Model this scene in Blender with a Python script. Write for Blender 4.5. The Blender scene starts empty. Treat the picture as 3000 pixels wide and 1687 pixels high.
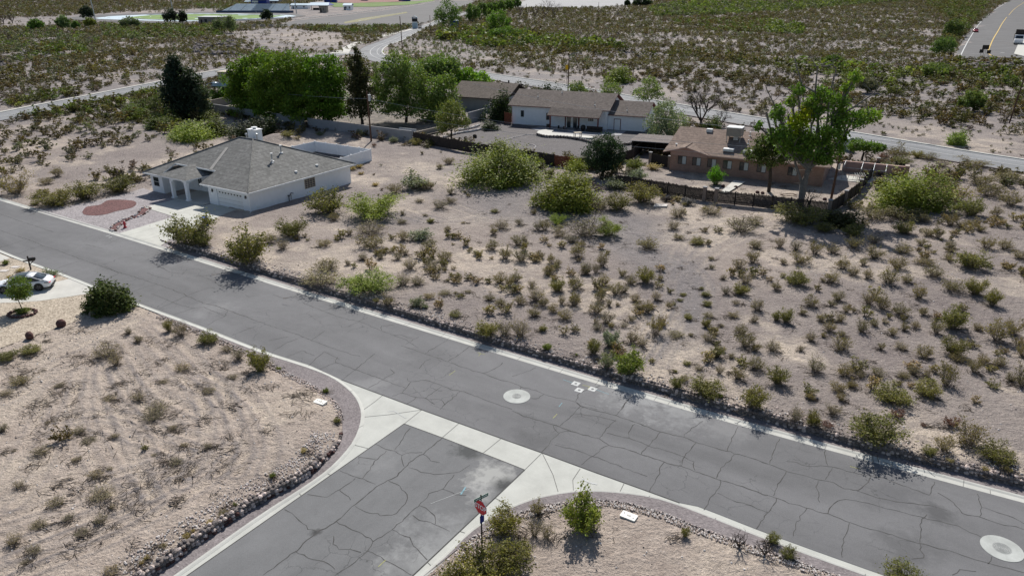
import bpy, bmesh, math, random
import numpy as np
from mathutils import Vector, Matrix
random.seed(7); RS = np.random.RandomState(11)
C = bpy.context.scene.collection
sc = bpy.context.scene
# ------------------------------------------------------------------ camera, world, sun, exposure
F_PX = 2120.0; PITCH = math.radians(22.5); CAM_H = 26.0
cd = bpy.data.cameras.new('camera'); cam = bpy.data.objects.new('camera', cd); C.objects.link(cam)
cam.location = (0, 0, CAM_H); cam.rotation_euler = (math.radians(90) - PITCH, 0, 0)
cd.sensor_width = 36; cd.lens = 36 * F_PX / 3000; cd.clip_end = 6000; cd.clip_start = .5
sc.camera = cam
SUN_EL = math.radians(42); SUN_AZ = math.radians(2)      # azimuth clockwise from +Y
w = bpy.data.worlds.new("World"); sc.world = w; w.use_nodes = True
nt = w.node_tree; nt.nodes.clear()
sky = nt.nodes.new('ShaderNodeTexSky'); sky.sky_type = 'NISHITA'; sky.sun_disc = False
sky.sun_elevation = SUN_EL; sky.sun_rotation = SUN_AZ
bg = nt.nodes.new('ShaderNodeBackground'); bg.inputs[1].default_value = .075
wo = nt.nodes.new('ShaderNodeOutputWorld')
nt.links.new(sky.outputs[0], bg.inputs[0]); nt.links.new(bg.outputs[0], wo.inputs[0])
sl = bpy.data.lights.new('sun', 'SUN'); sl.energy = 4.9; sl.angle = math.radians(.5); sl.color = (1, .955, .89)
so = bpy.data.objects.new('sun', sl); C.objects.link(so)
sv = Vector((math.sin(SUN_AZ) * math.cos(SUN_EL), math.cos(SUN_AZ) * math.cos(SUN_EL), math.sin(SUN_EL)))
so.rotation_euler = sv.to_track_quat('Z', 'Y').to_euler(); so.location = (0, 60, 120)
sc.view_settings.view_transform = 'Standard'; sc.view_settings.look = 'None'
sc.view_settings.exposure = 0.20; sc.view_settings.gamma = 1.0

# ------------------------------------------------------------------ noise and geometry maths
def _h(i, j, s):
    n = (i * 374761393 + j * 668265263 + s * 1442695041) & 0xffffffff
    n = ((n ^ (n >> 13)) * 1274126177) & 0xffffffff
    return ((n ^ (n >> 16)) & 0xffff) / 65535.0
def vnoise(x, y, s=0):
    x = np.asarray(x, float); y = np.asarray(y, float)
    xi = np.floor(x).astype(np.int64); yi = np.floor(y).astype(np.int64)
    fx = x - xi; fy = y - yi; fx = fx * fx * (3 - 2 * fx); fy = fy * fy * (3 - 2 * fy)
    return (_h(xi, yi, s) * (1 - fx) + _h(xi + 1, yi, s) * fx) * (1 - fy) + (_h(xi, yi + 1, s) * (1 - fx) + _h(xi + 1, yi + 1, s) * fx) * fy
def fbm(x, y, o=4, s=0):
    r = 0; a = .5; t = 0
    for k in range(o):
        r = r + a * vnoise(np.asarray(x) * 2 ** k + 17.3 * k, np.asarray(y) * 2 ** k + 5.1 * k, s + k); t += a; a *= .55
    return r / t
def sstep(a, b, x): t = np.clip((np.asarray(x, float) - a) / (b - a), 0, 1); return t * t * (3 - 2 * t)
def flat(px, py, z=0.0):
    u = (px - 1500) / F_PX; v = -(py - 843.5) / F_PX
    d = (u, math.cos(PITCH) + v * math.sin(PITCH), -math.sin(PITCH) + v * math.cos(PITCH))
    k = (CAM_H - z) / -d[2] if d[2] < -1e-4 else 3000
    return np.array([d[0] * k, d[1] * k])
HILL0 = 600.0; HILLK = .02
def hz(Y): d = max(Y - HILL0, 0.0); return HILLK * d * d / (d + 60)
def _f1(px, py):
    if py >= 62: return flat(px, py)
    u = (px - 1500) / F_PX; v = -(py - 843.5) / F_PX; d = (u, math.cos(PITCH) + v * math.sin(PITCH), -math.sin(PITCH) + v * math.cos(PITCH)); lo, hi = 100.0, 3000.0
    for _ in range(40):
        k = (lo + hi) / 2
        if CAM_H + d[2] * k > hz(d[1] * k): lo = k
        else: hi = k
    return np.array([d[0] * lo, d[1] * lo])
def FL(pts): return [_f1(*p[:2]) for p in pts]
def to_px(X, Y, Z):
    Z = Z - CAM_H; cp, sp = math.cos(PITCH), math.sin(PITCH)
    zc = Y * cp - Z * sp; yc = Y * sp + Z * cp
    return 1500 + F_PX * X / zc, 843.5 - F_PX * yc / zc, zc
_POL = {}
def inside(poly, X, Y):
    if np.size(X) == 1:
        P = np.array([tuple(p) for p in poly]); x, y = float(np.ravel(X)[0]), float(np.ravel(Y)[0]); a = P; b = np.roll(P, -1, 0); dy = b[:, 1] - a[:, 1]; dy[dy == 0] = 1e-12
        c = ((a[:, 1] > y) != (b[:, 1] > y)) & (x < (b[:, 0] - a[:, 0]) * (y - a[:, 1]) / dy + a[:, 0]); return np.full(np.shape(X), bool(c.sum() % 2))
    r = np.zeros(np.shape(X), bool); n = len(poly)
    for i in range(n):
        x1, y1 = poly[i]; x2, y2 = poly[(i + 1) % n]
        if y1 == y2: continue
        c = ((y1 > Y) != (y2 > Y)) & (X < (x2 - x1) * (Y - y1) / (y2 - y1) + x1)
        r ^= c
    return r
_SEG = {}
def pl_dist(poly, X, Y):
    if np.ndim(X) == 0 or np.size(X) == 1:
        k = id(poly)
        if k not in _SEG: P = np.array([tuple(p) for p in poly]); _SEG[k] = (poly, P[:-1], P[1:] - P[:-1], ((P[1:] - P[:-1]) ** 2).sum(1) + 1e-12)
        _, A, D, L = _SEG[k]; q = np.array([float(X), float(Y)]) - A; t = np.clip((q * D).sum(1) / L, 0, 1); return np.min(np.hypot(*(q - D * t[:, None]).T)) * np.ones(np.shape(X))
    best = np.full(np.shape(X), 1e9)
    for (a, b) in zip(poly[:-1], poly[1:]):
        dx, dy = b[0] - a[0], b[1] - a[1]; L = dx * dx + dy * dy + 1e-12
        t = np.clip(((X - a[0]) * dx + (Y - a[1]) * dy) / L, 0, 1)
        best = np.minimum(best, np.hypot(X - a[0] - t * dx, Y - a[1] - t * dy))
    return best
def offset_pl(poly, d):
    """offset an open polyline to its left by d"""
    P = [np.array(p, float) for p in poly]; out = []
    for i, p in enumerate(P):
        t = np.zeros(2)
        if i > 0: q = p - P[i - 1]; t += q / np.linalg.norm(q)
        if i < len(P) - 1: q = P[i + 1] - p; t += q / np.linalg.norm(q)
        t /= np.linalg.norm(t); out.append(p + d * np.array([-t[1], t[0]]))
    return out
def smooth_pl(poly, k=6):
    P = [np.array(p, float) for p in poly]; out = []
    for i in range(len(P) - 1):
        a = P[max(i - 1, 0)]; b = P[i]; c = P[i + 1]; d = P[min(i + 2, len(P) - 1)]
        for j in range(k):
            t = j / k
            out.append(.5 * ((2 * b) + (c - a) * t + (2 * a - 5 * b + 4 * c - d) * t * t + (3 * b - a - 3 * c + d) * t ** 3))
    out.append(P[-1]); return out
def resample(poly, step):
    P = np.array(poly); s = np.r_[0, np.cumsum(np.hypot(*np.diff(P, axis=0).T))]
    n = max(2, int(s[-1] / step) + 1); q = np.linspace(0, s[-1], n)
    return [np.array([np.interp(v, s, P[:, 0]), np.interp(v, s, P[:, 1])]) for v in q]

# ------------------------------------------------------------------ plan of the place (all in metres on the ground)
far_px = [(-700, 370), (-300, 489), (12, 584), (354, 686), (750, 809), (1125, 923), (1500, 1036), (1875, 1147), (2250, 1254), (3000, 1455), (3900, 1690)]
FAR = smooth_pl(FL(far_px), 4)                                        # outer edge of far gutter
near1_px = [(-700, 475), (-300, 618), (29, 752), (175, 806), (387, 890), (580, 962), (750, 1029), (895, 1076), (968, 1105), (1010, 1133), (1038, 1160), (1054, 1190), (1059, 1222), (1050, 1262), (1030, 1302), (995, 1344), (953, 1383), (880, 1434), (750, 1518), (511, 1687), (200, 1905)]
NEAR1 = smooth_pl(FL(near1_px), 3)
near2_px = [(1040, 1850), (1233, 1687), (1310, 1621), (1362, 1568), (1404, 1537), (1450, 1506), (1500, 1484), (1560, 1461), (1657, 1441), (1745, 1437), (1850, 1445), (1920, 1457), (1990, 1478), (2100, 1520), (2250, 1579), (2547, 1687), (3000, 1845)]
NEAR2 = smooth_pl(FL(near2_px), 3)
STREET = [tuple(p) for p in FAR] + [tuple(p) for p in reversed(NEAR2)] + [tuple(p) for p in reversed(NEAR1)]
wall_px = [(470, 706), (505, 719), (750, 797), (1125, 910), (1500, 1024), (1878, 1134), (2250, 1238), (2600, 1334), (3000, 1432), (3700, 1600)]
WALL = smooth_pl(FL(wall_px), 3)
lwall_px = [(1004, 1268), (1000, 1290), (978, 1328), (940, 1366), (895, 1405), (750, 1486), (600, 1585), (455, 1687), (200, 1860)]
LWALL = smooth_pl(FL(lwall_px), 3)
upper_px = [(1760, -12), (1560, 8), (1380, 36), (1245, 78), (1150, 118), (1098, 138), (1085, 158), (1120, 176), (1200, 193), (1300, 206), (1400, 220), (1500, 235), (1663, 261), (1849, 295), (2126, 344), (2465, 399), (2789, 455), (3000, 488), (3500, 570)]
UPPER = smooth_pl(FL(upper_px), 4)
left_px = [(-500, 430), (-250, 388), (0, 342), (145, 313), (291, 284), (400, 262), (480, 246), (640, 213), (800, 186), (960, 163), (1090, 152)]
LEFTR = smooth_pl(FL(left_px), 4)
right_poly = FL([(2795, 172), (2826, 111), (2856, 76), (2917, 26), (2957, 4), (3020, -12), (3300, -12), (3300, 186), (3000, 180)])
LOT = FL([(862, 62), (1010, 46), (1100, 35), (1200, 20), (1285, 4), (1400, 4), (1330, 34), (1290, 52), (1205, 78), (1080, 80), (960, 80), (800, 77)])
A_HW = -31.5; A_ST = -21.5; A_BR = -27.6
class Fr:
    def __init__(s, o, a): s.o = np.array(o, float); s.a = math.radians(a); s.c = math.cos(s.a); s.s = math.sin(s.a)
    def w(s, x, y): return np.array([s.o[0] + x * s.c - y * s.s, s.o[1] + x * s.s + y * s.c])
    def l(s, X, Y): X = X - s.o[0]; Y = Y - s.o[1]; return X * s.c + Y * s.s, -X * s.s + Y * s.c
HW = Fr(flat(737, 624), A_HW); ST = Fr(flat(1500, 363), A_ST); BR = Fr(flat(1961, 499), A_BR)
YARD = FL([(93, 613), (160, 610), (250, 596), (350, 572), (420, 552)]) + [HW.w(-21, 0), HW.w(1.2, 0), HW.w(1.2, -4), tuple(flat(560, 690)), tuple(flat(487, 728)), tuple(flat(354, 687))]
BEIGE = FL([(-300, 1120), (0, 1020), (110, 981), (209, 946), (271, 920), (330, 900), (392, 892), (279, 846), (175, 806), (29, 754), (-300, 620)])
SYARD = FL([(1325, 402), (1400, 374), (1480, 350)]) + [ST.w(-3, 12), ST.w(29, 12), ST.w(31, -6)] + FL([(1900, 425), (1835, 448), (1725, 472), (1640, 462), (1545, 448), (1410, 424)])
BYARD = [BR.w(-2, -12.6), BR.w(23.8, -13.3), BR.w(28, 17), BR.w(-2, 17)]
TREEYARD = FL([(598, 322), (893, 366), (1204, 408), (1330, 385), (1430, 300), (1350, 260), (1050, 240), (700, 240)])
FLATS = [STREET, YARD, BEIGE, SYARD, right_poly, LOT]
HILL0, HILLK = 600.0, .02
def gh(X, Y):
    X = np.asarray(X, float); Y = np.asarray(Y, float)
    d = np.maximum(Y - HILL0, 0); z = HILLK * d * d / (d + 60) + 0 * X
    dw = pl_dist(WALL, X, Y); wy = np.interp(X, [p[0] for p in WALL], [p[1] for p in WALL]); beh = (Y > wy) & (X > WALL[0][0] - 1)
    z = z + np.where(beh, .46 * sstep(.02, .3, dw) * np.exp(-(dw / 13) ** 2) * sstep(WALL[0][0], WALL[0][0] + 7, X), 0)
    dl = pl_dist(LWALL, X, Y); dn1 = pl_dist(NEAR1, X, Y)
    lot = inside([tuple(p) for p in NEAR1] + [(-200, 0), (-200, 200)], X, Y) & (Y < LWALL[0][1] + 8)
    z = z + np.where(lot & ~inside([tuple(p) for p in BEIGE], X, Y), .45 * sstep(.05, .35, dl) * np.exp(-(dl / 11) ** 2) * sstep(1.0, 3.2, dn1), 0)
    dr = np.minimum(np.minimum(pl_dist(UPPER, X, Y), pl_dist(LEFTR, X, Y)), pl_dist(FAR, X, Y))
    r = np.hypot(X, Y)
    hs = np.minimum(np.minimum(np.hypot(X + 35, Y - 100), np.hypot(X - 15, Y - 150)), np.hypot(X - 38, Y - 105))
    hs = np.minimum(hs, np.hypot(X + 45, Y - 160)); hs = np.minimum(hs, pl_dist(TRK, X, Y) * .18)
    m = sstep(8, 40, dr) * sstep(30, 70, hs)
    rel = (fbm(X / 38, Y / 38, 4, 3) - .5) * 5.0 * sstep(150, 330, r) * m * (1 - .6 * sstep(500, 800, r))
    micro = (fbm(X / 2.6, Y / 2.6, 4, 9) - .5) * .22 + (fbm(X / 11, Y / 11, 2, 19) - .5) * .35 * sstep(6, 14, dr)
    nf = np.ones(np.shape(X))
    for P in FLATS: nf = np.where(inside([tuple(p) for p in P], X, Y), 0, nf)
    nf = nf * sstep(1.2, 2.6, np.minimum(pl_dist(NEAR1, X, Y), np.minimum(pl_dist(NEAR2, X, Y), pl_dist(FAR, X, Y)))) * sstep(5.5, 8, np.minimum(pl_dist(UPPER, X, Y), pl_dist(LEFTR, X, Y)))
    z = z + (rel + micro) * nf
    for (bx, by, br, bz) in BUMPS: z = z + bz * np.exp(-((X - bx) ** 2 + (Y - by) ** 2) / (br * br))
    return z
TRK = FL([(200, 62), (850, 52)])
BUMPS = [(*flat(812, 412), 3.2, 1.3), (*flat(1160, 80), 14, 0)]
def G(px, py):
    if py < 62: p = _f1(px, py); return p[0], p[1], float(gh(p[0], p[1]))
    z = 0.0
    for _ in range(7): p = flat(px, py, z); z = float(gh(p[0], p[1]))
    return p[0], p[1], z
def depth(p): return p[1] * math.cos(PITCH) - (p[2] - CAM_H) * math.sin(PITCH)
def mpp(p): return depth(p) / F_PX                                    # metres per photo pixel at that place

# ------------------------------------------------------------------ materials
class N:
    def __init__(s, name):
        s.m = bpy.data.materials.new(name); s.m.use_nodes = True; s.t = s.m.node_tree; s.t.nodes.clear()
        s.o = s.t.nodes.new('ShaderNodeOutputMaterial'); s.b = s.n('ShaderNodeBsdfPrincipled'); s.L(s.b.outputs[0], s.o.inputs[0])
        s.b.inputs['Roughness'].default_value = .85; s.b.inputs['Specular IOR Level'].default_value = .25
    def n(s, t, **k):
        x = s.t.nodes.new(t)
        for a, v in k.items(): setattr(x, a, v)
        return x
    def L(s, a, b): s.t.links.new(a, b)
    def inp(s, node, i, v):
        if isinstance(v, bpy.types.NodeSocket): s.L(v, node.inputs[i])
        elif v is not None:
            q = node.inputs[i]
            q.default_value = (*v, 1) if (isinstance(v, tuple) and len(v) == 3 and q.type == 'RGBA') else v
    def math(s, op, a, b=None, c=None, clamp=False):
        x = s.n('ShaderNodeMath', operation=op); x.use_clamp = clamp; s.inp(x, 0, a); s.inp(x, 1, b); s.inp(x, 2, c); return x.outputs[0]
    def mix(s, f, a, b, mode='MIX'):
        x = s.n('ShaderNodeMix', data_type='RGBA', blend_type=mode); s.inp(x, 0, f); s.inp(x, 6, a); s.inp(x, 7, b); return x.outputs[2]
    def pos(s, ang=0, scale=(1, 1, 1)):
        g = s.n('ShaderNodeTexCoord'); mp = s.n('ShaderNodeMapping'); s.L(g.outputs['Object'], mp.inputs[0])
        mp.inputs['Rotation'].default_value = (0, 0, -math.radians(ang)); mp.inputs['Scale'].default_value = scale; return mp.outputs[0]
    def noise(s, vec, scale, det=4, rough=.6, dist=0):
        x = s.n('ShaderNodeTexNoise'); s.L(vec, x.inputs['Vector']); x.inputs['Scale'].default_value = scale
        x.inputs['Detail'].default_value = det; x.inputs['Roughness'].default_value = rough; x.inputs['Distortion'].default_value = dist; return x
    def ramp(s, v, lo, hi, a=0.0, b=1.0):
        x = s.n('ShaderNodeMapRange'); s.inp(x, 0, v); x.inputs[1].default_value = lo; x.inputs[2].default_value = hi
        x.inputs[3].default_value = a; x.inputs[4].default_value = b; return x.outputs[0]
    def sep(s, v): x = s.n('ShaderNodeSeparateXYZ'); s.L(v, x.inputs[0]); return x.outputs
    def comb(s, a, b, c=0.0): x = s.n('ShaderNodeCombineXYZ'); s.inp(x, 0, a); s.inp(x, 1, b); s.inp(x, 2, c); return x.outputs[0]
    def col(s, c): s.inp(s.b, 'Base Color', c)
    def bump(s, h, dist=.02, st=1.0):
        x = s.n('ShaderNodeBump'); s.L(h, x.inputs['Height']); x.inputs['Distance'].default_value = dist; x.inputs['Strength'].default_value = st; s.L(x.outputs[0], s.b.inputs['Normal'])
def simple(name, c, rough=.8, var=.18, scale=3.0, metal=0, bump=0, spec=.3, fine=None):
    q = N(name); P = q.pos(); n1 = q.noise(P, scale, 5, .65); a = q.ramp(n1.outputs[0], .3, .7, 1 - var, 1 + var)
    mc = q.n('ShaderNodeMix', data_type='RGBA', blend_type='MULTIPLY'); mc.inputs[0].default_value = 1; mc.inputs[6].default_value = (*c, 1); q.L(q.comb(a, a, a), mc.inputs[7])
    q.col(mc.outputs[2]); q.b.inputs['Roughness'].default_value = rough; q.b.inputs['Metallic'].default_value = metal; q.b.inputs['Specular IOR Level'].default_value = spec
    if bump: q.bump(q.noise(P, fine or scale * 6, 3).outputs[0], bump)
    return q.m
def gray(q, f): return q.comb(f, f, f)
def mul(q, c, f): return q.mix(1.0, c, gray(q, f), 'MULTIPLY')

def gravel_mat(name, c1, c2, vor=9.0, big=.35, bump=.03):
    q = N(name); P = q.pos()
    v = q.n('ShaderNodeTexVoronoi'); q.L(P, v.inputs['Vector']); v.inputs['Scale'].default_value = vor
    s = q.sep(v.outputs['Color'])
    b = q.noise(P, big, 4).outputs[0]
    f = q.math('MULTIPLY', s[0], 1.0)
    c = q.mix(f, c1, c2); f2 = q.math('MULTIPLY', q.ramp(b, .3, .7, .86, 1.12), q.ramp(q.noise(P, 3.5, 3).outputs[0], .3, .7, .88, 1.1))
    q.col(mul(q, c, f2)); q.bump(v.outputs['Distance'], bump); return q.m

def ground_mat():
    q = N('desert_ground'); P = q.pos()
    at = q.n('ShaderNodeVertexColor', layer_name='zone'); s = q.sep(at.outputs[0])     # R pale caliche, G pink disturbed soil, B smooth grey tracks
    fine = q.noise(P, 7, 6, .75).outputs[0]; mid = q.noise(P, .9, 6, .7).outputs[0]; big = q.noise(P, .11, 5, .65).outputs[0]
    base = q.mix(q.ramp(mid, .32, .68), (.212, .181, .174), (.315, .272, .250))
    base = q.mix(q.math('MULTIPLY', q.ramp(big, .4, .62), .45, clamp=True), base, (.40, .35, .315))
    pk = q.mix(q.ramp(mid, .3, .7), (.40, .33, .28), (.56, .475, .405)); base = q.mix(s[1], base, pk)
    pe = q.math('MULTIPLY', s[0], q.ramp(q.noise(P, .55, 6, .75, .6).outputs[0], .34, .6), clamp=True)
    base = q.mix(pe, base, q.mix(q.ramp(fine, .3, .7), (.52, .44, .355), (.64, .55, .46)))
    base = q.mix(s[2], base, q.mix(q.ramp(mid, .3, .7), (.205, .188, .186), (.285, .26, .255)))
    v = q.n('ShaderNodeTexVoronoi'); q.L(P, v.inputs['Vector']); v.inputs['Scale'].default_value = 5.5; sv_ = q.sep(v.outputs['Color'])
    peb = q.math('MULTIPLY', q.math('LESS_THAN', v.outputs['Distance'], .26), q.math('GREATER_THAN', sv_[0], .78))
    stone = q.mix(sv_[1], (.16, .13, .125), (.62, .55, .5))
    base = q.mix(q.math('MULTIPLY', peb, q.math('SUBTRACT', .8, q.math('MULTIPLY', s[2], .6))), base, stone)
    dark = q.ramp(q.noise(P, 2.4, 7, .85, 1.5).outputs[0], .53, .68)      # dry twig litter
    base = q.mix(q.math('MULTIPLY', dark, .5, clamp=True), base, (.13, .11, .10))
    q.col(mul(q, base, q.ramp(fine, .25, .75, .66, 1.3)))
    h = q.math('ADD', fine, q.math('MULTIPLY', q.noise(P, 2.6, 4).outputs[0], 1.4)); q.bump(h, .16)
    q.b.inputs['Roughness'].default_value = .95; q.b.inputs['Specular IOR Level'].default_value = .1
    return q.m

STAIN = {'x': [(1440, 1392, 1.7, .75, (.42, .42, .40)), (1418, 1440, 1.2, .55, (.38, .38, .37)), (1475, 1425, .9, .85, (.045, .047, .048)), (1372, 1318, 1.1, .75, (.055, .058, .058)), (1290, 1590, 2.6, .5, (.32, .325, .325)), (1210, 1660, 2.0, .45, (.32, .325, .32)), (925, 1560, .35, .9, (.05, .05, .05)), (1100, 1330, 2.2, .25, (.3, .3, .3))],
         'm': [(1870, 1165, 2.6, .55, (.34, .345, .345)), (1990, 1205, 2.4, .5, (.33, .335, .335)), (1760, 1130, 1.6, .4, (.3, .3, .3)), (2120, 1250, 2.0, .35, (.3, .3, .3)), (620, 905, 2.2, .35, (.3, .3, .3)), (1090, 1130, 1.6, .35, (.3, .3, .3)), (2750, 1505, 1.0, .6, (.07, .07, .072)), (2620, 1450, 2.2, .4, (.10, .10, .105)), (1560, 1290, 1.6, .4, (.09, .09, .092)), (1250, 1050, 2.4, .3, (.10, .10, .103)), (2650, 1610, 2.0, .45, (.08, .08, .082))]}
def asphalt_mat(name, ang, c=(.150, .150, .154), crack=1.0, seams=(3.3, 6.9), origin=(0, 0), scale=1.0, stains=''):
    q = N(name); P0 = q.pos()
    vs = q.n('ShaderNodeVectorMath', operation='SUBTRACT'); q.L(P0, vs.inputs[0]); vs.inputs[1].default_value = (*origin, 0)
    mp = q.n('ShaderNodeMapping'); q.L(vs.outputs[0], mp.inputs[0]); mp.inputs['Rotation'].default_value = (0, 0, -math.radians(ang)); P = mp.outputs[0]
    xyz = q.sep(P)
    dn = q.noise(P, .55, 5, .6); dn2 = q.noise(P, 3.0, 4, .6)
    off = q.sep(dn.outputs['Color']); off2 = q.sep(dn2.outputs['Color'])
    u = q.math('ADD', q.math('ADD', xyz[0], q.math('MULTIPLY', q.math('SUBTRACT', off[0], .5), 2.2)), q.math('MULTIPLY', off2[0], .13))
    v = q.math('ADD', q.math('ADD', xyz[1], q.math('MULTIPLY', q.math('SUBTRACT', off[1], .5), 1.5)), q.math('MULTIPLY', off2[1], .13))
    vec = q.comb(q.math('DIVIDE', u, 5.2 * scale), q.math('DIVIDE', v, 3.4 * scale))
    vo = q.n('ShaderNodeTexVoronoi', feature='DISTANCE_TO_EDGE', voronoi_dimensions='2D'); q.L(vec, vo.inputs['Vector']); vo.inputs['Scale'].default_value = 1; vo.inputs['Randomness'].default_value = .8
    wv = q.ramp(q.noise(P, .35, 2).outputs[0], .35, .65, .5, 1.0)
    c1 = q.math('MULTIPLY', q.ramp(vo.outputs['Distance'], .0035, .0115, 1, 0), wv, clamp=True)
    vec2 = q.comb(q.math('DIVIDE', u, 1.7), q.math('DIVIDE', v, 1.4))
    vo2 = q.n('ShaderNodeTexVoronoi', feature='DISTANCE_TO_EDGE', voronoi_dimensions='2D'); q.L(vec2, vo2.inputs['Vector']); vo2.inputs['Scale'].default_value = 1
    c2 = q.math('MULTIPLY', q.ramp(vo2.outputs['Distance'], .006, .022, .5, 0), q.ramp(q.noise(P, .17, 3).outputs[0], .52, .62), clamp=True)
    cr = q.math('MAXIMUM', c1, c2) if crack < .9 else c2
    for sv0 in seams:
        d = q.math('ABSOLUTE', q.math('SUBTRACT', q.math('ADD', xyz[1], q.math('ADD', q.math('MULTIPLY', q.math('SUBTRACT', off[2], .5), .7), q.math('MULTIPLY', off2[2], .12))), sv0))
        cr = q.math('MAXIMUM', cr, q.math('MULTIPLY', q.ramp(d, .012, .045, 1, 0), q.ramp(q.noise(P, .12, 2).outputs[0], .38, .5, .25, 1.0)))
    blot = q.noise(q.comb(q.math('MULTIPLY', xyz[0], .05), q.math('MULTIPLY', xyz[1], .22)), 1.0, 4, .6, .5).outputs[0]
    f = q.math('MULTIPLY', q.ramp(blot, .3, .72, .86, 1.28), q.ramp(q.noise(P, 30, 3, .7).outputs[0], .25, .75, .8, 1.2))
    f = q.math('MULTIPLY', f, q.ramp(q.noise(P, .8, 5, .7).outputs[0], .25, .75, .92, 1.08))
    base = mul(q, c, f)
    for (sx, sy, sr, st_, sc_) in STAIN.get(stains, []):
        w0 = flat(sx, sy); dv = q.n('ShaderNodeVectorMath', operation='DISTANCE'); q.L(q.n('ShaderNodeTexCoord').outputs['Object'], dv.inputs[0]); dv.inputs[1].default_value = (*w0, .012)
        wob = q.math('ADD', dv.outputs['Value'], q.math('MULTIPLY', q.math('SUBTRACT', dn.outputs[0], .5), sr * 2.6)); wob = q.math('ADD', wob, q.math('MULTIPLY', q.math('SUBTRACT', dn2.outputs[0], .5), sr * 1.2))
        base = q.mix(q.math('MULTIPLY', q.ramp(wob, sr * .25, sr, 1, 0), st_, clamp=True), base, sc_)
    base = q.mix(q.math('MULTIPLY', cr, .85 * crack, clamp=True), base, (.035, .035, .036))
    q.col(base); q.b.inputs['Roughness'].default_value = .9; q.b.inputs['Specular IOR Level'].default_value = .2
    q.bump(q.noise(P, 45, 2).outputs[0], .01); return q.m

def concrete_mat(name, c, ang=0, joint=0, jw=.03, var=.1):
    q = N(name); P = q.pos(ang); f = q.math('MULTIPLY', q.ramp(q.noise(P, .7, 5, .65).outputs[0], .3, .7, 1 - var, 1 + var), q.ramp(q.noise(P, 14, 4, .7).outputs[0], .25, .75, .93, 1.06))
    b = mul(q, c, f)
    if joint:
        x = q.sep(P)[0]; m = q.math('PINGPONG', x, joint / 2); l = q.math('LESS_THAN', m, jw); b = q.mix(q.math('MULTIPLY', l, .7), b, (.16, .155, .15))
    st = q.ramp(q.noise(P, 2.1, 5, .8).outputs[0], .6, .75); b = q.mix(q.math('MULTIPLY', st, .25, clamp=True), b, tuple(v * .55 for v in c))
    q.col(b); q.b.inputs['Roughness'].default_value = .85; return q.m

def shingle_mat(name, c, row=.28):
    q = N(name); P = q.pos(); g = q.n('ShaderNodeNewGeometry')
    z = q.sep(P)[2]; m = q.math('PINGPONG', z, row / 2)
    br = q.n('ShaderNodeTexVoronoi'); br.inputs['Scale'].default_value = 3.2; q.L(P, br.inputs['Vector']); s = q.sep(br.outputs['Color'])
    f = q.math('MULTIPLY', q.ramp(s[0], 0, 1, .8, 1.2), q.ramp(q.noise(P, .4, 4).outputs[0], .3, .7, .9, 1.1))
    b = mul(q, c, f); b = q.mix(q.math('MULTIPLY', q.math('LESS_THAN', m, .022), .3), b, tuple(v * .4 for v in c))
    q.col(b); q.b.inputs['Roughness'].default_value = .95; q.b.inputs['Specular IOR Level'].default_value = .12; q.bump(q.noise(P, 18, 3).outputs[0], .02); return q.m

def brick_mat():
    q = N('brick_wall_surface'); P = q.pos(); s = q.sep(P)
    b = q.n('ShaderNodeTexBrick'); q.L(q.comb(q.math('ADD', s[0], s[1]), s[2]), b.inputs['Vector']); b.inputs['Scale'].default_value = 1.0
    b.inputs['Color1'].default_value = (.27, .145, .105, 1); b.inputs['Color2'].default_value = (.38, .215, .16, 1); b.inputs['Mortar'].default_value = (.36, .30, .26, 1)
    b.inputs['Mortar Size'].default_value = .012; b.inputs['Brick Width'].default_value = .3; b.inputs['Row Height'].default_value = .1
    q.col(mul(q, b.outputs[0], q.ramp(q.noise(P, .9, 4).outputs[0], .3, .7, .85, 1.15))); return q.m

def leaf_mat(name, src):
    q = N(name); t = q.n('ShaderNodeVertexColor', layer_name='tint')
    if src == 'object': oi = q.n('ShaderNodeObjectInfo'); c = q.mix(1.0, oi.outputs['Color'], t.outputs[0], 'MULTIPLY')
    else: c = t.outputs[0]
    q.col(c); q.b.inputs['Roughness'].default_value = .65; q.b.inputs['Specular IOR Level'].default_value = .2
    tr = q.n('ShaderNodeBsdfTranslucent'); q.L(q.mix(1.0, c, (1.25, 1.3, .7), 'MULTIPLY'), tr.inputs[0])
    ms = q.n('ShaderNodeMixShader'); ms.inputs[0].default_value = .3; q.L(q.b.outputs[0], ms.inputs[1]); q.L(tr.outputs[0], ms.inputs[2]); q.L(ms.outputs[0], q.o.inputs[0])
    return q.m

M = {}
M['ground'] = ground_mat()
M['asphalt'] = asphalt_mat('street_asphalt', -32.3, origin=tuple(FAR[12]), seams=(), stains='m')
M['asphalt_x'] = asphalt_mat('side_street_asphalt', 56.8, origin=tuple(flat(1360, 1530)), seams=(), c=(.158, .160, .163), stains='x')
M['asphalt_far'] = asphalt_mat('road_asphalt', -40, c=(.205, .21, .218), crack=.35, seams=(), scale=2)
M['asphalt_lot'] = asphalt_mat('parking_asphalt', 10, c=(.125, .123, .124), crack=.3, seams=(), scale=3)
M['conc'] = concrete_mat('pale_concrete', (.50, .50, .465), -32.3, 3.66, .025)
M['conc_apron'] = concrete_mat('apron_concrete', (.475, .48, .445), -32.3)
M['conc_plain'] = concrete_mat('plain_concrete', (.52, .51, .47), 20)
M['joint'] = simple('expansion_joint', (.13, .13, .125))
M['drive'] = concrete_mat('driveway_concrete', (.50, .50, .455), A_HW, 3.0, .02)
M['grey_gravel'] = gravel_mat('grey_purple_gravel', (.21, .19, .195), (.40, .37, .375), 9)
M['red_gravel'] = gravel_mat('red_lava_gravel', (.075, .036, .038), (.20, .095, .09), 9)
M['beige_gravel'] = gravel_mat('beige_pea_gravel', (.27, .222, .17), (.54, .465, .37), 8)
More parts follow.
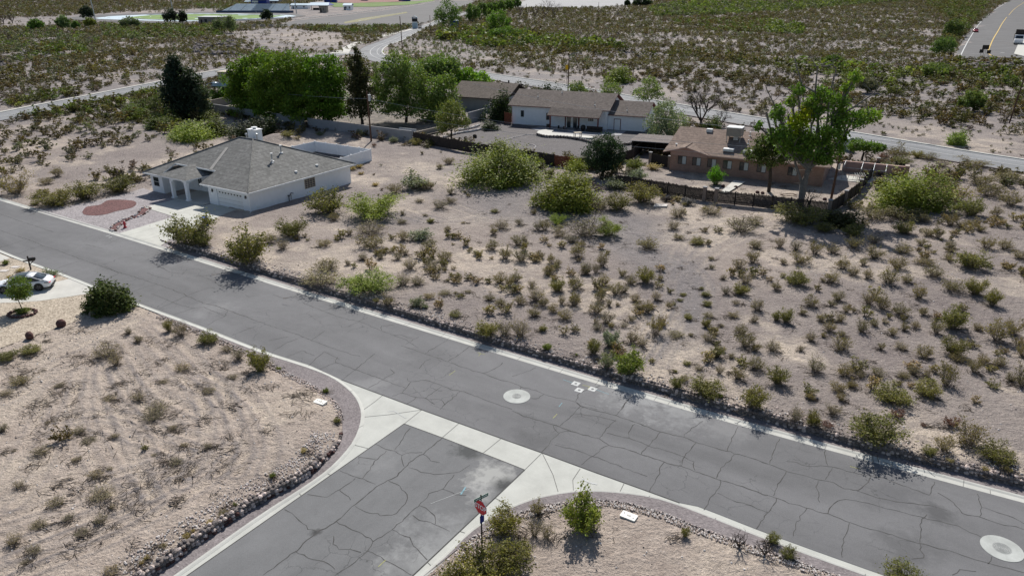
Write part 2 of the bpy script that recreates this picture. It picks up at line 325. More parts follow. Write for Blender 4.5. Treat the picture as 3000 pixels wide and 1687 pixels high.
M['dark_gravel'] = gravel_mat('slate_gravel', (.062, .056, .058), (.125, .114, .117), 6)
M['ground_cover'] = gravel_mat('shade_toned_soil', (.085, .072, .062), (.20, .17, .14), .9); M['crack'] = simple('crack_shadow_and_sand', (.075, .073, .071), .95, .35, 2); M['collar'] = concrete_mat('worn_collar_concrete', (.42, .435, .415), 0, 0, .03, .22); M['verge'] = gravel_mat('compacted_gravel', (.165, .145, .148), (.25, .222, .222), 11, bump=.015)  # first one: yard soil darkened to stand in for shade under the trees
M['rock_dark'] = simple('dark_wall_rock', (.19, .165, .155), .95, .45, 4.5, bump=.05)
M['rock_pink'] = simple('pink_pale_rock', (.60, .50, .45), .95, .4, 4.5, bump=.04)
M['rock_white'] = simple('pale_grey_rock', (.60, .56, .53), .95, .35, 6)
M['rock_red'] = simple('red_brown_boulder', (.12, .062, .055), .9, .35, 5, bump=.05)
M['stucco'] = simple('white_stucco', (.84, .86, .88), .9, .05, 1.2, bump=.01, fine=30)
M['trim'] = simple('white_trim', (.82, .83, .83), .6, .04, 2)
M['vinyl'] = simple('white_vinyl', (.86, .88, .90), .45, .03, 1)
M['roof_grey'] = shingle_mat('grey_shingles', (.205, .203, .193))
M['flash'] = simple('worn_grey_shingle', (.36, .345, .32), .95, .15, 3); M['roof_brown'] = shingle_mat('brown_shingles', (.17, .145, .13), .22)
M['roof_tan'] = shingle_mat('tan_brown_shingles', (.235, .18, .15), .2)
M['roof_dark'] = shingle_mat('dark_brown_shingles', (.16, .135, .115), .22)
M['brick'] = brick_mat(); M['pink'] = simple('pink_stucco', (.45, .30, .26), .9, .08, 2)
M['red_trim'] = simple('dark_red_trim', (.16, .05, .045), .7, .1)
M['glass'] = simple('dark_glass', (.03, .038, .045), .12, .1, 1, spec=.6)
M['curtain'] = simple('pale_blind', (.55, .56, .55), .7, .05)
M['black'] = simple('black_paint', (.02, .02, .02), .5, .2); M['steel'] = simple('galvanised_steel', (.42, .44, .46), .45, .1, 2, .6)
M['white_metal'] = simple('white_metal', (.75, .76, .76), .4, .04)
M['wood'] = simple('weathered_pole_wood', (.10, .058, .04), .9, .3, 6); M['wood_dark'] = simple('dark_fence_wood', (.042, .034, .030), .9, .4, 8)
M['wood_red'] = simple('red_stained_wood', (.20, .065, .035), .85, .2, 5)
M['block'] = concrete_mat('cinder_block', (.30, .30, .31), 0); M['white_paint'] = simple('white_road_paint', (.52, .53, .52), .8, .12, 8)
M['yellow_paint'] = simple('yellow_road_paint', (.60, .42, .12), .8, .12, 8); M['cyan_paint'] = simple('cyan_survey_paint', (.19, .34, .39), .8, .2, 8)
M['lime_paint'] = simple('yellow_survey_paint', (.33, .33, .13), .8, .2, 8)
M['red_sign'] = simple('red_sign_face', (.60, .014, .026), .4, .05); M['green_sign'] = simple('green_sign_face', (.01, .16, .11), .4, .05); M['blue_sign'] = simple('blue_sign_face', (.02, .035, .22), .4, .05)
M['sign_white'] = simple('white_lettering', (.85, .85, .85), .5, .02); M['yellow_sign'] = simple('yellow_sign_face', (.75, .42, .01), .5, .05)
M['blue'] = simple('royal_blue_paint', (.012, .035, .24), .5, .1); M['blue_lt'] = simple('pale_blue_metal', (.35, .48, .58), .5, .1)
M['bleach'] = simple('aluminium_bleachers', (.62, .68, .72), .6, .15, 1, .3); M['navy'] = simple('navy_seats', (.07, .10, .17), .6, .1)
M['turf'] = simple('sports_turf', (.17, .26, .075), .95, .25, .05); M['turf2'] = simple('outfield_grass', (.13, .20, .05), .95, .2, .05)
M['track_white'] = simple('track_surface', (.50, .60, .66), .9, .08, .1); M['infield'] = simple('infield_clay', (.26, .14, .12), .95, .1, .1)
M['pillar'] = simple('tan_brick', (.23, .18, .15), .9, .2, 5); M['tan'] = simple('tan_wall', (.30, .27, .235), .85, .08); M['cream'] = simple('cream_wall', (.50, .44, .35), .85, .06)
M['car_white'] = simple('white_car_paint', (.80, .81, .83), .22, .02, 1, spec=.6); M['car_red'] = simple('red_car_paint', (.38, .02, .03), .25, .02, 1, spec=.6)
M['car_blue'] = simple('silver_blue_paint', (.35, .42, .50), .25, .02, 1, .3, spec=.6); M['tyre'] = simple('tyre_rubber', (.018, .018, .018), .85, .1)
M['rim'] = simple('dark_alloy', (.10, .10, .105), .35, .1, 1, .7); M['hydrant'] = simple('red_hydrant_paint', (.42, .03, .045), .5, .1)
M['bin_blue'] = simple('blue_plastic', (.03, .10, .45), .5, .05); M['bark'] = simple('grey_brown_bark', (.13, .105, .085), .95, .3, 9)
M['bark_pale'] = simple('pale_grey_bark', (.165, .155, .14), .95, .35, 3); M['twig'] = simple('grey_twigs', (.20, .17, .13), .95, .3, 9)
M['bark_dark'] = simple('dark_bark', (.06, .048, .04), .95, .3, 9)
M['leaf'] = leaf_mat('foliage', 'object'); M['leafv'] = leaf_mat('scrub_foliage', 'vertex')
M['dirtpile'] = simple('loose_red_dirt', (.33, .22, .17), .95, .2, 2, bump=.05)
M['valve'] = simple('rusted_iron', (.11, .12, .125), .7, .2, 20); M['iron'] = simple('cast_iron_lid', (.30, .31, .30), .7, .2, 9)
M['tarp'] = simple('white_netting', (.55, .56, .56), .8, .1); M['dry_turf'] = simple('dry_verge_grass', (.24, .225, .12), .95, .3, .4); M['dry'] = simple('dry_grass', (.42, .31, .15), .95, .25, 5)
M['lid'] = simple('ivory_plastic_lid', (.72, .71, .66), .6, .05, 5)

# ------------------------------------------------------------------ mesh helpers
class MB:
    def __init__(s): s.v = []; s.f = []; s.mi = []; s.mats = []
    def m(s, mat):
        if mat not in s.mats: s.mats.append(mat)
        return s.mats.index(mat)
    def face(s, pts, mat):
        b = len(s.v); s.v += [tuple(float(c) for c in p) for p in pts]; s.f.append(tuple(range(b, b + len(pts)))); s.mi.append(s.m(mat))
    def box(s, x0, x1, y0, y1, z0, z1, mat, fr=None):
        P = [(x, y) for x, y in ((x0, y0), (x1, y0), (x1, y1), (x0, y1))]
        if fr is not None: P = [tuple(fr.w(*p)) for p in P]
        s.prism(P, z0, z1, mat)
    def prism(s, P, z0, z1, mat, cap=None):
        n = len(P); b = len(s.v); s.v += [(p[0], p[1], z0) for p in P] + [(p[0], p[1], z1) for p in P]; i = s.m(mat)
        A = sum(P[k][0] * P[(k + 1) % n][1] - P[(k + 1) % n][0] * P[k][1] for k in range(n)) > 0
        for k in range(n):
            q = (b + k, b + (k + 1) % n, b + n + (k + 1) % n, b + n + k); s.f.append(q if A else q[::-1]); s.mi.append(i)
        top = tuple(range(b + n, b + 2 * n)); bot = tuple(range(b, b + n))[::-1]
        s.f.append(top if A else top[::-1]); s.mi.append(s.m(cap) if cap else i); s.f.append(bot if A else bot[::-1]); s.mi.append(i)
    def tube(s, pts, r, mat, n=6, r1=None):
        pts = [Vector(p) for p in pts]; b = len(s.v); K = len(pts); i = s.m(mat)
        for k, p in enumerate(pts):
            t = (pts[min(k + 1, K - 1)] - pts[max(k - 1, 0)]).normalized()
            a = t.cross(Vector((0, 0, 1)) if abs(t.z) < .9 else Vector((1, 0, 0))).normalized(); c = t.cross(a)
            rr = r if r1 is None else r + (r1 - r) * k / (K - 1)
            for j in range(n):
                q = 2 * math.pi * j / n; s.v.append(tuple(p + (a * math.cos(q) + c * math.sin(q)) * rr))
        for k in range(K - 1):
            for j in range(n): s.f.append((b + k * n + j, b + k * n + (j + 1) % n, b + (k + 1) * n + (j + 1) % n, b + (k + 1) * n + j)); s.mi.append(i)
        s.f.append(tuple(range(b, b + n))[::-1]); s.mi.append(i); s.f.append(tuple(range(b + (K - 1) * n, b + K * n))); s.mi.append(i)
    def disc(s, c, r, mat, n=24, z1=None):
        P = [(c[0] + r * math.cos(2 * math.pi * k / n), c[1] + r * math.sin(2 * math.pi * k / n)) for k in range(n)]
        s.prism(P, c[2], z1 if z1 is not None else c[2] + .01, mat)
    def stone(s, c, r, mat, sq=(1, 1, .75)):
        b = len(s.v); R = Matrix.Rotation(random.random() * 6.3, 3, 'Z') @ Matrix.Rotation(random.uniform(-.5, .5), 3, 'X')
        for v in ICO:
            q = R @ Vector(v); k = random.uniform(.78, 1.15); s.v.append((c[0] + q.x * r * sq[0] * k, c[1] + q.y * r * sq[1] * k, c[2] + q.z * r * sq[2] * k))
        i = s.m(mat)
        for f in ICOF: s.f.append(tuple(b + k for k in f)); s.mi.append(i)
    def loft(s, secs, mat, caps=True):
        b = len(s.v); n = len(secs[0]); i = s.m(mat)
        for q in secs: s.v += [tuple(p) for p in q]
        for k in range(len(secs) - 1):
            for j in range(n): s.f.append((b + k * n + j, b + k * n + (j + 1) % n, b + (k + 1) * n + (j + 1) % n, b + (k + 1) * n + j)); s.mi.append(i)
        if caps: s.f.append(tuple(range(b, b + n))[::-1]); s.mi.append(i); s.f.append(tuple(range(b + (len(secs) - 1) * n, b + len(secs) * n))); s.mi.append(i)
    def mesh(s, name, smooth=False):
        me = bpy.data.meshes.new(name); me.from_pydata(s.v, [], s.f); me.validate()
        for m_ in s.mats: me.materials.append(M[m_])
        me.polygons.foreach_set('material_index', s.mi[:len(me.polygons)])
        if smooth: me.polygons.foreach_set('use_smooth', [True] * len(me.polygons))
        me.update(); return me
    def obj(s, name, parent=None, smooth=False, loc=None):
        o = bpy.data.objects.new(name, s.mesh(name, smooth)); C.objects.link(o)
        if parent is not None: o.parent = parent
        if loc is not None: o.location = loc
        return o
_b = bmesh.new(); bmesh.ops.create_icosphere(_b, subdivisions=1, radius=1); ICO = [tuple(v.co) for v in _b.verts]; ICOF = [tuple(v.index for v in f.verts) for f in _b.faces]; _b.free()
def tag(o, label=None, cat=None, group=None, kind=None):
    if label: o['label'] = label
    if cat: o['category'] = cat
    if group: o['group'] = group
    if kind: o['kind'] = kind
    return o
def empty(name, loc, rz=0, label=None, cat=None, group=None):
    o = bpy.data.objects.new(name, None); C.objects.link(o); o.location = loc; o.rotation_euler = (0, 0, rz); o.empty_display_size = .3
    return tag(o, label, cat, group)
def sheet(name, poly, z, mat, kind='structure'):
    b = MB(); P = [tuple(p) for p in poly]
    if sum(P[k][0] * P[(k + 1) % len(P)][1] - P[(k + 1) % len(P)][0] * P[k][1] for k in range(len(P))) < 0: P = P[::-1]
    b.face([(p[0], p[1], z) for p in P], mat); o = b.obj(name)
    bm = bmesh.new(); bm.from_mesh(o.data); bmesh.ops.triangulate(bm, faces=bm.faces[:], ngon_method='EAR_CLIP'); bm.to_mesh(o.data); bm.free()
    if kind: o['kind'] = kind
    return o
def ribbon(b, pl, w0, w1, z, mat, zf=None):
    """flat strip between offsets w0 and w1 of a polyline"""
    A = offset_pl(pl, w0); B = offset_pl(pl, w1)
    for k in range(len(pl) - 1):
        z0 = z if zf is None else z + zf(*pl[k]); z1 = z if zf is None else z + zf(*pl[k + 1])
        P = [(A[k][0], A[k][1], z0), (A[k + 1][0], A[k + 1][1], z1), (B[k + 1][0], B[k + 1][1], z1), (B[k][0], B[k][1], z0)]
        if w1 < w0: P = P[::-1]
        b.face(P, mat)
def profile(b, pl, prof, mat):
    """sweep a profile [(offset, z)...] along a polyline"""
    R = [offset_pl(pl, o) for o, _ in prof]
    for j in range(len(prof) - 1):
        for k in range(len(pl) - 1):
            b.face([(*R[j][k], prof[j][1]), (*R[j + 1][k], prof[j + 1][1]), (*R[j + 1][k + 1], prof[j + 1][1]), (*R[j][k + 1], prof[j][1])], mat)

# ------------------------------------------------------------------ ground sheet
def build_ground():
    az = np.radians(np.concatenate([np.arange(-180, -44, 6), np.arange(-44, 44.001, .21), np.arange(50, 180, 6)]))
    rr = [0.5, 6, 12, 18, 22]; r = 24.0
    while r < 1700: rr.append(r); r *= 1.0036 if r < 140 else 1.0075
    rr += [2000, 2600, 3600]; rr = np.array(rr)
    R_, A_ = np.meshgrid(rr, az, indexing='ij'); X = R_ * np.sin(A_); Y = R_ * np.cos(A_)
    Z = gh(X.ravel(), Y.ravel()).reshape(X.shape)
    st = inside([tuple(p) for p in STREET], X, Y) | inside([tuple(p) for p in LOT], X, Y) | inside([tuple(p) for p in right_poly], X, Y)
    Z = Z - .12 * st
    for P in (YARD, BEIGE, SYARD): Z = Z - .05 * inside([tuple(p) for p in P], X, Y)
    Z = np.where(np.minimum(pl_dist(UPPER, X, Y), pl_dist(LEFTR, X, Y)) < 5.5, Z - .12, Z)
    # tyre ruts on the cleared lot
    x, y, z = X.ravel(), Y.ravel(), Z.ravel().copy(); zone = np.zeros((len(x), 4)); zone[:, 3] = 1
    px, py, _ = to_px(x, y, z)
    def blob(cx, cy, rx, ry, a=1, rot=0):
        c, s = math.cos(rot), math.sin(rot); dx = px - cx; dy = py - cy
        return a * np.exp(-(((dx * c + dy * s) / rx) ** 2 + ((-dx * s + dy * c) / ry) ** 2) * 1.2)
    front = (y > 20)
    pale = sum(blob(*q) for q in PALE) * front
    pale += .7 * sstep(.53, .62, fbm(x / 7, y / 7, 5, 31)) * front
    pink = inside([tuple(p) for p in NEAR1] + [(-260, 0), (-260, 150)], x, y) & ~inside([tuple(p) for p in BEIGE], x, y)
    pink = pink | inside([tuple(p) for p in NEAR2] + [(100, 0)], x, y)
    zone[:, 1] = pink * .85 + .35 * front * sstep(.5, .62, fbm(x / 40, y / 40, 3, 77))
    grey = sum(blob(*q) for q in GREY) * front
    grey = grey + .9 * sstep(110, 190, y) * (1 - np.clip(pale, 0, 1) * .6)
    for tr in TRACKS:
        T = smooth_pl([flat(*q) for q in tr], 4)
        for o in (-.8, .8):
            d = pl_dist(offset_pl(T, o), x, y); k = np.clip(1 - d / .34, 0, 1) * sstep(.3, .55, fbm(x / 3, y / 3, 2, 8) + .12)
            z -= .06 * k; z += .045 * np.clip(1 - abs(d - .42) / .16, 0, 1)
            ph = (x * 1.7 + y * 2.9) * 6.0
            z += .035 * np.sin(ph) * k; pale = pale + .6 * k; grey = grey + .36 * np.clip(1 - abs(d - .5) / .2, 0, 1)
    zone[:, 0] = np.clip(pale, 0, 1); zone[:, 2] = np.clip(grey, 0, .9)
    zone[:, 1] *= (1 - zone[:, 2])
    nr, na = X.shape
    i = np.arange(nr - 1)[:, None] * na + np.arange(na)[None, :]; j = np.arange(nr - 1)[:, None] * na + (np.arange(na)[None, :] + 1) % na
    q = np.stack([i, i + na, j + na, j], -1).reshape(-1, 4)[:, ::-1]
    o = np_mesh('ground', np.stack([x, y, z], 1), q, [M['ground']], None, zone, 'zone', smooth=True); tag(o, kind='structure')
    b = MB(); b.disc((0, 0, -.35), .9, 'ground'); return o
def np_mesh(name, V, Q, mats, mi=None, col=None, cname='tint', smooth=False, link=True):
    me = bpy.data.meshes.new(name); k = Q.shape[1]
    me.vertices.add(len(V)); me.vertices.foreach_set('co', V.astype(np.float32).ravel())
    me.loops.add(Q.size); me.loops.foreach_set('vertex_index', Q.astype(np.int32).ravel())
    me.polygons.add(len(Q)); me.polygons.foreach_set('loop_start', np.arange(0, Q.size, k, dtype=np.int32)); me.polygons.foreach_set('loop_total', np.full(len(Q), k, np.int32))
    if mi is not None: me.polygons.foreach_set('material_index', mi.astype(np.int32))
    if smooth: me.polygons.foreach_set('use_smooth', np.ones(len(Q), bool))
    for m_ in mats: me.materials.append(m_)
    if col is not None:
        if col.shape[1] == 3: col = np.c_[col, np.ones(len(col))]
        a = me.color_attributes.new(cname, 'FLOAT_COLOR', 'POINT'); a.data.foreach_set('color', col.astype(np.float32).ravel())
    me.update(calc_edges=True)
    if not link: return me
    o = bpy.data.objects.new(name, me); C.objects.link(o); return o
PALE = [(900, 785, 170, 32, .95), (1130, 800, 130, 38, .8), (1240, 500, 140, 28, .8, .1), (1340, 545, 120, 22, .9, .25), (1250, 405, 160, 18, .55), (880, 410, 120, 14, .5),
        (1380, 640, 90, 22, .8), (1400, 740, 70, 25, .7), (1850, 915, 120, 42, .9, .5), (1965, 960, 75, 55, 1), (1890, 1000, 90, 40, .7), (2060, 690, 110, 50, .8), (2300, 1030, 60, 28, 1), (2390, 1060, 90, 16, .7, .3),
        (2680, 1265, 150, 55, 1, .25), (1930, 1060, 70, 55, .9, -.9), (1560, 600, 70, 26, .6), (1900, 612, 120, 22, .5), (1250, 940, 330, 26, .6, .32), (2060, 515, 130, 22, .9), (2390, 545, 90, 34, .9), (2350, 600, 60, 15, .5),
        (800, 430, 130, 22, .7), (620, 425, 90, 12, .6), (520, 470, 110, 13, .8, -.35), (300, 530, 220, 16, .7, -.28), (900, 105, 120, 14, .6), (480, 168, 60, 14, .7), (2070, 108, 130, 12, .7, .3), (950, 120, 90, 12, .7),
        (450, 36, 60, 8, .6), (1700, 205, 250, 16, .4, .12), (2700, 380, 330, 16, .5, .2), (1230, 160, 120, 20, .4), (660, 720, 60, 40, .5), (1050, 620, 60, 30, .5)]
GREY = [(1450, 590, 120, 50, .8), (1560, 545, 70, 40, .7), (1800, 640, 170, 32, .9, .1), (1900, 755, 150, 48, .9, .35), (2020, 850, 50, 90, .8), (2030, 925, 38, 70, .7), (1180, 645, 160, 18, .6), (1330, 500, 130, 18, .5), (1830, 690, 130, 40, .7), (1560, 640, 120, 60, .5), (1950, 1010, 40, 60, .5, .5)]
TRACKS = [[(-40, 1680), (200, 1580), (340, 1530), (430, 1475)], [(60, 1670), (330, 1565), (520, 1455), (700, 1330)], [(270, 1080), (258, 1200), (310, 1330), (410, 1490)], [(330, 1090), (385, 1200), (445, 1330), (490, 1450)],
          [(190, 1130), (120, 1300), (60, 1420), (0, 1490)], [(620, 1130), (650, 1280), (600, 1400)], [(150, 1040), (290, 975), (385, 935)], [(540, 1090), (690, 1180), (760, 1310), (740, 1400)], [(0, 1170), (150, 1090), (250, 1040)],
          [(160, 1250), (300, 1230), (460, 1280), (600, 1330)], [(330, 1000), (420, 1150), (560, 1240)], [(0, 1560), (180, 1500), (360, 1420), (560, 1360)], [(430, 960), (560, 1080), (640, 1200)], [(2200, 640), (2060, 680), (1990, 740), (1985, 830), (1960, 920), (1900, 1010), (1850, 1085)], [(1560, 530), (1620, 600), (1740, 650), (1900, 690), (2040, 700)], [(1180, 620), (1300, 650), (1440, 620), (1540, 560)], [(2080, 660), (1960, 690), (1830, 700), (1700, 690)], [(1960, 800), (1930, 900), (1880, 1000), (1830, 1080)], [(2300, 640), (2120, 715), (2010, 800), (1990, 900), (1905, 1075)], [(1760, 690), (1900, 740), (2030, 800), (2050, 900)], [(1300, 590), (1420, 630), (1560, 640), (1760, 600)]]
ground = build_ground()

# ------------------------------------------------------------------ streets
CONC = sheet('street_concrete', STREET, .0, 'conc_apron')
f_in = offset_pl(FAR, -.62)                    # far gutter's road edge
n1 = [p for p in offset_pl(smooth_pl(FL(near1_px[:8]), 4), .42)]
apr = FL([(1000, 1112), (1032, 1124), (1236, 1200), (1500, 1295), (1588, 1326), (1740, 1382), (1902, 1440), (1990, 1472)])
n2 = offset_pl(smooth_pl(FL(near2_px[12:]), 4), .42)
asph = [tuple(p) for p in f_in] + [tuple(p) for p in reversed(n2[2:])] + [tuple(p) for p in reversed(apr)] + [tuple(p) for p in reversed(n1)]
sheet('street', asph, .012, 'asphalt')
xs = FL([(1184, 1241), (1296, 1282), (1400, 1322), (1500, 1361), (1537, 1376), (1208, 1687), (1030, 1855)]) + [tuple(flat(300, 1858)), tuple(flat(546, 1687)), tuple(flat(750, 1545)), tuple(flat(967, 1393))]
sheet('side_street', xs, .012, 'asphalt_x')
CRK = []
CRK += [[(750,939),(802,958),(866,978),(913,997),(954,1013),(1000,1029),(1056,1045)],[(913,997),(930,984),(951,969)],[(936,1083),(983,1061),(989,1046)],[(983,1061),(1041,1083),(1123,1112),(1187,1137)],[(1041,1083),(1006,1110)],[(1041,1083),(1070,1059),(1099,1036)],[(1123,1112),(1079,1137)],[(1123,1112),(1156,1091),(1143,1081)],[(904,1071),(925,1051),(951,1029),(995,1054)],[(840,1046),(884,1027),(922,1042)],[(1175,1013),(1245,1036),(1312,1059),(1347,1073),(1414,1094),(1463,1112),(1500,1121)],[(1187,1010),(1227,987)],[(1245,1036),(1277,1016),(1312,995)],[(1312,1059),(1344,1039),(1376,1014)],[(1414,1094),(1463,1074),(1472,1062)],[(1193,1108),(1204,1119),(1242,1112),(1294,1129),(1324,1142),(1347,1144),(1396,1161),(1457,1185),(1500,1199)],[(1204,1119),(1187,1138),(1178,1151)],[(1149,1161),(1178,1151),(1219,1164),(1245,1166),(1294,1132)],[(1193,1182),(1219,1164)],[(1245,1166),(1274,1185)],[(1347,1147),(1303,1185),(1289,1200)],[(1303,1185),(1291,1170),(1259,1170)],[(799,1030),(840,1004),(872,993)],[(788,998),(843,987)],[(799,863),(832,876),(858,873),(875,862)],[(890,888),(948,912),(983,898)],[(948,912),(992,928),(1021,937),(1053,942),(1079,928)],[(1018,958),(1053,942)],[(1053,942),(1094,959),(1117,969),(1155,984),(1172,981),(1207,990)],[(1117,969),(1117,955),(1155,952)],[(1155,984),(1187,995),(1227,1019)],[(1227,1080),(1245,1059),(1262,1051)]]
CRK += [[(1500,1121),(1532,1135),(1573,1144),(1596,1156),(1640,1167),(1686,1176),(1704,1189),(1750,1200)],[(1686,1176),(1701,1147),(1759,1131)],[(1820,1200),(1835,1176),(1852,1158)],[(1523,1142),(1526,1134)],[(1555,1167),(1576,1169),(1593,1156)],[(1500,1103),(1523,1096),(1570,1077)]]
CRK += [[(1689,1180),(1703,1191),(1752,1205),(1803,1217),(1864,1238),(1938,1266),(2004,1280),(2039,1296),(2130,1322),(2193,1338),(2250,1359)],[(1500,1203),(1535,1219),(1623,1245),(1668,1262),(1756,1285),(1787,1306),(1836,1315),(1878,1331),(1945,1353),(1994,1366),(2039,1381),(2095,1401),(2165,1422),(2250,1451)],[(1640,1248),(1682,1212),(1700,1189)],[(1756,1283),(1777,1255),(1805,1231)],[(1803,1217),(1826,1191),(1833,1180)],[(1586,1325),(1616,1292),(1637,1269),(1668,1262)],[(1703,1362),(1742,1331),(1770,1310),(1784,1304)],[(1878,1331),(1896,1308),(1934,1266)],[(1994,1366),(2004,1338),(2039,1297)],[(1903,1439),(1931,1390),(1934,1369),(1946,1353)],[(2004,1280),(2025,1254),(2060,1233)],[(2130,1322),(2144,1285),(2162,1250)],[(2099,1401),(2116,1369),(2151,1331)],[(2062,1493),(2085,1453),(2113,1415),(2109,1404)],[(2216,1549),(2228,1530),(2250,1500)],[(1626,1303),(1689,1320),(1742,1338),(1798,1360),(1850,1378),(1896,1395)],[(1777,1268),(1836,1282),(1878,1296),(1899,1306),(1955,1320),(2004,1338),(2029,1352),(2036,1378)],[(1686,1213),(1745,1219),(1805,1233)],[(2102,1444),(2148,1467),(2200,1481),(2250,1502)],[(1621,1247),(1623,1257),(1637,1269)],[(1843,1282),(1841,1264),(1861,1241)]]
CRK += [[(2250,1451),(2303,1469),(2362,1488),(2429,1507),(2488,1530),(2565,1553),(2621,1569),(2663,1584),(2695,1591),(2758,1607),(2894,1649),(3000,1677)],[(2250,1359),(2303,1380),(2348,1390),(2397,1406),(2439,1411),(2467,1429),(2509,1437),(2530,1427),(2551,1397)],[(2264,1453),(2278,1418),(2303,1381)],[(2425,1506),(2439,1478),(2460,1464),(2509,1464),(2548,1474),(2600,1488),(2653,1502),(2702,1516),(2758,1528),(2817,1546),(2880,1576)],[(2397,1408),(2392,1429),(2401,1471)],[(2418,1404),(2439,1369)],[(2306,1352),(2327,1353),(2369,1367),(2425,1364),(2467,1374),(2513,1387),(2558,1395),(2600,1404),(2653,1425),(2723,1450)],[(2425,1364),(2416,1338),(2418,1318)],[(2255,1359),(2261,1331),(2285,1285)],[(2560,1394),(2558,1366)],[(2695,1590),(2696,1558),(2700,1520),(2716,1506)],[(2467,1632),(2471,1586),(2481,1558),(2488,1532)],[(2324,1570),(2334,1530),(2364,1488)],[(2250,1502),(2266,1478),(2275,1460)],[(2723,1450),(2735,1422),(2738,1411)],[(2747,1443),(2789,1469),(2824,1507),(2870,1513),(2912,1530),(2964,1541),(3000,1551)],[(2863,1446),(2875,1485),(2870,1513)],[(2875,1485),(2922,1502),(2964,1513),(3000,1534)],[(2695,1591),(2696,1614),(2712,1632),(2670,1637)],[(2894,1651),(2905,1630)],[(2789,1684),(2817,1667),(2859,1674)],[(2509,1437),(2565,1457),(2635,1471),(2730,1481),(2775,1495)]]
CRK += [[(0,674),(29,686),(79,700),(122,719),(163,732),(233,758),(277,773),(349,800)],[(0,726),(38,715),(79,700)],[(47,745),(96,728),(122,719)],[(0,627),(58,648),(108,664),(157,680)],[(163,788),(204,774),(242,763)],[(306,718),(349,700)],[(247,715),(300,728)],[(448,770),(480,788)]]
CRK += [[(306,780),(349,799),(408,816),(466,835),(512,851),(547,867),(594,888),(632,896),(699,920),(750,940)],[(466,905),(507,886),(547,867)],[(384,856),(425,841),(454,835)],[(512,921),(565,904),(594,899),(658,926)],[(606,955),(640,934),(658,927),(667,911)],[(678,984),(713,969),(750,955)],[(443,862),(477,873),(518,891),(571,905)],[(274,829),(309,818),(346,803)],[(582,806),(626,824),(649,841)],[(466,780),(495,797),(539,803)],[(655,838),(699,821),(728,815)],[(750,867),(728,869),(719,864)],[(431,800),(466,812),(495,818)],[(553,864),(597,847),(626,843)]]
CRK += [[(1296,1282),(1272,1303),(1240,1327),(1205,1352),(1156,1397),(1107,1422),(1065,1457),(1037,1481),(985,1527),(943,1553),(908,1576),(866,1616),(771,1684)],[(1202,1254),(1184,1271),(1177,1289),(1156,1318)],[(1100,1301),(1125,1315),(1156,1322),(1177,1334),(1174,1348),(1184,1366)],[(1177,1334),(1198,1322),(1237,1325)],[(1240,1331),(1265,1350),(1289,1355)],[(995,1378),(1030,1394),(1062,1402),(1100,1418)],[(1062,1402),(1083,1376),(1100,1348),(1132,1320)],[(1051,1339),(1100,1345)],[(834,1492),(862,1509),(873,1525),(904,1548),(929,1556)],[(1041,1483),(1076,1500),(1118,1509),(1153,1509),(1170,1495),(1198,1453),(1170,1425),(1139,1409)],[(985,1527),(1016,1544),(1065,1569),(1093,1586)],[(901,1448),(953,1457),(992,1436),(1041,1401)],[(995,1436),(1013,1446),(1027,1464)],[(1093,1586),(1149,1551),(1188,1516),(1230,1481),(1258,1446),(1296,1432),(1331,1390)],[(1076,1614),(1093,1586)],[(1076,1614),(1128,1639),(1181,1667),(1205,1684)],[(1076,1614),(1030,1653),(981,1685)],[(1149,1551),(1177,1565),(1205,1579),(1219,1611),(1251,1639)],[(1209,1509),(1233,1523),(1275,1535),(1317,1556)],[(1230,1481),(1258,1495),(1275,1513),(1275,1535)],[(866,1616),(904,1635),(932,1640),(960,1649),(981,1667)],[(978,1569),(974,1590),(992,1609),(1023,1607),(1058,1618)],[(1296,1432),(1342,1450),(1366,1451)],[(1198,1369),(1240,1385),(1293,1390),(1345,1383),(1377,1362)]]
cb = MB()
for pl in CRK:
    P = resample(FL(pl), .28); n = len(P); main = n > 45
    J = [p + RS.normal(size=2) * (.035 if 0 < k < n - 1 else 0) for k, p in enumerate(P)]; w_ = [(.030 if main else .022) * random.uniform(.5, 1.4) * (1 if 0 < k < n - 1 else .8) for k in range(n)]
    T = [(J[min(k + 1, n - 1)] - J[max(k - 1, 0)]) for k in range(n)]; T = [np.array([-t[1], t[0]]) / (np.linalg.norm(t) + 1e-9) for t in T]
    for k in range(n - 1): cb.face([(*(J[k] - T[k] * w_[k]), .0165), (*(J[k + 1] - T[k + 1] * w_[k + 1]), .0165), (*(J[k + 1] + T[k + 1] * w_[k + 1]), .0165), (*(J[k] + T[k] * w_[k]), .0165)], 'crack')
for PLx in (apr, FL([(1184, 1241), (1296, 1282), (1400, 1322), (1500, 1361), (1537, 1376)]), FL([(1537, 1376), (1208, 1687)]), FL([(1184, 1241), (967, 1393), (750, 1545), (546, 1687)])):
    ribbon(cb, resample(PLx, .5), -.03, .03, .0162, 'crack')
o = cb.obj('asphalt_cracks'); o['kind'] = 'structure'
# straight concrete gutter laid over the apron sheet, with joints
gb = MB(); ribbon(gb, resample(FAR, 1.0), -.6, -.0, .004, 'conc'); o = gb.obj('gutter'); o['kind'] = 'structure'
jb = MB()
for q in resample(FAR, 4.6)[6:]:
    k = min(range(len(FAR) - 1), key=lambda i: abs(FAR[i][0] - q[0])); t = FAR[k + 1] - FAR[k]; t /= np.linalg.norm(t); n = np.array([-t[1], t[0]])
    a = q; b_ = q - n * .6; jb.face([(*(a - t * .014), .009), (*(b_ - t * .014), .009), (*(b_ + t * .014), .009), (*(a + t * .014), .009)], 'joint')
def jl(pts, wd=.018, z=.009):
    for a, b_ in zip(pts[:-1], pts[1:]):
        a = np.array(a); b_ = np.array(b_); t = b_ - a; L = np.linalg.norm(t); t /= L; n = np.array([-t[1], t[0]]) * wd
        jb.face([(*(a - n), z), (*(b_ - n), z), (*(b_ + n), z), (*(a + n), z)], 'joint')
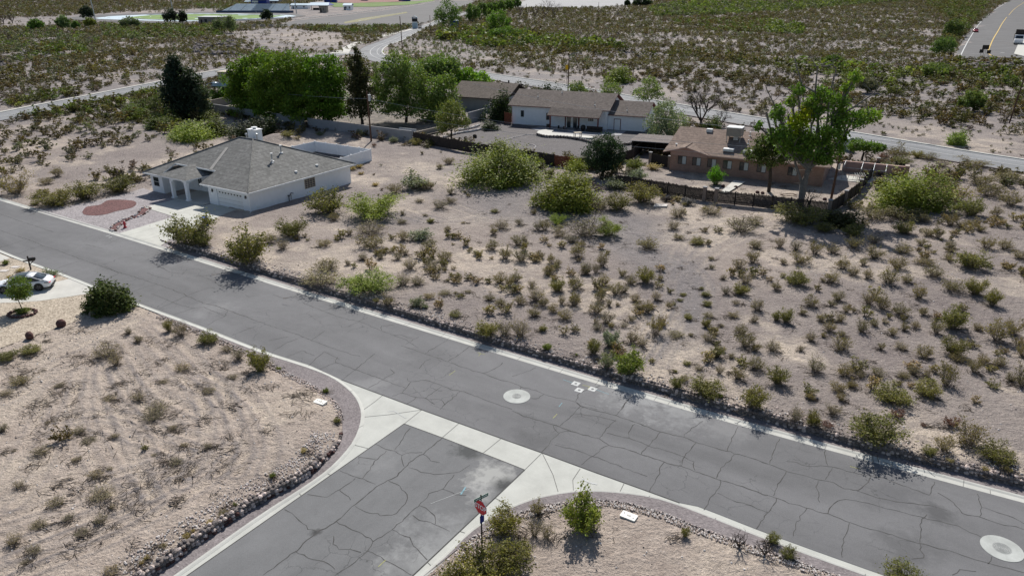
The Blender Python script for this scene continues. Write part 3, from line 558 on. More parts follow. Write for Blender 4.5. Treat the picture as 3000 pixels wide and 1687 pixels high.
for pr in ([(1236, 1200), (1184, 1241)], [(1236, 1200), (1140, 1214), (1058, 1222)], [(1344, 1240), (1296, 1281)], [(1467, 1285), (1415, 1327)], [(1588, 1326), (1537, 1376)], [(1588, 1326), (1620, 1390), (1635, 1440)], [(1700, 1372), (1678, 1405), (1680, 1437)], [(1828, 1416), (1816, 1440)],
           [(1130, 1150), (1100, 1175), (1058, 1205)], [(1035, 1302), (1078, 1313)], [(953, 1383), (970, 1392)], [(868, 1435), (883, 1452)], [(1452, 1459), (1482, 1474)], [(1362, 1560), (1348, 1556)], [(1245, 1640), (1262, 1655)], [(1980, 1487), (1990, 1474)]):
    jl(FL(pr))
o = jb.obj('concrete_joints'); o['kind'] = 'structure'
cb = MB()
for PL, sg in ((resample(FAR, 1.2), 1), (resample(NEAR1, .8), -1), (resample(NEAR2, .8), 1)):
    if PL[0][0] > PL[-1][0]: pass
    s_ = sg
    if PL is not None:
        prof = [(-.22 * s_, .006), (-.10 * s_, .045), (.0, .055), (.02 * s_, .05), (.03 * s_, -.1)]
        if s_ < 0: prof = prof[::-1]
        profile(cb, PL, prof, 'conc')
cb.mats = cb.mats; o = cb.obj('kerb'); o['kind'] = 'structure'
bm = bmesh.new(); bm.from_mesh(o.data); bmesh.ops.recalc_face_normals(bm, faces=bm.faces[:]); bm.to_mesh(o.data); bm.free()
# compacted verges between kerb and walls
def verge(name, A, B, z=.04):
    b = MB(); n = 120; A = np.array(A); B = np.array(B)
    def at(P, n): s = np.r_[0, np.cumsum(np.hypot(*np.diff(P, axis=0).T))]; q = np.linspace(0, s[-1], n); return np.c_[np.interp(q, s, P[:, 0]), np.interp(q, s, P[:, 1])]
    a = at(A, n); c = at(B, n)
    for k in range(n - 1):
        b.face([(*a[k], z), (*a[k + 1], z), (*c[k + 1], z), (*c[k], z)], 'verge')
    o = b.obj(name); bm = bmesh.new(); bm.from_mesh(o.data); bmesh.ops.recalc_face_normals(bm, faces=bm.faces[:])
    if sum(f.normal.z for f in bm.faces) < 0: bmesh.ops.reverse_faces(bm, faces=bm.faces[:])
    bm.to_mesh(o.data); bm.free(); o['kind'] = 'structure'; return o
verge('verge', [p for p in offset_pl(FAR, .03) if WALL[0][0] < p[0] < 75], offset_pl(WALL, .12))
lv_out = [p for p in offset_pl(NEAR1, -.03)]
k0 = min(range(len(NEAR1)), key=lambda i: np.linalg.norm(NEAR1[i] - flat(480, 927)))
ring_px = [(470, 925), (600, 978), (750, 1042), (835, 1090), (905, 1125), (960, 1160), (992, 1195), (1004, 1235)]
RING = smooth_pl(FL(ring_px), 3)
verge('verge', [tuple(p) for p in NEAR1[k0:]], [tuple(p) for p in RING[:-1]] + [tuple(p) for p in LWALL])
ring2_px = [(1150, 1760), (1290, 1650), (1350, 1602), (1420, 1556), (1500, 1512), (1587, 1486), (1650, 1475), (1745, 1466), (1850, 1478), (1955, 1510), (2060, 1552), (2165, 1588), (2250, 1616), (2460, 1690), (2700, 1770)]
RING2 = smooth_pl(FL(ring2_px), 3)
verge('verge', [tuple(p) for p in NEAR2[4:-3]], [tuple(p) for p in RING2])

def paint(name, px, mat, wd=.045, z=.02, closed=False):
    b = MB(); pts = [np.array(flat(*p)) for p in px]
    for a, c in zip(pts[:-1], pts[1:]):
        t = c - a; t /= np.linalg.norm(t); n = np.array([-t[1], t[0]]) * wd / 2
        P = [(*(a - n), z), (*(c - n), z), (*(c + n), z), (*(a + n), z)]; b.face(P, mat)
    o = b.obj(name); o['kind'] = 'structure'; return o
paint('survey_paint', [(1399, 1033), (1421, 1039)], 'lime_paint'); paint('survey_paint', [(1409, 1035), (1402, 1043)], 'lime_paint')
paint('survey_paint', [(1316, 1099), (1334, 1086)], 'lime_paint'); paint('survey_paint', [(1650, 1112), (1684, 1124)], 'cyan_paint', .04)
paint('survey_paint', [(1745, 1141), (1784, 1155)], 'cyan_paint', .04); paint('survey_paint', [(1706, 1128), (1728, 1133), (1722, 1141)], 'lime_paint')
paint('survey_paint', [(1637, 1192), (1647, 1180)], 'cyan_paint'); paint('survey_paint', [(1620, 1225), (1632, 1213)], 'lime_paint', .05); paint('survey_paint', [(1350, 1448), (1364, 1427)], 'cyan_paint', .09)
paint('survey_paint', [(2490, 1366), (2521, 1374)], 'lime_paint'); paint('survey_paint', [(1108, 1660), (1130, 1640)], 'lime_paint'); paint('survey_paint', [(1262, 1475), (1375, 1432)], 'white_paint', .02)
paint('survey_paint', [(1706, 1402), (1726, 1413), (1750, 1418)], 'white_paint', .09, .014); paint('survey_paint', [(1135, 1205), (1155, 1204), (1190, 1225)], 'white_paint', .05, .014)
paint('survey_paint', [(310, 693), (322, 690)], 'white_paint', .1); paint('survey_paint', [(318, 697), (328, 694)], 'white_paint', .1)

# manholes and valve boxes
for (px, py, r, ri, lb) in ((1514, 1161, .93, .33, 'round concrete manhole collar beside the three white square valve boxes'), (2935, 1606, .95, .42, 'large round concrete manhole collar at the right edge of the street')):
    p = flat(px, py); t = empty('manhole', (p[0], p[1], .012), 0, lb, 'manhole', 'manholes in the street')
    b = MB(); b.disc((0, 0, .004), r, 'collar', 40, .016); b.obj('concrete_collar', t)
    b = MB(); b.disc((0, 0, .0165), ri, 'iron', 32, .022)
    for k in range(5): b.tube([(ri * (.2 + .16 * k) * math.cos(a), ri * (.2 + .16 * k) * math.sin(a), .023) for a in np.linspace(0, 6.28, 20)], .006, 'valve', 3)
    b.obj('lid', t)
for (px, py, lb) in ((1687, 1124, 'white square valve cover nearest the gutter, left of the other two'), (1736, 1140, 'white square valve cover right of the yellow mark'), (1697, 1143, 'white square valve cover nearest the round manhole')):
    p = flat(px, py); t = empty('valve_cover', (p[0], p[1], .012), math.radians(-32), lb, 'valve cover', 'white square valve covers in the street')
    b = MB(); b.box(-.27, .27, -.27, .27, .002, .012, 'white_paint'); b.obj('square_collar', t); b = MB(); b.disc((0, 0, .0125), .1, 'valve', 16, .018); b.obj('iron_cap', t)
for (px, py, a, lb) in ((938, 1179, -25, 'pale rectangular meter box lid in the cleared corner lot'), (1842, 1513, -32, 'white rectangular meter box lid on the bare corner right of the stop sign')):
    p = G(px, py); t = empty('meter_box_lid', (p[0], p[1], p[2]), math.radians(a), lb, 'meter box lid', 'meter box lids')
    b = MB(); b.prism([(x * .43, y * .26) for x, y in ((-1, -.85), (-.93, -1), (.93, -1), (1, -.85), (1, .85), (.93, 1), (-.93, 1), (-1, .85))], -.05, .09, 'lid'); b.obj('lid', t)
    b = MB(); b.box(-.1, .1, -.05, .05, .091, .1, 'conc_plain'); b.box(.26, .3, -.12, -.04, .091, .098, 'valve'); b.box(-.3, -.26, .04, .12, .091, .098, 'valve'); b.obj('label_plate', t)

# stone retaining walls
def stone_wall(name, PL, h, lab, side, mats, step=.24, cap='rock_pink'):
    b = MB(); cen = resample(PL, step)
    b2 = MB(); 
    L = offset_pl(resample(PL, 1.0), .10 * side); R = offset_pl(resample(PL, 1.0), .42 * side)
    for k in range(len(L) - 1):
        hh = h * min(1, (k + .5) / 5)
        b.prism([tuple(L[k]), tuple(L[k + 1]), tuple(R[k + 1]), tuple(R[k])], -.1, hh - .07, mats[0])
    rows = max(2, int(round(h / .17)))
    for r in range(rows):
        z = (r + .5) * h / rows
        for k, p in enumerate(offset_pl(cen, (.09 + .03 * r) * side)):
            if z > h * min(1, (k * step + .5) / 5) + .05: continue
            j = random.uniform(-.04, .04); b.stone((p[0] + j, p[1] - j, z + random.uniform(-.02, .02)), random.uniform(.10, .18), random.choice(mats) if r < rows - 1 else random.choice([cap, mats[0], mats[0]]))
    for k, p in enumerate(offset_pl(cen, .34 * side)):
        if k * step > 3 and random.random() < .85: b.stone((p[0], p[1], h - .02), random.uniform(.09, .15), random.choice([cap, mats[0], mats[0], 'rock_dark']))
    return tag(b.obj(name), lab, 'stone wall')
stone_wall('stone_retaining_wall', WALL, .5, 'long low dark stone retaining wall along the far side of the street', 1, ['rock_dark', 'rock_dark', 'rock_dark', 'rock_pink'])
stone_wall('stone_retaining_wall', LWALL, .5, 'low pinkish stone retaining wall curving along the side street at lower left', -1, ['rock_dark', 'rock_pink', 'rock_pink', 'rock_red'], cap='rock_pink')
def rubble(name, PL, w0, w1, n, r0, r1, mats, zf=None, lab=None):
    b = MB(); P = resample(PL, .3)
    for _ in range(n):
        k = random.randrange(len(P) - 1); t = P[k + 1] - P[k]; t = t / np.linalg.norm(t); nn = np.array([-t[1], t[0]]); q = P[k] + t * random.uniform(0, .3) + nn * random.uniform(w0, w1)
        z = float(gh(q[0], q[1])) if zf is None else zf; b.stone((q[0], q[1], z + .02), random.uniform(r0, r1), random.choice(mats))
    return tag(b.obj(name), lab, None, None, 'stuff')
rubble('rubble', WALL, .5, 1.5, 1500, .03, .09, ['rock_pink', 'rock_white', 'rock_dark'])
rubble('rubble', LWALL, -1.9, -.45, 1500, .02, .07, ['rock_pink', 'rock_white', 'rock_white'])
rubble('rubble', RING, -.45, .08, 1300, .025, .075, ['rock_pink', 'rock_pink', 'rock_white', 'rock_dark'], .06)
rubble('stone_edging', RING2[6:], -.5, .08, 2600, .02, .055, ['rock_white', 'rock_white', 'rock_pink', 'rock_dark'], .05)
rubble('rubble', RING2[:8], -1.4, -.1, 420, .02, .06, ['rock_white', 'rock_pink'], .08)
b = MB()
for _ in range(3400):                                                 # loose stones over the lots
    y = random.uniform(27, 120) if random.random() < .8 else random.uniform(27, 60); x = random.uniform(-.95, .85) * y
    if inside([tuple(p) for p in STREET], np.array([x]), np.array([y]))[0] or inside([tuple(p) for p in YARD], np.array([x]), np.array([y]))[0]: continue
    b.stone((x, y, float(gh(x, y)) + .01), random.uniform(.02, .065) * (1 + y / 160), random.choice(['rock_pink', 'rock_white', 'rock_white', 'rock_white', 'rock_dark']))
tag(b.obj('loose_stones'), kind='stuff')

# ------------------------------------------------------------------ front yard of the white house
sheet('gravel_yard', YARD, .03, 'grey_gravel'); sheet('beige_gravel_yard', [tuple(p) for p in BEIGE], .02, 'beige_gravel')
DR = [tuple(flat(354, 686)), tuple(flat(420, 665)), tuple(flat(516, 641))] + [HW.w(-8.2, -6.0), HW.w(-13.8, -5.4), HW.w(-13.8, -3.4), HW.w(-8.2, -1.0), HW.w(-8.2, 0.05), HW.w(1.0, .05), HW.w(1.0, -4.2)] + [tuple(flat(560, 688)), tuple(flat(490, 704)), tuple(flat(540, 748)), tuple(flat(478, 728))]
DR = [tuple(flat(350, 685)), HW.w(-6.7, -6.2), HW.w(-13.6, -5.6), HW.w(-13.6, -1.2), HW.w(-7.6, -1.0), HW.w(-7.6, .05), HW.w(.6, .05), HW.w(.9, -4.2), tuple(flat(497, 704)), tuple(flat(470, 722))]
sheet('driveway', DR, .062, 'drive')
RED1 = smooth_pl(FL([(241, 622), (252, 608), (272, 604), (295, 600), (313, 589), (340, 586), (370, 587), (393, 590), (400, 597), (392, 607), (370, 614), (340, 620), (318, 627), (290, 632), (262, 632), (246, 629), (241, 622)]), 3)
sheet('red_gravel_bed', RED1[:-1], .05, 'red_gravel')
RED2 = smooth_pl(FL([(321, 674), (334, 660), (350, 650), (364, 643), (380, 639), (396, 634), (406, 625), (416, 612), (424, 607), (437, 609), (440, 614), (430, 624), (415, 633), (400, 638), (385, 642), (370, 648), (356, 660), (345, 671), (336, 679), (321, 674)]), 3)
sheet('red_gravel_bed', RED2[:-1], .05, 'red_gravel')
c_ = sum(RED2) / len(RED2); sb_ = empty('stone_border', (*c_, .1), 0, 'white and red stones edging the winding red gravel creek bed', 'stone border')
for k, p in enumerate(resample(RED2, .44)[:95]):
    b = MB(); b.stone((p[0] - c_[0] + random.uniform(-.06, .06), p[1] - c_[1] + random.uniform(-.06, .06), 0), random.uniform(.11, .22), random.choice(['rock_white', 'rock_white', 'rock_pink', 'rock_red'])); b.obj('stone', sb_)
sheet('driveway', FL([(-60, 889), (0, 888), (60, 886), (116, 882), (200, 870), (262, 860), (290, 851), (279, 845), (204, 817), (165, 826), (60, 842), (-60, 850)]), .03, 'conc_plain')
sheet('driveway', FL([(-120, 790), (0, 766), (30, 757), (10, 748), (-120, 700)]), .028, 'conc_plain')
for q in ((45, 783), (12, 794)):
    p = flat(*q); b = MB(); b.prism([(p[0] - .4, p[1] - .2), (p[0] + .35, p[1] - .25), (p[0] + .45, p[1] + .2), (p[0] - .3, p[1] + .25)], .02, .06, 'rock_white')
    tag(b.obj('stepping_stone'), 'flat pale stepping stone %s' % ('nearer the mailbox post' if q[0] == 45 else 'at the left edge of the photo'), 'stepping stone')
def boulder(px, py, wpx, hpx, lab, mat='rock_red', name='boulder', cat='boulder'):
    p = G(px, py); m = mpp(p); r = wpx * m / 2
    bm = bmesh.new(); bmesh.ops.create_icosphere(bm, subdivisions=3, radius=1); s = random.randrange(99)
    for v in bm.verts:
        k = .82 + .36 * float(fbm(v.co.x * 1.6 + 5, v.co.y * 1.6 + v.co.z * 2.1, 3, s)); v.co *= k; v.co.x *= r; v.co.y *= r * .8; v.co.z = v.co.z * hpx * m * .55 + hpx * m * .35
    me = bpy.data.meshes.new(name); bm.to_mesh(me); bm.free(); me.materials.append(M[mat]); me.polygons.foreach_set('use_smooth', [True] * len(me.polygons))
    o = bpy.data.objects.new(name, me); C.objects.link(o); o.location = p; o.rotation_euler = (0, 0, random.random() * 3); return tag(o, lab, cat)
boulder(180, 956, 28, 25, 'dark red-brown boulder, middle of the three along the beige gravel edge')
boulder(88, 991, 26, 24, 'dark red-brown boulder nearest the left edge of the photo, below the planter ring')
boulder(273, 925, 22, 17, 'small grey boulder just left of the round bush', 'rock_dark')
boulder(348, 903, 26, 14, 'low reddish boulder under the right side of the round bush')
boulder(1391, 404, 14, 12, 'small black boulder alone on the grey gravel yard', 'bark_dark')
boulder(2517, 235, 12, 8, 'single pale boulder on the slope under the guardrail', 'rock_white') if False else None
# planter ring
c = np.array(flat(66, 920)); b = MB()
for k in range(17):
    a = 2 * math.pi * k / 17; b.stone((c[0] + 1.08 * math.cos(a), c[1] + .85 * math.sin(a), .11), random.uniform(.15, .2), 'rock_red', (1.2, 1.0, .7))
tag(b.obj('planter_ring'), 'ring of dark red stones round the small lollipop tree', 'planter ring')
# ------------------------------------------------------------------ buildings
def window(par, ax, c, a0, a1, z0, z1, sg, glass='glass', frame='trim', bars=(1, 0), half=None, name='window', label=None):
    """a window on the plane ax=c looking towards sg: frame mesh > pane child"""
    f = MB(); g = MB()
    def bx(b, p0, p1, q0, q1, d0, d1, m):
        lo, hi = sorted((c + sg * d0, c + sg * d1))
        if ax == 'y': b.box(p0, p1, lo, hi, q0, q1, m)
        else: b.box(lo, hi, p0, p1, q0, q1, m)
    t = .055
    bx(f, a0, a1, z0, z0 + t, .0, .05, frame); bx(f, a0, a1, z1 - t, z1, .0, .05, frame); bx(f, a0, a0 + t, z0 + t, z1 - t, .0, .05, frame); bx(f, a1 - t, a1, z0 + t, z1 - t, .0, .05, frame)
    for k in range(bars[0]): x = a0 + (a1 - a0) * (k + 1) / (bars[0] + 1); bx(f, x - .02, x + .02, z0 + t, z1 - t, .0, .04, frame)
    for k in range(bars[1]): z = z0 + (z1 - z0) * (k + 1) / (bars[1] + 1); bx(f, a0 + t, a1 - t, z - .02, z + .02, .001, .038, frame)
    if half: bx(g, a0 + t, (a0 + a1) / 2, z0 + t, z1 - t, .004, .02, glass if half == 'r' else 'curtain'); bx(g, (a0 + a1) / 2, a1 - t, z0 + t, z1 - t, .004, .02, 'curtain' if half == 'r' else glass)
    else: bx(g, a0 + t, a1 - t, z0 + t, z1 - t, .004, .02, glass)
    fo = f.obj(name, par); g.obj('pane', fo)
    if label: fo['label'] = label
    return fo
def slab(b, pts, th, mat, side=None):
    """roof plane with thickness th (downwards)"""
    n = len(pts); i = len(b.v); b.v += [tuple(p) for p in pts] + [(p[0], p[1], p[2] - th) for p in pts]; m = b.m(mat); ms = b.m(side or mat)
    b.f.append(tuple(range(i, i + n))); b.mi.append(m); b.f.append(tuple(range(i + n, i + 2 * n))[::-1]); b.mi.append(ms)
    for k in range(n): b.f.append((i + k, i + n + k, i + n + (k + 1) % n, i + (k + 1) % n)); b.mi.append(ms)

# --- white hip-roofed house
t = empty('house', (*HW.o, 0), HW.a, 'white stucco house with grey hipped shingle roof and a two-car garage facing the street', 'house')
b = MB()
foot = [(-20.1, 0), (-17.5, 0), (-17.5, 3.4), (-7.9, 3.4), (-7.9, 0), (-6.25, 0), (-6.25, .12), (-1.35, .12), (-1.35, 0), (0, 0), (0, 17.9), (-20.1, 17.9)]
b.prism(foot, -.1, 2.75, 'stucco'); b.obj('wall', t)
zr, pt, ev = 2.72, .43, .6
def zf(d): return zr + (d + ev) * pt
rz = zf(8.95); RL = (-11.6, 8.95, rz); RR = (-8.95, 8.95, rz)
b = MB()
slab(b, [(-20.7, -.6, zr), (-17.0, -.6, zr), (-17.0, 2.1, zf(2.1)), (-8.6, 2.1, zf(2.1)), (-8.6, -.6, zr), (.6, -.6, zr), RR, RL], .16, 'roof_grey', 'trim')
slab(b, [(.6, -.6, zr), (.6, 18.5, zr), RR], .16, 'roof_grey', 'trim'); slab(b, [(.6, 18.5, zr), (-20.7, 18.5, zr), RL, RR], .16, 'roof_grey', 'trim'); slab(b, [(-20.7, 18.5, zr), (-20.7, -.6, zr), RL], .16, 'roof_grey', 'trim')
for A, B_ in (((.6, -.6, zr), RR), ((-20.7, -.6, zr), RL), (RL, RR), ((.6, 18.5, zr), RR)):
    b.tube([Vector(A) + Vector((0, 0, .02)), Vector(B_) + Vector((0, 0, .02))], .10, 'roof_grey', 6)
roof = b.obj('roof', t)
b = MB()                                                               # small raised ridge band left of the garage
slab(b, [(-9.9, 2.0, zf(2.0) + .05), (-9.3, 2.0, zf(2.0) + .05), (-11.3, 6.6, zf(6.6) + .05), (-11.8, 6.6, zf(6.6) + .05)], .05, 'flash'); b.obj('valley_flashing', roof)
b = MB()                                                               # eave strips
b.box(-20.72, -17.0, -.66, -.6, zr - .2, zr - .01, 'trim'); b.box(-8.6, .66, -.66, -.6, zr - .2, zr - .01, 'trim'); b.box(.6, .66, -.6, 18.5, zr - .2, zr - .01, 'trim'); b.box(-17.0, -8.6, 2.04, 2.1, zf(2.1) - .2, zf(2.1) - .01, 'trim'); b.box(-8.66, -8.6, -.6, 2.04, zr - .2, zr - .02, 'trim')
b.obj('fascia', t)
# porch: hipped roof, two square columns and arched headers
b = MB(); pz = 3.0; X0, X1, Y0 = -16.4, -10.4, -1.35
pk = (-13.4, 1.6, pz + 1.15); pk2 = (-13.4, 3.4, pz + 1.15)
slab(b, [(X0, Y0, pz), (X1, Y0, pz), pk], .14, 'roof_grey', 'trim'); slab(b, [(X1, Y0, pz), (X1, 2.6, pz), (X1, 3.2, pz), pk2, pk], .14, 'roof_grey', 'trim'); slab(b, [(X0, 3.2, pz), (X0, Y0, pz), pk, pk2], .14, 'roof_grey', 'trim')
po = b.obj('porch_roof', t)
def arch(b, a0, a1, z0, z1, c, th, ax, mat):
    n = 12; P = [(a0, z1), (a0, z0)] + [(a0 + (a1 - a0) * (.5 - .5 * math.cos(math.pi * k / n)), z0 + (z1 - z0 - .18) * math.sin(math.pi * k / n)) for k in range(1, n)] + [(a1, z0), (a1, z1)]
    for k in range(1, len(P) - 2):
        q = [P[k], P[k + 1], (P[k + 1][0], z1), (P[k][0], z1)]
        lo, hi = c, c + th
        if ax == 'y': vs = [[(x, lo, z) for x, z in q], [(x, hi, z) for x, z in q]]
        else: vs = [[(lo, x, z) for x, z in q], [(hi, x, z) for x, z in q]]
        b.face(vs[0], mat); b.face(vs[1][::-1], mat); b.face([vs[0][0], vs[1][0], vs[1][1], vs[0][1]][::-1], mat)
b = MB(); arch(b, -13.9, -11.25, 2.25, 2.95, -.98, .3, 'y', 'stucco'); arch(b, -.6, 3.3, 2.25, 2.95, -11.25, .3, 'x', 'stucco'); arch(b, -.6, 3.3, 2.25, 2.95, -14.25, .3, 'x', 'stucco'); b.obj('porch_arch', t)
for x in (-14.08, -11.1):
    b = MB(); b.box(x - .2, x + .2, -1.03, -.63, .0, 2.95, 'stucco'); b.box(x - .27, x + .27, -1.1, -.56, 0, .3, 'stucco'); b.box(x - .25, x + .25, -1.08, -.58, 2.2, 2.32, 'stucco'); b.obj('porch_column', t)
b = MB(); b.box(-14.6, -8.0, -1.1, 3.4, -.1, .14, 'conc_plain'); b.obj('porch_slab', t)
# garage door > glass strip
b = MB(); b.box(-6.2, -1.4, .10, .13, .02, 2.12, 'trim')
for z in (.55, 1.08, 1.6): b.box(-6.2, -1.4, .09, .10, z - .012, z + .012, 'block')
gd = b.obj('garage_door', t)
b = MB()
for k in range(8): x = -5.9 + k * .565; b.box(x, x + .3, .075, .099, 1.78, 1.95, 'glass')
b.obj('pane', gd)
for x in (-7.0, -.65):
    b = MB(); b.box(x - .1, x + .1, -.14, 0, 1.75, 2.1, 'black'); b.box(x - .07, x + .07, -.22, -.06, 1.8, 2.0, 'iron'); b.obj('wall_lantern', t)
b = MB(); b.tube([(.12, -.12, 2.6), (.12, -.12, .25), (.25, -.5, .1), (.6, -1.3, .06)], .05, 'trim', 6); b.obj('downspout', t)
window(t, 'y', 0, -19.5, -18.2, .85, 2.2, -1, 'glass', 'trim', (0, 1)); window(t, 'y', 3.4, -14.6, -13.7, .7, 2.2, -1); window(t, 'y', 3.4, -11.7, -11.3, .2, 2.25, -1, bars=(0, 0))
b = MB(); b.box(-11.1, -10.05, 3.33, 3.4, .14, 2.25, 'trim'); d = b.obj('front_door', t); b = MB(); b.disc((0, 0, 0), .05, 'steel', 10, .04); q = b.obj('door_handle', d); q.location = (-10.15, 3.3, 1.1); q.rotation_euler = (math.pi / 2, 0, 0)
window(t, 'x', 0, 9.1, 11.0, 1.0, 2.3, 1, 'glass', 'cream', (3, 4), name='barred_window')
b = MB(); b.box(-13.2, -11.6, 11.6, 12.8, 5.2, 7.3, 'stucco'); b.box(-13.3, -11.5, 11.5, 12.9, 7.3, 7.42, 'trim'); ch = b.obj('chimney', t)
b = MB(); b.disc((-12.4, 12.2, 7.42), .22, 'steel', 14, 7.6); b.disc((-12.4, 12.2, 7.6), .42, 'white_metal', 16, 7.7); b.obj('chimney_cap', ch)
def pipe(par, x, y, z0, h, r=.07, cap=True, name='roof_vent'):
    b = MB(); b.disc((x, y, z0 - .12), r * 3.2, 'white_metal', 12, z0 + .04); b.tube([(x, y, z0 - .3), (x, y, z0 + h)], r, 'steel', 10)
    if cap: b.disc((x, y, z0 + h), r * 2.1, 'white_metal', 12, z0 + h + .08)
    return b.obj(name, par)
def zr_side(x): return zr + (.6 - x) * pt
pipe(t, -3.9, 7.5, zr_side(-3.9), 1.0, .09); pipe(t, -3.6, 7.2, zr_side(-3.6), .35, .06); pipe(t, -5.1, 10.2, zr_side(-5.1), .95, .09)
for (x, y) in ((-.8, 8.6), (-1.0, 12.6)): 
    b = MB(); b.disc((x, y, zr_side(x) - .05), .2, 'white_metal', 12, zr_side(x) + .16); b.obj('roof_cap', t)
for (x, y) in ((-11.0, 9.6), (-9.9, 10.4)):
    b = MB(); b.tube([(x, y, rz - .4), (x, y, rz + .25)], .1, 'steel', 10); b.stone((x, y, rz + .38), .22, 'steel', (1, 1, .8)); b.obj('turbine_vent', t)
b = MB(); b.box(0, .05, .9, 1.4, .35, .65, 'trim'); b.obj('wall_grille', t)
b = MB(); b.tube([(.1, 5.9, .9), (.12, 6.2, .7), (.15, 6.5, 1.1), (.12, 6.9, .95)], .045, 'black', 5); b.tube([(.12, 6.1, 0), (.12, 6.1, .9)], .05, 'black', 5); b.tube([(.12, 6.5, 0.2), (.12, 6.5, .9)], .05, 'steel', 5); b.obj('utility_meter', t)
# vinyl fence behind the house
vt = empty('vinyl_fence', (*HW.w(-20, 18), 0), HW.a, 'white vinyl privacy fence enclosing the yard behind the white house', 'fence')
def fence_panels(par, pts, h, mat, step, post_w=.13, slat=False, rail=None, jag=0, post_mat=None, zlist=None, pname='fence_panel', cap=None):
    for (a, c) in zip(pts[:-1], pts[1:]):
        a = np.array(a, float); c = np.array(c, float); L = np.linalg.norm(c - a); n = max(1, int(round(L / step))); t_ = (c - a) / L; nn = np.array([-t_[1], t_[0]])
        for k in range(n):
            p = a + (c - a) * k / n; q = a + (c - a) * (k + 1) / n; b = MB()
            def bar(p, q, wd, z0, z1, m): P = [p - nn * wd, q - nn * wd, q + nn * wd, p + nn * wd]; b.prism([tuple(v) for v in P], z0, z1, m)
            if slat:
                m_ = int(np.linalg.norm(q - p) / .15)
                for j in range(m_):
                    u0 = p + (q - p) * (j + .04) / m_; u1 = p + (q - p) * (j + .93) / m_; bar(u0, u1, .012, .03, h - random.uniform(0, jag), mat)
                for zz in (.35, h - .4): P_ = [p + nn * .014, q + nn * .014, q + nn * .06, p + nn * .06]; b.prism([tuple(v) for v in P_], zz, zz + .09, rail or mat)
            else:
                bar(p, q, .02, .05, h - .08, mat); bar(p, q, .035, h - .08, h + .02, rail or mat); bar(p, q, .035, .02, .12, rail or mat)
            b.obj(pname, par)
            b = MB(); b.prism([(p[0] - post_w / 2, p[1] - post_w / 2), (p[0] + post_w / 2, p[1] - post_w / 2), (p[0] + post_w / 2, p[1] + post_w / 2), (p[0] - post_w / 2, p[1] + post_w / 2)], 0, h + .06, post_mat or mat)
            if cap: b.prism([(p[0] - .1, p[1] - .1), (p[0] + .1, p[1] - .1), (p[0] + .1, p[1] + .1), (p[0] - .1, p[1] + .1)], h + .06, h + .13, cap)
            b.obj('fence_post', par)
fence_panels(vt, [(0, 0), (.3, 12.3), (12.8, 12.3), (13.6, .1)], 1.85, 'vinyl', 2.4, cap='vinyl')
sheet('gravel_yard', [HW.w(-20, 18), HW.w(-19.8, 30.2), HW.w(-7.3, 30.2), HW.w(-6.5, 18)], .14, 'dark_gravel')

# --- white gabled house with brown roof
t = empty('house', (*ST.o, 0), ST.a, 'long white stucco house with brown gabled roof and red trim behind the gravel yard', 'house')
b = MB(); b.prism([(0, 0), (20.1, 0), (20.1, 12), (0, 12)], -.1, 3.75, 'stucco')
for x in (0.01, 20.09):
    b.face([(x, .01, 3.7), (x, 11.99, 3.7), (x, 6, 6.15)] if x < 1 else [(x, 11.99, 3.7), (x, .01, 3.7), (x, 6, 6.15)], 'stucco')
b.box(20.1, 27.4, .9, 10.5, -.1, 2.85, 'stucco')
b.face([(27.4, .9, 2.85), (27.4, 10.5, 2.85), (27.4, 5.7, 4.9)], 'stucco'); b.obj('wall', t)
b = MB(); e0 = 3.86; rp = (6.35 - e0) / 6.6
slab(b, [(-.7, -.6, e0), (20.7, -.6, e0), (20.7, 6, 6.35), (-.7, 6, 6.35)], .14, 'roof_brown', 'red_trim')
slab(b, [(20.7, 12.6, e0), (-.7, 12.6, e0), (-.7, 6, 6.35), (20.7, 6, 6.35)], .14, 'roof_brown', 'red_trim'); b.obj('roof', t)
b = MB(); slab(b, [(8.6, -3.0, 2.72), (19.3, -3.0, 2.72), (19.3, -.55, e0 + .03), (8.6, -.55, e0 + .03)], .13, 'roof_brown', 'red_trim'); b.obj('porch_roof', t)
b = MB(); g0 = 2.98; gp = 1.95
slab(b, [(20.2, .3, g0), (28.0, .3, g0), (28.0, 5.7, 5.1), (20.2, 5.7, 5.1)], .13, 'roof_brown', 'red_trim'); slab(b, [(28.0, 11.1, g0), (20.2, 11.1, g0), (20.2, 5.7, 5.1), (28.0, 5.7, 5.1)], .13, 'roof_brown', 'red_trim'); b.obj('garage_roof', t)
for x in (9.2, 19.0):
    b = MB(); b.box(x - .12, x + .12, -2.75, -2.51, 0, 2.6, 'red_trim'); b.obj('porch_post', t)
window(t, 'y', 0, 1.9, 2.7, 1.5, 2.9, -1, bars=(0, 0)); window(t, 'y', 0, 7.4, 8.2, 1.2, 2.7, -1, bars=(0, 0)); window(t, 'y', 0, 16.2, 17.4, 1.5, 2.2, -1, bars=(2, 0))
b = MB()
for k, x in enumerate((11.7, 13.0)): b.box(x, x + .18, -.08, 0, .05, 2.35, 'trim'); b.box(x + 1.0, x + 1.2, -.08, 0, .05, 2.35, 'trim'); b.box(x + .18, x + 1.0, -.08, 0, 2.15, 2.35, 'trim'); b.box(x + .18, x + 1.0, -.03, 0, .05, 2.15, 'glass')
b.box(11.45, 11.68, -.1, 0, .02, 2.5, 'red_trim'); b.box(14.24, 14.5, -.1, 0, .02, 2.5, 'red_trim'); b.obj('french_door', t)
b = MB(); b.box(21.3, 22.7, .82, .9, 0, 2.2, 'red_trim'); b.box(21.42, 22.58, .79, .82, 0.02, 2.1, 'trim'); b.obj('side_door', t)
b = MB(); b.box(-.05, .02, -.05, 0, 0, 3.7, 'red_trim'); b.obj('corner_trim', t)
def zs(y): return e0 + (y + .6) * rp
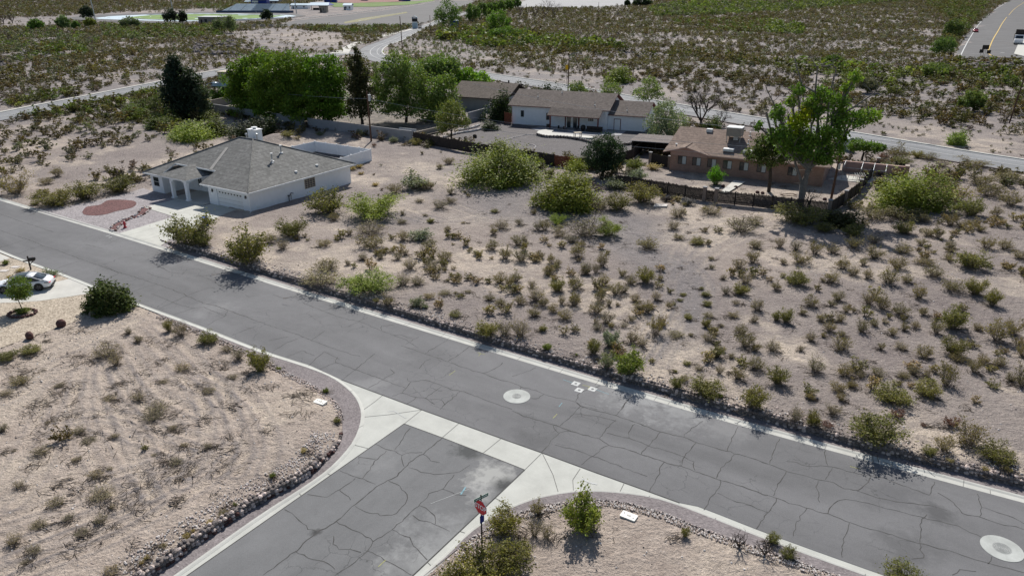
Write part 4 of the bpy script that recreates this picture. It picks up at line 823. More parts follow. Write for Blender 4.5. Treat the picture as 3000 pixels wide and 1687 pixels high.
for (x, y) in ((4.5, 3.2), (9.0, 5.3), (17.2, 1.2)): pipe(t, x, y, zs(y), .7, .055, False)
pipe(t, 23.5, 2.2, g0 + (1.9) * .39, .6, .05, False)
# patio in front of it
sheet('patio', [ST.w(5.5, -4.0), ST.w(9.5, -7.0), ST.w(14, -6.8), ST.w(20, -6.6), ST.w(24, -4.5), ST.w(24, .7), ST.w(20.1, -.05), ST.w(8.6, -.05)], .05, 'block')
PATIO = smooth_pl(FL([(1573, 392), (1582, 386), (1600, 384), (1622, 386), (1616, 391), (1640, 395), (1690, 399), (1740, 405), (1725, 409), (1660, 404), (1610, 402), (1585, 399), (1573, 392)]), 3)
b = MB(); b.prism([tuple(p) for p in PATIO[:-1]], .02, .3, 'conc_plain'); tag(b.obj('patio_kerb'), 'curved bright white concrete terrace edge on the grey gravel yard', 'terrace')
TW = smooth_pl([flat(*q) for q in ((1573, 398), (1600, 404), (1650, 405), (1700, 413), (1745, 424), (1800, 429), (1850, 424), (1892, 407))], 4)
b = MB()
for k, p in enumerate(resample(TW, .33)):
    for z in (.12, .34): b.stone((p[0], p[1], z), .19, random.choice(['rock_dark', 'rock_dark', 'bark_dark']))
    if k % 2 == 0: b.stone((p[0] + .1, p[1] + .2, .46), .16, 'rock_white', (1.2, 1, .5))
tag(b.obj('terrace_wall'), 'low curving dark rock terrace wall below the white gabled house', 'stone wall')
sheet('gravel_yard', [tuple(p) for p in SYARD], .02, 'dark_gravel')
b = MB()
for pl in ([(1470, 418), (1490, 408), (1520, 401), (1545, 396), (1573, 395)], [(1543, 427), (1560, 425), (1569, 430), (1564, 438), (1555, 440)]):
    for p in resample(smooth_pl(FL(pl), 4), .3): b.stone((p[0], p[1], .07), .13, 'rock_white', (1.3, 1, .6))
tag(b.obj('stone_edging'), 'thin pale stone edging lines curving over the grey gravel yard', 'stone edging')

# --- brick house
t = empty('house', (*BR.o, 0), BR.a, 'low brick house with tan shingle roof, a pink gable and a rooftop cooler', 'house')
b = MB(); b.prism([(0, 0), (22, 0), (22, 14), (0, 14)], -.1, 2.95, 'brick'); b.obj('wall', t)
b = MB(); e1 = 3.0; ry = 7.6; rzz = 5.5; k1 = (rzz - e1) / (ry + .7)
gx0, gx1, gpx = -.9, 6.2, 2.5; gz = e1 + .95
slab(b, [(6.2, -.7, e1), (22.8, -.7, e1), (22.8, ry, rzz), (-.9, ry, rzz), (-.9, .9, e1 + 1.6 * k1), (2.5, 2.46, gz), (6.2, -.7, e1)][:-1], .14, 'roof_tan', 'pink')
slab(b, [(22.8, 14.7, e1 - .1), (-.9, 14.7, e1 - .1), (-.9, ry, rzz), (22.8, ry, rzz)], .14, 'roof_tan', 'pink')
slab(b, [(6.25, -1.0, e1 - .02), (2.5, -1.0, gz + .02), (2.5, 2.5, gz + .02)][::-1], .12, 'roof_tan', 'pink'); slab(b, [(2.5, -1.0, gz + .02), (-.95, -1.0, e1), (-.95, .95, e1 + .5), (2.5, 2.5, gz + .02)], .12, 'roof_tan', 'pink')
b.tube([(2.5, -1, gz + .05), (2.5, 2.5, gz + .05)], .09, 'roof_tan', 6); roof = b.obj('roof', t)
b = MB(); b.face([(-.6, -.06, 2.9), (5.7, -.06, 2.9), (5.7, -.06, 3.05), (2.5, -.06, gz - .1), (-.6, -.06, 2.98)], 'pink'); b.box(-.02, 5.6, -.06, 0, 2.45, 2.9, 'pink'); b.obj('gable', t)
for x0 in (1.2, 3.4, 5.7, 8.0, 10.4, 12.9, 17.2): window(t, 'y', 0, x0, x0 + 1.3, 1.15, 2.4, -1, 'glass', 'black', (1, 0), half='r')
b = MB(); b.box(7.2, 9.4, 3.9, 5.9, 5.25, 6.5, 'tan'); b.box(7.15, 9.45, 3.85, 5.95, 6.5, 6.58, 'white_metal')
for x in (7.3, 9.3):
    for y in (4.0, 5.8): b.tube([(x, y, 4.0), (x, y, 5.3)], .05, 'steel', 5)
b.box(8.2, 8.9, 4.6, 5.2, 4.5, 5.25, 'steel'); b.obj('evaporative_cooler', t)
for (x, y) in ((7.6, 1.2), (10.5, 1.2)):
    z = e1 + (y + 1.0) * k1; b = MB(); b.prism([(x, y - .5), (x + 1.5, y - .5), (x + 1.5, y + .5), (x, y + .5)], z - .1, z + .28, 'white_metal'); b.obj('skylight', t)
b = MB(); z = e1 + 8 * k1; b.prism([(3.6, 6.4), (4.5, 6.4), (4.5, 7.1), (3.6, 7.1)], z - .3, z + .2, 'white_metal'); b.obj('skylight', t)
pipe(t, .6, .6, e1 + .5, .5, .09); pipe(t, 10.6, 3.9, e1 + 4.6 * k1, .5, .05); pipe(t, 10.3, 6.4, e1 + 7 * k1, .5, .06); pipe(t, 13.4, 2.6, e1 + 3.3 * k1, .3, .05)
# carport roof left of it, kennel wall and slab on the right
t = empty('shed', (*BR.w(-9.5, 8.5), 0), BR.a, 'low shed with dark corrugated roof between the pale tree and the brick house', 'shed')
b = MB(); slab(b, [(0, 0, 2.3), (8.8, 0, 2.5), (8.8, 5, 2.8), (0, 5, 2.6)], .06, 'rock_dark', 'white_metal')
for k in range(20): b.box(.2 + k * .44, .26 + k * .44, .02, 4.95, 2.62, 2.7, 'rock_dark') if False else None
b.obj('roof', t); b = MB(); b.box(.3, 8.5, 4.4, 4.6, 0, 2.5, 'wood_dark'); b.box(.3, .5, .3, 4.4, 0, 2.25, 'wood_dark')
for x in (.4, 4.4, 8.4): b.box(x, x + .12, .2, .32, 0, 2.3, 'wood_dark')
b.obj('wall', t)
t = empty('kennel', (*flat(2428, 527), 0), BR.a, 'open chain-link kennel frame on a white slab against the low pink wall', 'kennel')
b = MB(); b.prism([(0, 0), (7.6, .3), (8.3, 3.2), (1.5, 3.6)], .0, .12, 'conc_plain'); b.obj('slab', t)
b = MB(); b.box(1.2, 9.6, 6.2, 6.6, 0, 1.7, 'pink'); b.box(9.6, 10.2, 5.2, 6.6, 0, 2.0, 'brick'); b.obj('garden_wall', t)
b = MB()
for x in (1.6, 4.0, 5.6, 7.2):
    for y in (.9, 6.0): b.tube([(x, y, 0), (x, y, 1.85)], .035, 'steel', 5)
    b.tube([(x, .9, 1.85), (x, 6.0, 1.85)], .035, 'steel', 5)
for y in (.9,): b.tube([(1.6, y, 1.85), (7.2, y, 1.85)], .035, 'steel', 5); b.tube([(1.6, y, .15), (7.2, y, .15)], .03, 'steel', 5)
b.obj('frame', t)
t = empty('bicycle_rack', (*flat(2508, 535), 0), BR.a + .6, 'bent steel tube rack leaning inside the corner fence', 'rack'); b = MB()
for k in range(5): b.tube([(k * .35, 0, 0), (k * .35, 0, .8), (k * .35 + .1, .9, 1.2), (k * .35 + .2, 1.3, .1)], .03, 'steel', 5)
b.obj('tubes', t)
# dark house beyond the tree row
p0 = flat(1330, 318); DH = Fr(p0, -24); t = empty('house', (*p0, 0), DH.a, 'grey house with dark brown roof half hidden by the green elms', 'house')
b = MB(); b.box(0, 13, 0, 12, -.1, 3.0, 'block'); b.face([(13.01, 0, 3.0), (13.01, 12, 3.0), (13.01, 6, 5.4)], 'wood_dark'); b.obj('wall', t)
b = MB(); slab(b, [(-1, -.9, 2.9), (14, -.9, 2.9), (14, 6, 5.6), (-1, 6, 5.6)], .16, 'roof_dark', 'wood_dark'); slab(b, [(14, 12.9, 2.9), (-1, 12.9, 2.9), (-1, 6, 5.6), (14, 6, 5.6)], .16, 'roof_dark', 'wood_dark'); b.obj('roof', t)
b = MB(); b.tube([(10, 9, 4.6), (10, 9, 5.9)], .2, 'black', 8); b.obj('chimney_pipe', t); window(t, 'y', 0, 9.2, 10.2, .9, 2.2, -1)
# cream flat-roofed house at far left of tree row
p0 = flat(648, 292); t = empty('house', (*p0, 0), math.radians(-14), 'cream flat-roofed house mostly hidden behind the left end of the dense tree row', 'house')
b = MB(); b.box(0, 16, 0, 14, 3.4, 6.6, 'cream'); b.box(.4, 15.6, .4, 13.6, 0, 3.4, 'wood_dark'); b.obj('wall', t); b = MB(); b.box(-.3, 16.3, -.3, 14.3, 6.6, 6.8, 'cream'); b.obj('roof', t)
b = MB(); b.box(-.3, 8, -2.2, 0, 3.3, 3.5, 'wood_dark'); b.box(-.3, 8, -2.2, -2.12, 3.5, 4.3, 'blue_lt')
for x in (0, 3.8, 7.6): b.box(x, x + .15, -2.1, -1.95, 0, 3.3, 'wood_dark')
b.obj('balcony', t)

# ------------------------------------------------------------------ walls and fences
def wall(name, px, h, th, mat, lab, cap=None, cat='wall'):
    b = MB(); P = FL(px)
    for a, c in zip(P[:-1], P[1:]):
        t_ = (c - a) / np.linalg.norm(c - a); n = np.array([-t_[1], t_[0]]) * th / 2; a2, c2 = a - t_ * .0, c
        b.prism([tuple(a2 - n), tuple(c2 - n), tuple(c2 + n), tuple(a2 + n)], -.2, h, mat)
        n2 = n * 1.15; b.prism([tuple(a2 - n2), tuple(c2 - n2), tuple(c2 + n2), tuple(a2 + n2)], h + .003, h + .08, cap or mat)
    return tag(b.obj(name), lab, cat)
sheet('shade_toned_yard', FL([(598, 322), (893, 366), (1204, 408), (1310, 384), (1372, 352), (1345, 300), (1290, 262), (1050, 250), (700, 262), (640, 292)]), .22, 'ground_cover')  # dark sheet: the trees' shade is put into its soil colour
wall('block_wall', [(596, 326), (700, 343), (800, 358), (893, 373)], 1.9, .2, 'block', 'grey block wall in front of the dense trees, left of the gap')
wall('block_wall', [(904, 374), (1048, 394), (1208, 415)], 1.85, .2, 'block', 'grey block wall in front of the elms, right of the gap and behind the pole')
wall('block_wall', [(596, 325), (690, 304)], 1.9, .2, 'tan', 'tan side wall running back from the left end of the block wall')
wall('block_wall', [(1372, 360), (1421, 346)], 2.0, .2, 'block', 'short grey wall beside the dark brown roofed house')
wall('block_wall', [(1214, 403), (1264, 391), (1310, 380)], .9, .2, 'tan', 'low sloping wall running back from the dark wooden fence corner')
b = MB()
for pl in ([(1300, 405), (1340, 393), (1380, 387), (1408, 381)], [(1345, 384), (1385, 376), (1404, 369)]):
    for p in resample(smooth_pl(FL(pl), 4), .35): b.stone((p[0], p[1], .2), .3, 'rock_white', (1, 1, .9))
tag(b.obj('garden_wall'), 'two low curved pale garden walls beside the small round tree', 'garden wall')
def wood_fence(px, lab, h=1.85, mat='wood_dark', step=2.4, jag=.1, rail=None, close_post=True):
    P = FL(px); o = P[0]; t = empty('wooden_fence', (*o, 0), 0, lab, 'fence')
    fence_panels(t, [p - o for p in P], h, mat, step, .12, True, rail or mat, jag); return t
wood_fence([(1212, 416), (1370, 447), (1545, 474), (1625, 487)], 'dark wooden fence along the near side of the grey gravel yard, left part')
wood_fence([(1625, 487), (1692, 497)], 'red-stained wooden fence section between the mesquite and the pine', 1.8, 'wood_red')
wood_fence([(1692, 497), (1745, 503), (1850, 470), (1893, 430)], 'dark wooden fence behind the pine, climbing to the right')
wood_fence([(1906, 482), (1958, 493)], 'short dark wooden fence between two brick pillars left of the brick house')
wood_fence([(1478, 362), (1498, 364)], 'red-stained wooden gate at the left corner of the white gabled house', 2.3, 'wood_red')
wood_fence([(1800, 545), (1905, 563), (2059, 589)], 'weathered wooden fence left of the brick gate posts', 1.75, 'wood_dark', 2.4, .16)
wood_fence([(2066, 590), (2092, 594)], 'narrow wooden gate between two brick posts', 1.6)
wood_fence([(2099, 595), (2260, 612), (2424, 630)], 'weathered wooden fence right of the brick gate posts', 1.75, 'wood_dark', 2.4, .16)
wood_fence([(2428, 628), (2473, 600), (2517, 566), (2567, 500)], 'dark wooden fence running back from the corner pillar to the road', 1.7, 'wood_dark', 2.6, .05, 'iron')
for (px, py, lab) in ((2062, 590, 'left brick gate post in the weathered fence'), (2096, 595, 'right brick gate post in the weathered fence'), (2426, 630, 'corner block pillar where the two long fences meet'), (2473, 601, 'fence pillar next after the corner pillar'), (2517, 567, 'fence pillar halfway along the side fence'), (2567, 500, 'fence pillar at the far end of the side fence'), (1904, 482, 'left brick pillar beside the dry grass'), (1960, 494, 'brick pillar touching the brick house')):
    p = flat(px, py); b = MB(); b.box(-.22, .22, -.22, .22, -.1, 1.9, 'pillar'); b.box(-.27, .27, -.27, .27, 1.9, 2.0, 'block'); o = b.obj('pillar'); o.location = (*p, 0); o.rotation_euler = (0, 0, BR.a); tag(o, lab, 'pillar', 'fence pillars')
sheet('path', FL([(2108, 566), (2150, 531), (2184, 535), (2128, 569)]), .12, 'conc_plain')
# ------------------------------------------------------------------ vehicles
def ring(x, w, zb, zm, zt, n=0):
    return [(x, -w * .9, zb), (x, -w, zb + .12), (x, -w, zm), (x, -w * .9, zt), (x, -w * .45, zt + .035), (x, 0, zt + .045), (x, w * .45, zt + .035), (x, w * .9, zt), (x, w, zm), (x, w, zb + .12), (x, w * .9, zb)]
def wheel(par, x, y, r=.34, wd=.22):
    sg = 1 if y > 0 else -1; b = MB(); n = 20
    b.loft([[(x + rr * math.cos(2 * math.pi * k / n), y + sg * d, r + rr * math.sin(2 * math.pi * k / n)) for k in range(n)] for rr, d in ((r * .8, -wd), (r, -wd + .03), (r, -.03), (r * .8, 0))], 'tyre'); o = b.obj('wheel', par, True)
    b = MB(); b.loft([[(x + rr * math.cos(2 * math.pi * k / n), y + sg * d, r + rr * math.sin(2 * math.pi * k / n)) for k in range(n)] for rr, d in ((r * .72, -.05), (r * .70, .01))], 'black')
    for k in range(5):
        a = 2 * math.pi * k / 5; c, s = math.cos(a), math.sin(a); w_ = .05
        b.face([(x + c * .04 - s * w_, y + sg * .02, r + s * .04 + c * w_), (x + c * r * .68 - s * w_, y + sg * .02, r + s * r * .68 + c * w_), (x + c * r * .68 + s * w_, y + sg * .02, r + s * r * .68 - c * w_), (x + c * .04 + s * w_, y + sg * .02, r + s * .04 - c * w_)], 'rim')
    b.obj('rim', o)
def sedan(name, loc, rz, paint, lab, cat='car', sweep=True, group=None):
    t = empty(name, loc, rz, lab, cat, group)
    S = [(-2.42, .60, .34, .52, .60), (-2.38, .78, .28, .58, .74), (-2.2, .86, .22, .66, .93), (-1.8, .92, .18, .74, .98), (-1.3, .935, .17, .76, .97), (-.6, .93, .17, .74, .93), (.3, .93, .17, .72, .92), (1.0, .925, .17, .70, .92), (1.5, .92, .18, .68, .88), (2.0, .88, .2, .62, .80), (2.3, .78, .24, .54, .70), (2.42, .55, .34, .48, .58)]
    b = MB(); b.loft([ring(*q) for q in S], paint)
    o = b.obj('body', t, True)
    md = o.modifiers.new('sub', 'SUBSURF'); md.levels = 1; md.render_levels = 2
    # wheel arches
    for x in (-1.45, 1.42):
        for y in (-.905, .905):
            b = MB(); n = 16; sg = 1 if y > 0 else -1
            b.loft([[(x + .40 * math.cos(2 * math.pi * k / n), y + sg * d, .36 + .40 * math.sin(2 * math.pi * k / n)) for k in range(n)] for d in (-.12, .035)], 'black'); b.obj('wheel_arch', t); wheel(t, x, y + sg * .045)
    # cabin: glass house with painted roof and pillars
    gl = [(-1.95, .62, .95, .96), (-1.15, .66, .95, 1.33), (-.5, .66, .92, 1.42), (.1, .66, .92, 1.43), (.45, .67, .92, 1.36), (1.35, .70, .90, .92)]
    def cr(x, w, zb, zt, k=1.0, dz=0): wb = min(.87, w + .2); return [(x, -wb * k, zb), (x, -w * k, zt - .05 + dz), (x, -w * .6 * k, zt + dz), (x, 0, zt + .02 + dz), (x, w * .6 * k, zt + dz), (x, w * k, zt - .05 + dz), (x, wb * k, zb)]
    b = MB(); b.loft([cr(*q) for q in gl], 'glass'); b.obj('windows', t, True)
    def zt(x): return float(np.interp(x, [q[0] for q in gl], [q[3] for q in gl]))
    b = MB()
    xs = [-1.12, -.8, -.5] if sweep else [-1.12, -.8, -.5, -.2, .1, .42]
    b.loft([[(x, -.66 * .98, zt(x) - .045), (x, -.4, zt(x) + .012), (x, 0, zt(x) + .034), (x, .4, zt(x) + .012), (x, .66 * .98, zt(x) - .045), (x, 0, zt(x) - .03)] for x in xs], paint); b.obj('roof', t, True)
    b = MB()
    for sg in (-1, 1): b.tube([(-2.0, .74 * sg, .96), (-1.5, .77 * sg, 1.1), (-1.0, .69 * sg, 1.32), (-.4, .675 * sg, 1.385), (.2, .675 * sg, 1.38), (.5, .69 * sg, 1.31), (1.4, .82 * sg, .93)], .035, paint, 6)
    b.obj('pillar', t, True)
    b = MB()
    for sg in (-1, 1): b.box(-2.44, -2.2, min(sg * .45, sg * .84), max(sg * .45, sg * .84), .70, .73, 'red_sign'); b.box(-2.36, -1.98, min(sg * .80, sg * .90), max(sg * .80, sg * .90), .72, .76, 'black')
    b.obj('tail_light', t)
    for sg in (-1, 1): b = MB(); b.box(2.15, 2.38, min(sg * .5, sg * .8), max(sg * .5, sg * .8), .60, .68, 'sign_white'); b.obj('headlight', t); b = MB(); b.stone((.95, sg * .98, .98), .1, paint, (1, 1.2, .7)); b.obj('mirror', t)
    b = MB(); b.box(-2.45, -2.36, -.6, .6, .26, .46, 'black'); b.box(-2.42, -1.9, -.3, .3, .16, .26, 'black'); b.obj('bumper_trim', t)
    return t
pr_, pf_ = flat(116, 853), flat(12, 862); d_ = (pf_ - pr_); dn = d_ / np.linalg.norm(d_); cen = pr_ + dn * 1.45 + np.array([-dn[1], dn[0]]) * (-.92)
sedan('parked_car', (*cen, .035), math.atan2(d_[1], d_[0]), 'car_white', 'white four-door sedan parked on the pale driveway at the left edge')
p = flat(627, 257); sedan('parked_car', (*p, .05), math.radians(165), 'car_blue', 'silver-blue car parked by the cream house left of the dense trees', sweep=False)
p = flat(2857, 95); sedan('car', (*p, .05), math.radians(-118), 'car_red', 'small red car on the road at upper right', sweep=False).scale = (1.6, 1.6, 1.6)
p = flat(1487, 292); sedan('parked_car', (*p, .05), math.radians(150), 'car_white', 'white car roof showing between the dark-roofed house and the white gabled house', sweep=False)
# flatbed dump truck
p = flat(2981, 130); t = empty('truck', (*p, .05), math.radians(-122), 'white cab truck with a dark dump bed on the road at the right edge', 'truck'); t.scale = (1.6, 1.6, 1.6)
b = MB(); b.loft([[(x, -w, zb), (x, -w, zt - .1), (x, -w * .85, zt), (x, w * .85, zt), (x, w, zt - .1), (x, w, zb)] for x, w, zb, zt in ((4.2, 1.05, .6, 1.3), (4.0, 1.15, .55, 1.55), (2.6, 1.2, .55, 1.7), (1.9, 1.2, .55, 2.75), (.4, 1.2, .55, 2.8), (.3, 1.2, .55, 2.8))], 'car_white'); b.obj('cab', t)
b = MB(); b.face([(2.67, -1.0, 1.78), (2.67, 1.0, 1.78), (1.98, .95, 2.62), (1.98, -.95, 2.62)], 'glass'); b.obj('windscreen', t)
b = MB(); b.box(-5.0, .1, -1.3, 1.3, 1.2, 1.4, 'black'); b.box(-5, .1, -1.3, -1.2, 1.4, 2.9, 'wood_dark'); b.box(-5, .1, 1.2, 1.3, 1.4, 2.9, 'wood_dark'); b.box(-.4, .1, -1.2, 1.2, 1.4, 4.3, 'wood_dark'); b.box(-5, -4.9, -1.2, 1.2, 1.4, 2.9, 'wood_dark'); b.obj('dump_bed', t)
for x in (3.3, -2.6, -3.8):
    for y in (-1.1, 1.1): wheel(t, x, y, .5, .3)
b = MB(); b.box(4.15, 4.32, -1.1, 1.1, .5, .85, 'steel'); b.obj('bumper', t)

# ------------------------------------------------------------------ street furniture
# stop sign with street name blades
p = G(1412, 1604); t = empty('stop_sign', p, math.radians(0), 'red octagonal stop sign with green street name blades on a dark post at the corner', 'stop sign')
b = MB(); b.box(-.035, .035, -.035, .035, -.2, 3.3, 'black'); b.obj('post', t)
def facing(par, name, pts, rz, z, mat, th=.01, off=.05):
    """flat plate facing -Y turned by rz about the post"""
    b = MB(); R = Matrix.Rotation(rz, 3, 'Z'); F = [R @ Vector((x, -off, zz + z)) for x, zz in pts]; K = [R @ Vector((x, -off + th, zz + z)) for x, zz in pts]; n = len(pts)
    b.face(F, mat); b.face(K[::-1], 'steel')
    for k in range(n): b.face([F[k], K[k], K[(k + 1) % n], F[(k + 1) % n]], mat)
    return b.obj(name, par)
def text(par, name, s, size, rz, z, off, mat, sx=1.0, bold=.0, x=0):
    c = bpy.data.curves.new(name, 'FONT'); c.body = s; c.size = size; c.align_x = 'CENTER'; c.align_y = 'CENTER'; c.extrude = .002; c.offset = bold
    o = bpy.data.objects.new(name, c); dg = None; C.objects.link(o)
    bpy.context.view_layer.update(); me = bpy.data.meshes.new_from_object(o.evaluated_get(bpy.context.evaluated_depsgraph_get())); bpy.data.objects.remove(o)
    me.materials.clear(); me.materials.append(M[mat]); o = bpy.data.objects.new(name, me); C.objects.link(o); o.parent = par
    R = Matrix.Rotation(rz, 3, 'Z'); q = R @ Vector((x, -off, 0)); o.location = (q.x, q.y, z); o.rotation_euler = (math.pi / 2, 0, rz); o.scale = (sx, 1, 1); return o
SR = math.radians(-42)
oc = [(.42 * math.cos(math.radians(22.5 + 45 * k)), .42 * math.sin(math.radians(22.5 + 45 * k))) for k in range(8)]
oc2 = [(x * 1.06, z * 1.06) for x, z in oc]
facing(t, 'sign_border', oc2, SR, 2.55, 'sign_white', .008, .045); sf = facing(t, 'sign_face', oc, SR, 2.55, 'red_sign', .004, .051)
text(sf, 'lettering', 'STOP', .37, SR, 2.55, .054, 'sign_white', .86, .008)
bl = facing(t, 'street_name_blade', [(-.42, -.09), (.42, -.09), (.42, .09), (-.42, .09)], math.radians(38), 3.13, 'green_sign', .01, .03)
for k in range(9):                                                      # illegible white lettering on the blade, as small bars
    R = Matrix.Rotation(math.radians(38), 3, 'Z'); x = -.33 + k * .08; b = MB(); b.face([R @ Vector((x, -.033, 3.09)), R @ Vector((x + .045, -.033, 3.09)), R @ Vector((x + .045, -.033, 3.17)), R @ Vector((x, -.033, 3.17))], 'sign_white'); b.obj('lettering', bl)
facing(t, 'blue_plaque', [(-.13, -.22), (.13, -.22), (.13, .22), (-.13, .22)], math.radians(40), 1.85, 'blue_sign', .01, .06)

def mailbox(px, py, rz, lab):
    p = flat(px, py); t = empty('mailbox', (*p, .02), rz, lab, 'mailbox'); b = MB(); b.box(-.06, .06, -.06, .06, -.1, 1.45, 'wood_dark'); b.box(-.5, .55, -.05, .05, .92, 1.02, 'wood_dark'); b.tube([(.0, 0, .55), (.42, 0, .93)], .045, 'wood_dark', 5); b.obj('post', t)
    b = MB(); n = 8; b.loft([[(x, -.12, 1.02)] + [(x, -.12 * math.cos(math.pi * k / n), 1.15 + .12 * math.sin(math.pi * k / n)) for k in range(n + 1)] + [(x, .12, 1.02)] for x in (.08, .62)], 'black'); b.obj('box', t)
    b = MB(); b.box(.35, .37, .13, .15, 1.15, 1.36, 'red_sign'); b.obj('flag', t); return t
mailbox(91, 791, math.radians(20), 'black mailbox on a dark wooden post left of the street')
mailbox(1527, 260, math.radians(10), 'black mailbox by the far road above the white gabled house')
p = flat(367, 668); t = empty('fire_hydrant', (*p, .03), .3, 'red fire hydrant beside the winding red gravel bed', 'fire hydrant')
b = MB(); b.tube([(0, 0, 0), (0, 0, .12)], .2, 'hydrant', 12); b.tube([(0, 0, .12), (0, 0, .62)], .12, 'hydrant', 12); b.tube([(0, 0, .62), (0, 0, .68)], .165, 'hydrant', 12); b.tube([(0, 0, .68), (0, 0, .80)], .13, 'hydrant', 12, .05); b.obj('barrel', t)
for a in (0, math.pi / 2, math.pi): b = MB(); b.tube([(0, 0, .45), (.21 * math.cos(a), .21 * math.sin(a), .45)], .06, 'hydrant', 8); b.obj('outlet', t)
p = flat(604, 664); t = empty('wheelie_bin', (*p, .07), .5, 'blue plastic bin standing on the driveway behind the large bush', 'bin')
b = MB(); b.loft([[(-w, -w, z), (w, -w, z), (w, w, z), (-w, w, z)] for w, z in ((.24, .06), (.31, 1.0))], 'bin_blue'); b.obj('body', t); b = MB(); b.loft([[(-.35, -.35, 1.0), (.35, -.35, 1.0), (.35, .35, 1.0), (-.35, .35, 1.0)], [(-.3, -.3, 1.1), (.3, -.3, 1.1), (.3, .3, 1.1), (-.3, .3, 1.1)]], 'bin_blue'); b.obj('lid', t)
for x in (-.22, .22): b = MB(); b.tube([(x - .03, .28, .1), (x + .03, .28, .1)], .1, 'tyre', 10); b.obj('wheel', t)

def pole(px, py, h, lab, lean=(0, 0), r=.15, mat='wood', arms=0, trans=False, name='utility_pole', arm_dir=0, lamp=None, z=None):
    q = G(px, py) if z is None else (*flat(px, py, z), z); t = empty(name, q, 0, lab, 'utility pole' if name == 'utility_pole' else 'street light', 'wooden utility poles' if name == 'utility_pole' else None)
    b = MB(); b.tube([(0, 0, -.5), (lean[0], lean[1], h)], r, mat, 10, r * .72); b.obj('pole', t)
    for k in range(arms): b = MB(); c, s = math.cos(arm_dir), math.sin(arm_dir); zz = h - .3 - .9 * k; b.tube([(lean[0] - c * 1.1, lean[1] - s * 1.1, zz), (lean[0] + c * 1.1, lean[1] + s * 1.1, zz)], .06, mat, 5); b.obj('crossarm', t)
    if trans: b = MB(); b.tube([(.38 + lean[0], 0, h - 1.7), (.38 + lean[0], 0, h - .6)], .27, 'steel', 14); b.tube([(.38 + lean[0], 0, h - .6), (.38 + lean[0], 0, h - .35)], .07, 'steel', 6); b.obj('transformer', t)
    if lamp: b = MB(); c, s = math.cos(lamp), math.sin(lamp); b.tube([(0, 0, h - .8), (c * .8, s * .8, h - .1), (c * 2.1, s * 2.1, h + .15)], .05, 'steel', 5); b.obj('lamp_arm', t); b = MB(); b.stone((c * 2.4, s * 2.4, h + .14), .35, 'iron', (1.4, .7, .4)); b.obj('lamp', t)
    return q, t
P1, _ = pole(1088, 414, 8.9, 'brown wooden utility pole with a grey transformer, behind the white vinyl fence', (-.15, 0), .17, trans=True)
P2, _ = pole(2433, 590, 8.7, 'leaning red-brown wooden pole inside the corner of the brick house yard', (.35, .1), .17)
b = MB(); b.box(.12, .42, -.2, 0, 4.3, 5.0, 'steel'); b.obj('meter_box', _)
pole(1664, 268, 9.8, 'wooden street light pole with a curved lamp arm behind the white gabled house', (0, 0), .16, name='street_light', lamp=.25)
pole(1179, 143, 14, 'tall dark pole at the inside of the road bend, left of the other', (-.4, 0), .22); pole(1263, 108, 11.5, 'dark pole beside the entrance road, nearer the blue kiosk', (-.3, 0), .2)
pole(2956, 362, 11.2, 'thin leaning pole in the scrub near the right edge', (.9, 0), .16); pole(1541, 52, 12, 'thin pole beside the bare trees at the top', (.2, 0), .25, z=0); pole(1752, 42, 12, 'thin pole at the right end of the pale parking area', (.4, 0), .25, z=0)
def wire(a, c, sag, lab, r=.018):
    a = Vector(a); c = Vector(c); pts = [a.lerp(c, k / 24) - Vector((0, 0, sag * 4 * (k / 24) * (1 - k / 24))) for k in range(25)]; b = MB(); b.tube(pts, r, 'steel', 4); tag(b.obj('overhead_wire'), lab, 'wire', 'overhead wires')
v1 = Vector(P1); v2 = Vector(P2)
for z1, z2, s_, lb in ((7.6, 6.6, 1.4, 'upper wire strung between the two wooden poles in front of the houses'), (5.6, 5.3, 1.2, 'lower wire strung between the two wooden poles in front of the houses')): wire(v1 + Vector((0, 0, z1)), v2 + Vector((.2, 0, z2)), s_, lb)
wire(v1 + Vector((0, 0, 7.6)), (-90, 188, 7.5), 1.6, 'wire running from the transformer pole to the far left past the trees')
wire(v2 + Vector((.3, 0, 8.4)), (-8, 152, 8), 1.2, 'highest wire from the leaning pole over the brick house roof')
wire(v2 + Vector((.3, 0, 8.4)), (100, 84, 9), 1.2, 'wire from the leaning pole out over the scrub to the right')
b = MB(); q1 = flat(1009, 388); b.tube([(q1[0], q1[1], .05), (q1[0] + 1.6, q1[1] + 1.2, 2.4)], .03, 'lime_paint', 5); tag(b.obj('guy_marker'), 'thin yellow rod leaning on the grey block wall', 'rod')
# road sign and mailbox by the street light, signs on the right road
def sign(px, py, h, w_, hh, mat, lab, rz=0, posts=1, gap=.6):
    q = G(px, py); t = empty('road_sign', q, rz, lab, 'road sign'); b = MB()
    for k in range(posts): x = (k - (posts - 1) / 2) * gap; b.tube([(x, .05, -.2), (x, .05, h)], .05, 'wood_dark', 5)
    b.obj('post', t); b = MB(); b.box(-w_ / 2, w_ / 2, -.03, 0, h - hh, h, mat); b.obj('panel', t); return t
t = sign(1660, 245, 3.0 + 2.2, 0.9, 1.3, 'yellow_sign', 'yellow warning sign on a thin post left of the street light')
for px, h, w_, lb in ((2869, 4.1, 1.5, 'left dark back-facing road sign above the guardrail'), (2879, 5.8, 2.6, 'taller middle back-facing road sign above the guardrail'), (2891, 4.1, 1.5, 'right dark back-facing road sign above the guardrail')): sign(px, 178, h, w_, 1.3 if w_ < 2 else 1.6, 'wood_dark', lb, 0, 1 if w_ < 2 else 2)
q = [G(x, 178)[:2] for x in (2800, 2945)]; gr = empty('guardrail', (q[0][0], q[0][1], 0), 0, 'long steel guardrail along the near edge of the right-hand road', 'guardrail'); L = q[1][0] - q[0][0]
b = MB(); b.box(0, L, -.05, .05, .55, .85, 'steel'); b.obj('rail', gr)
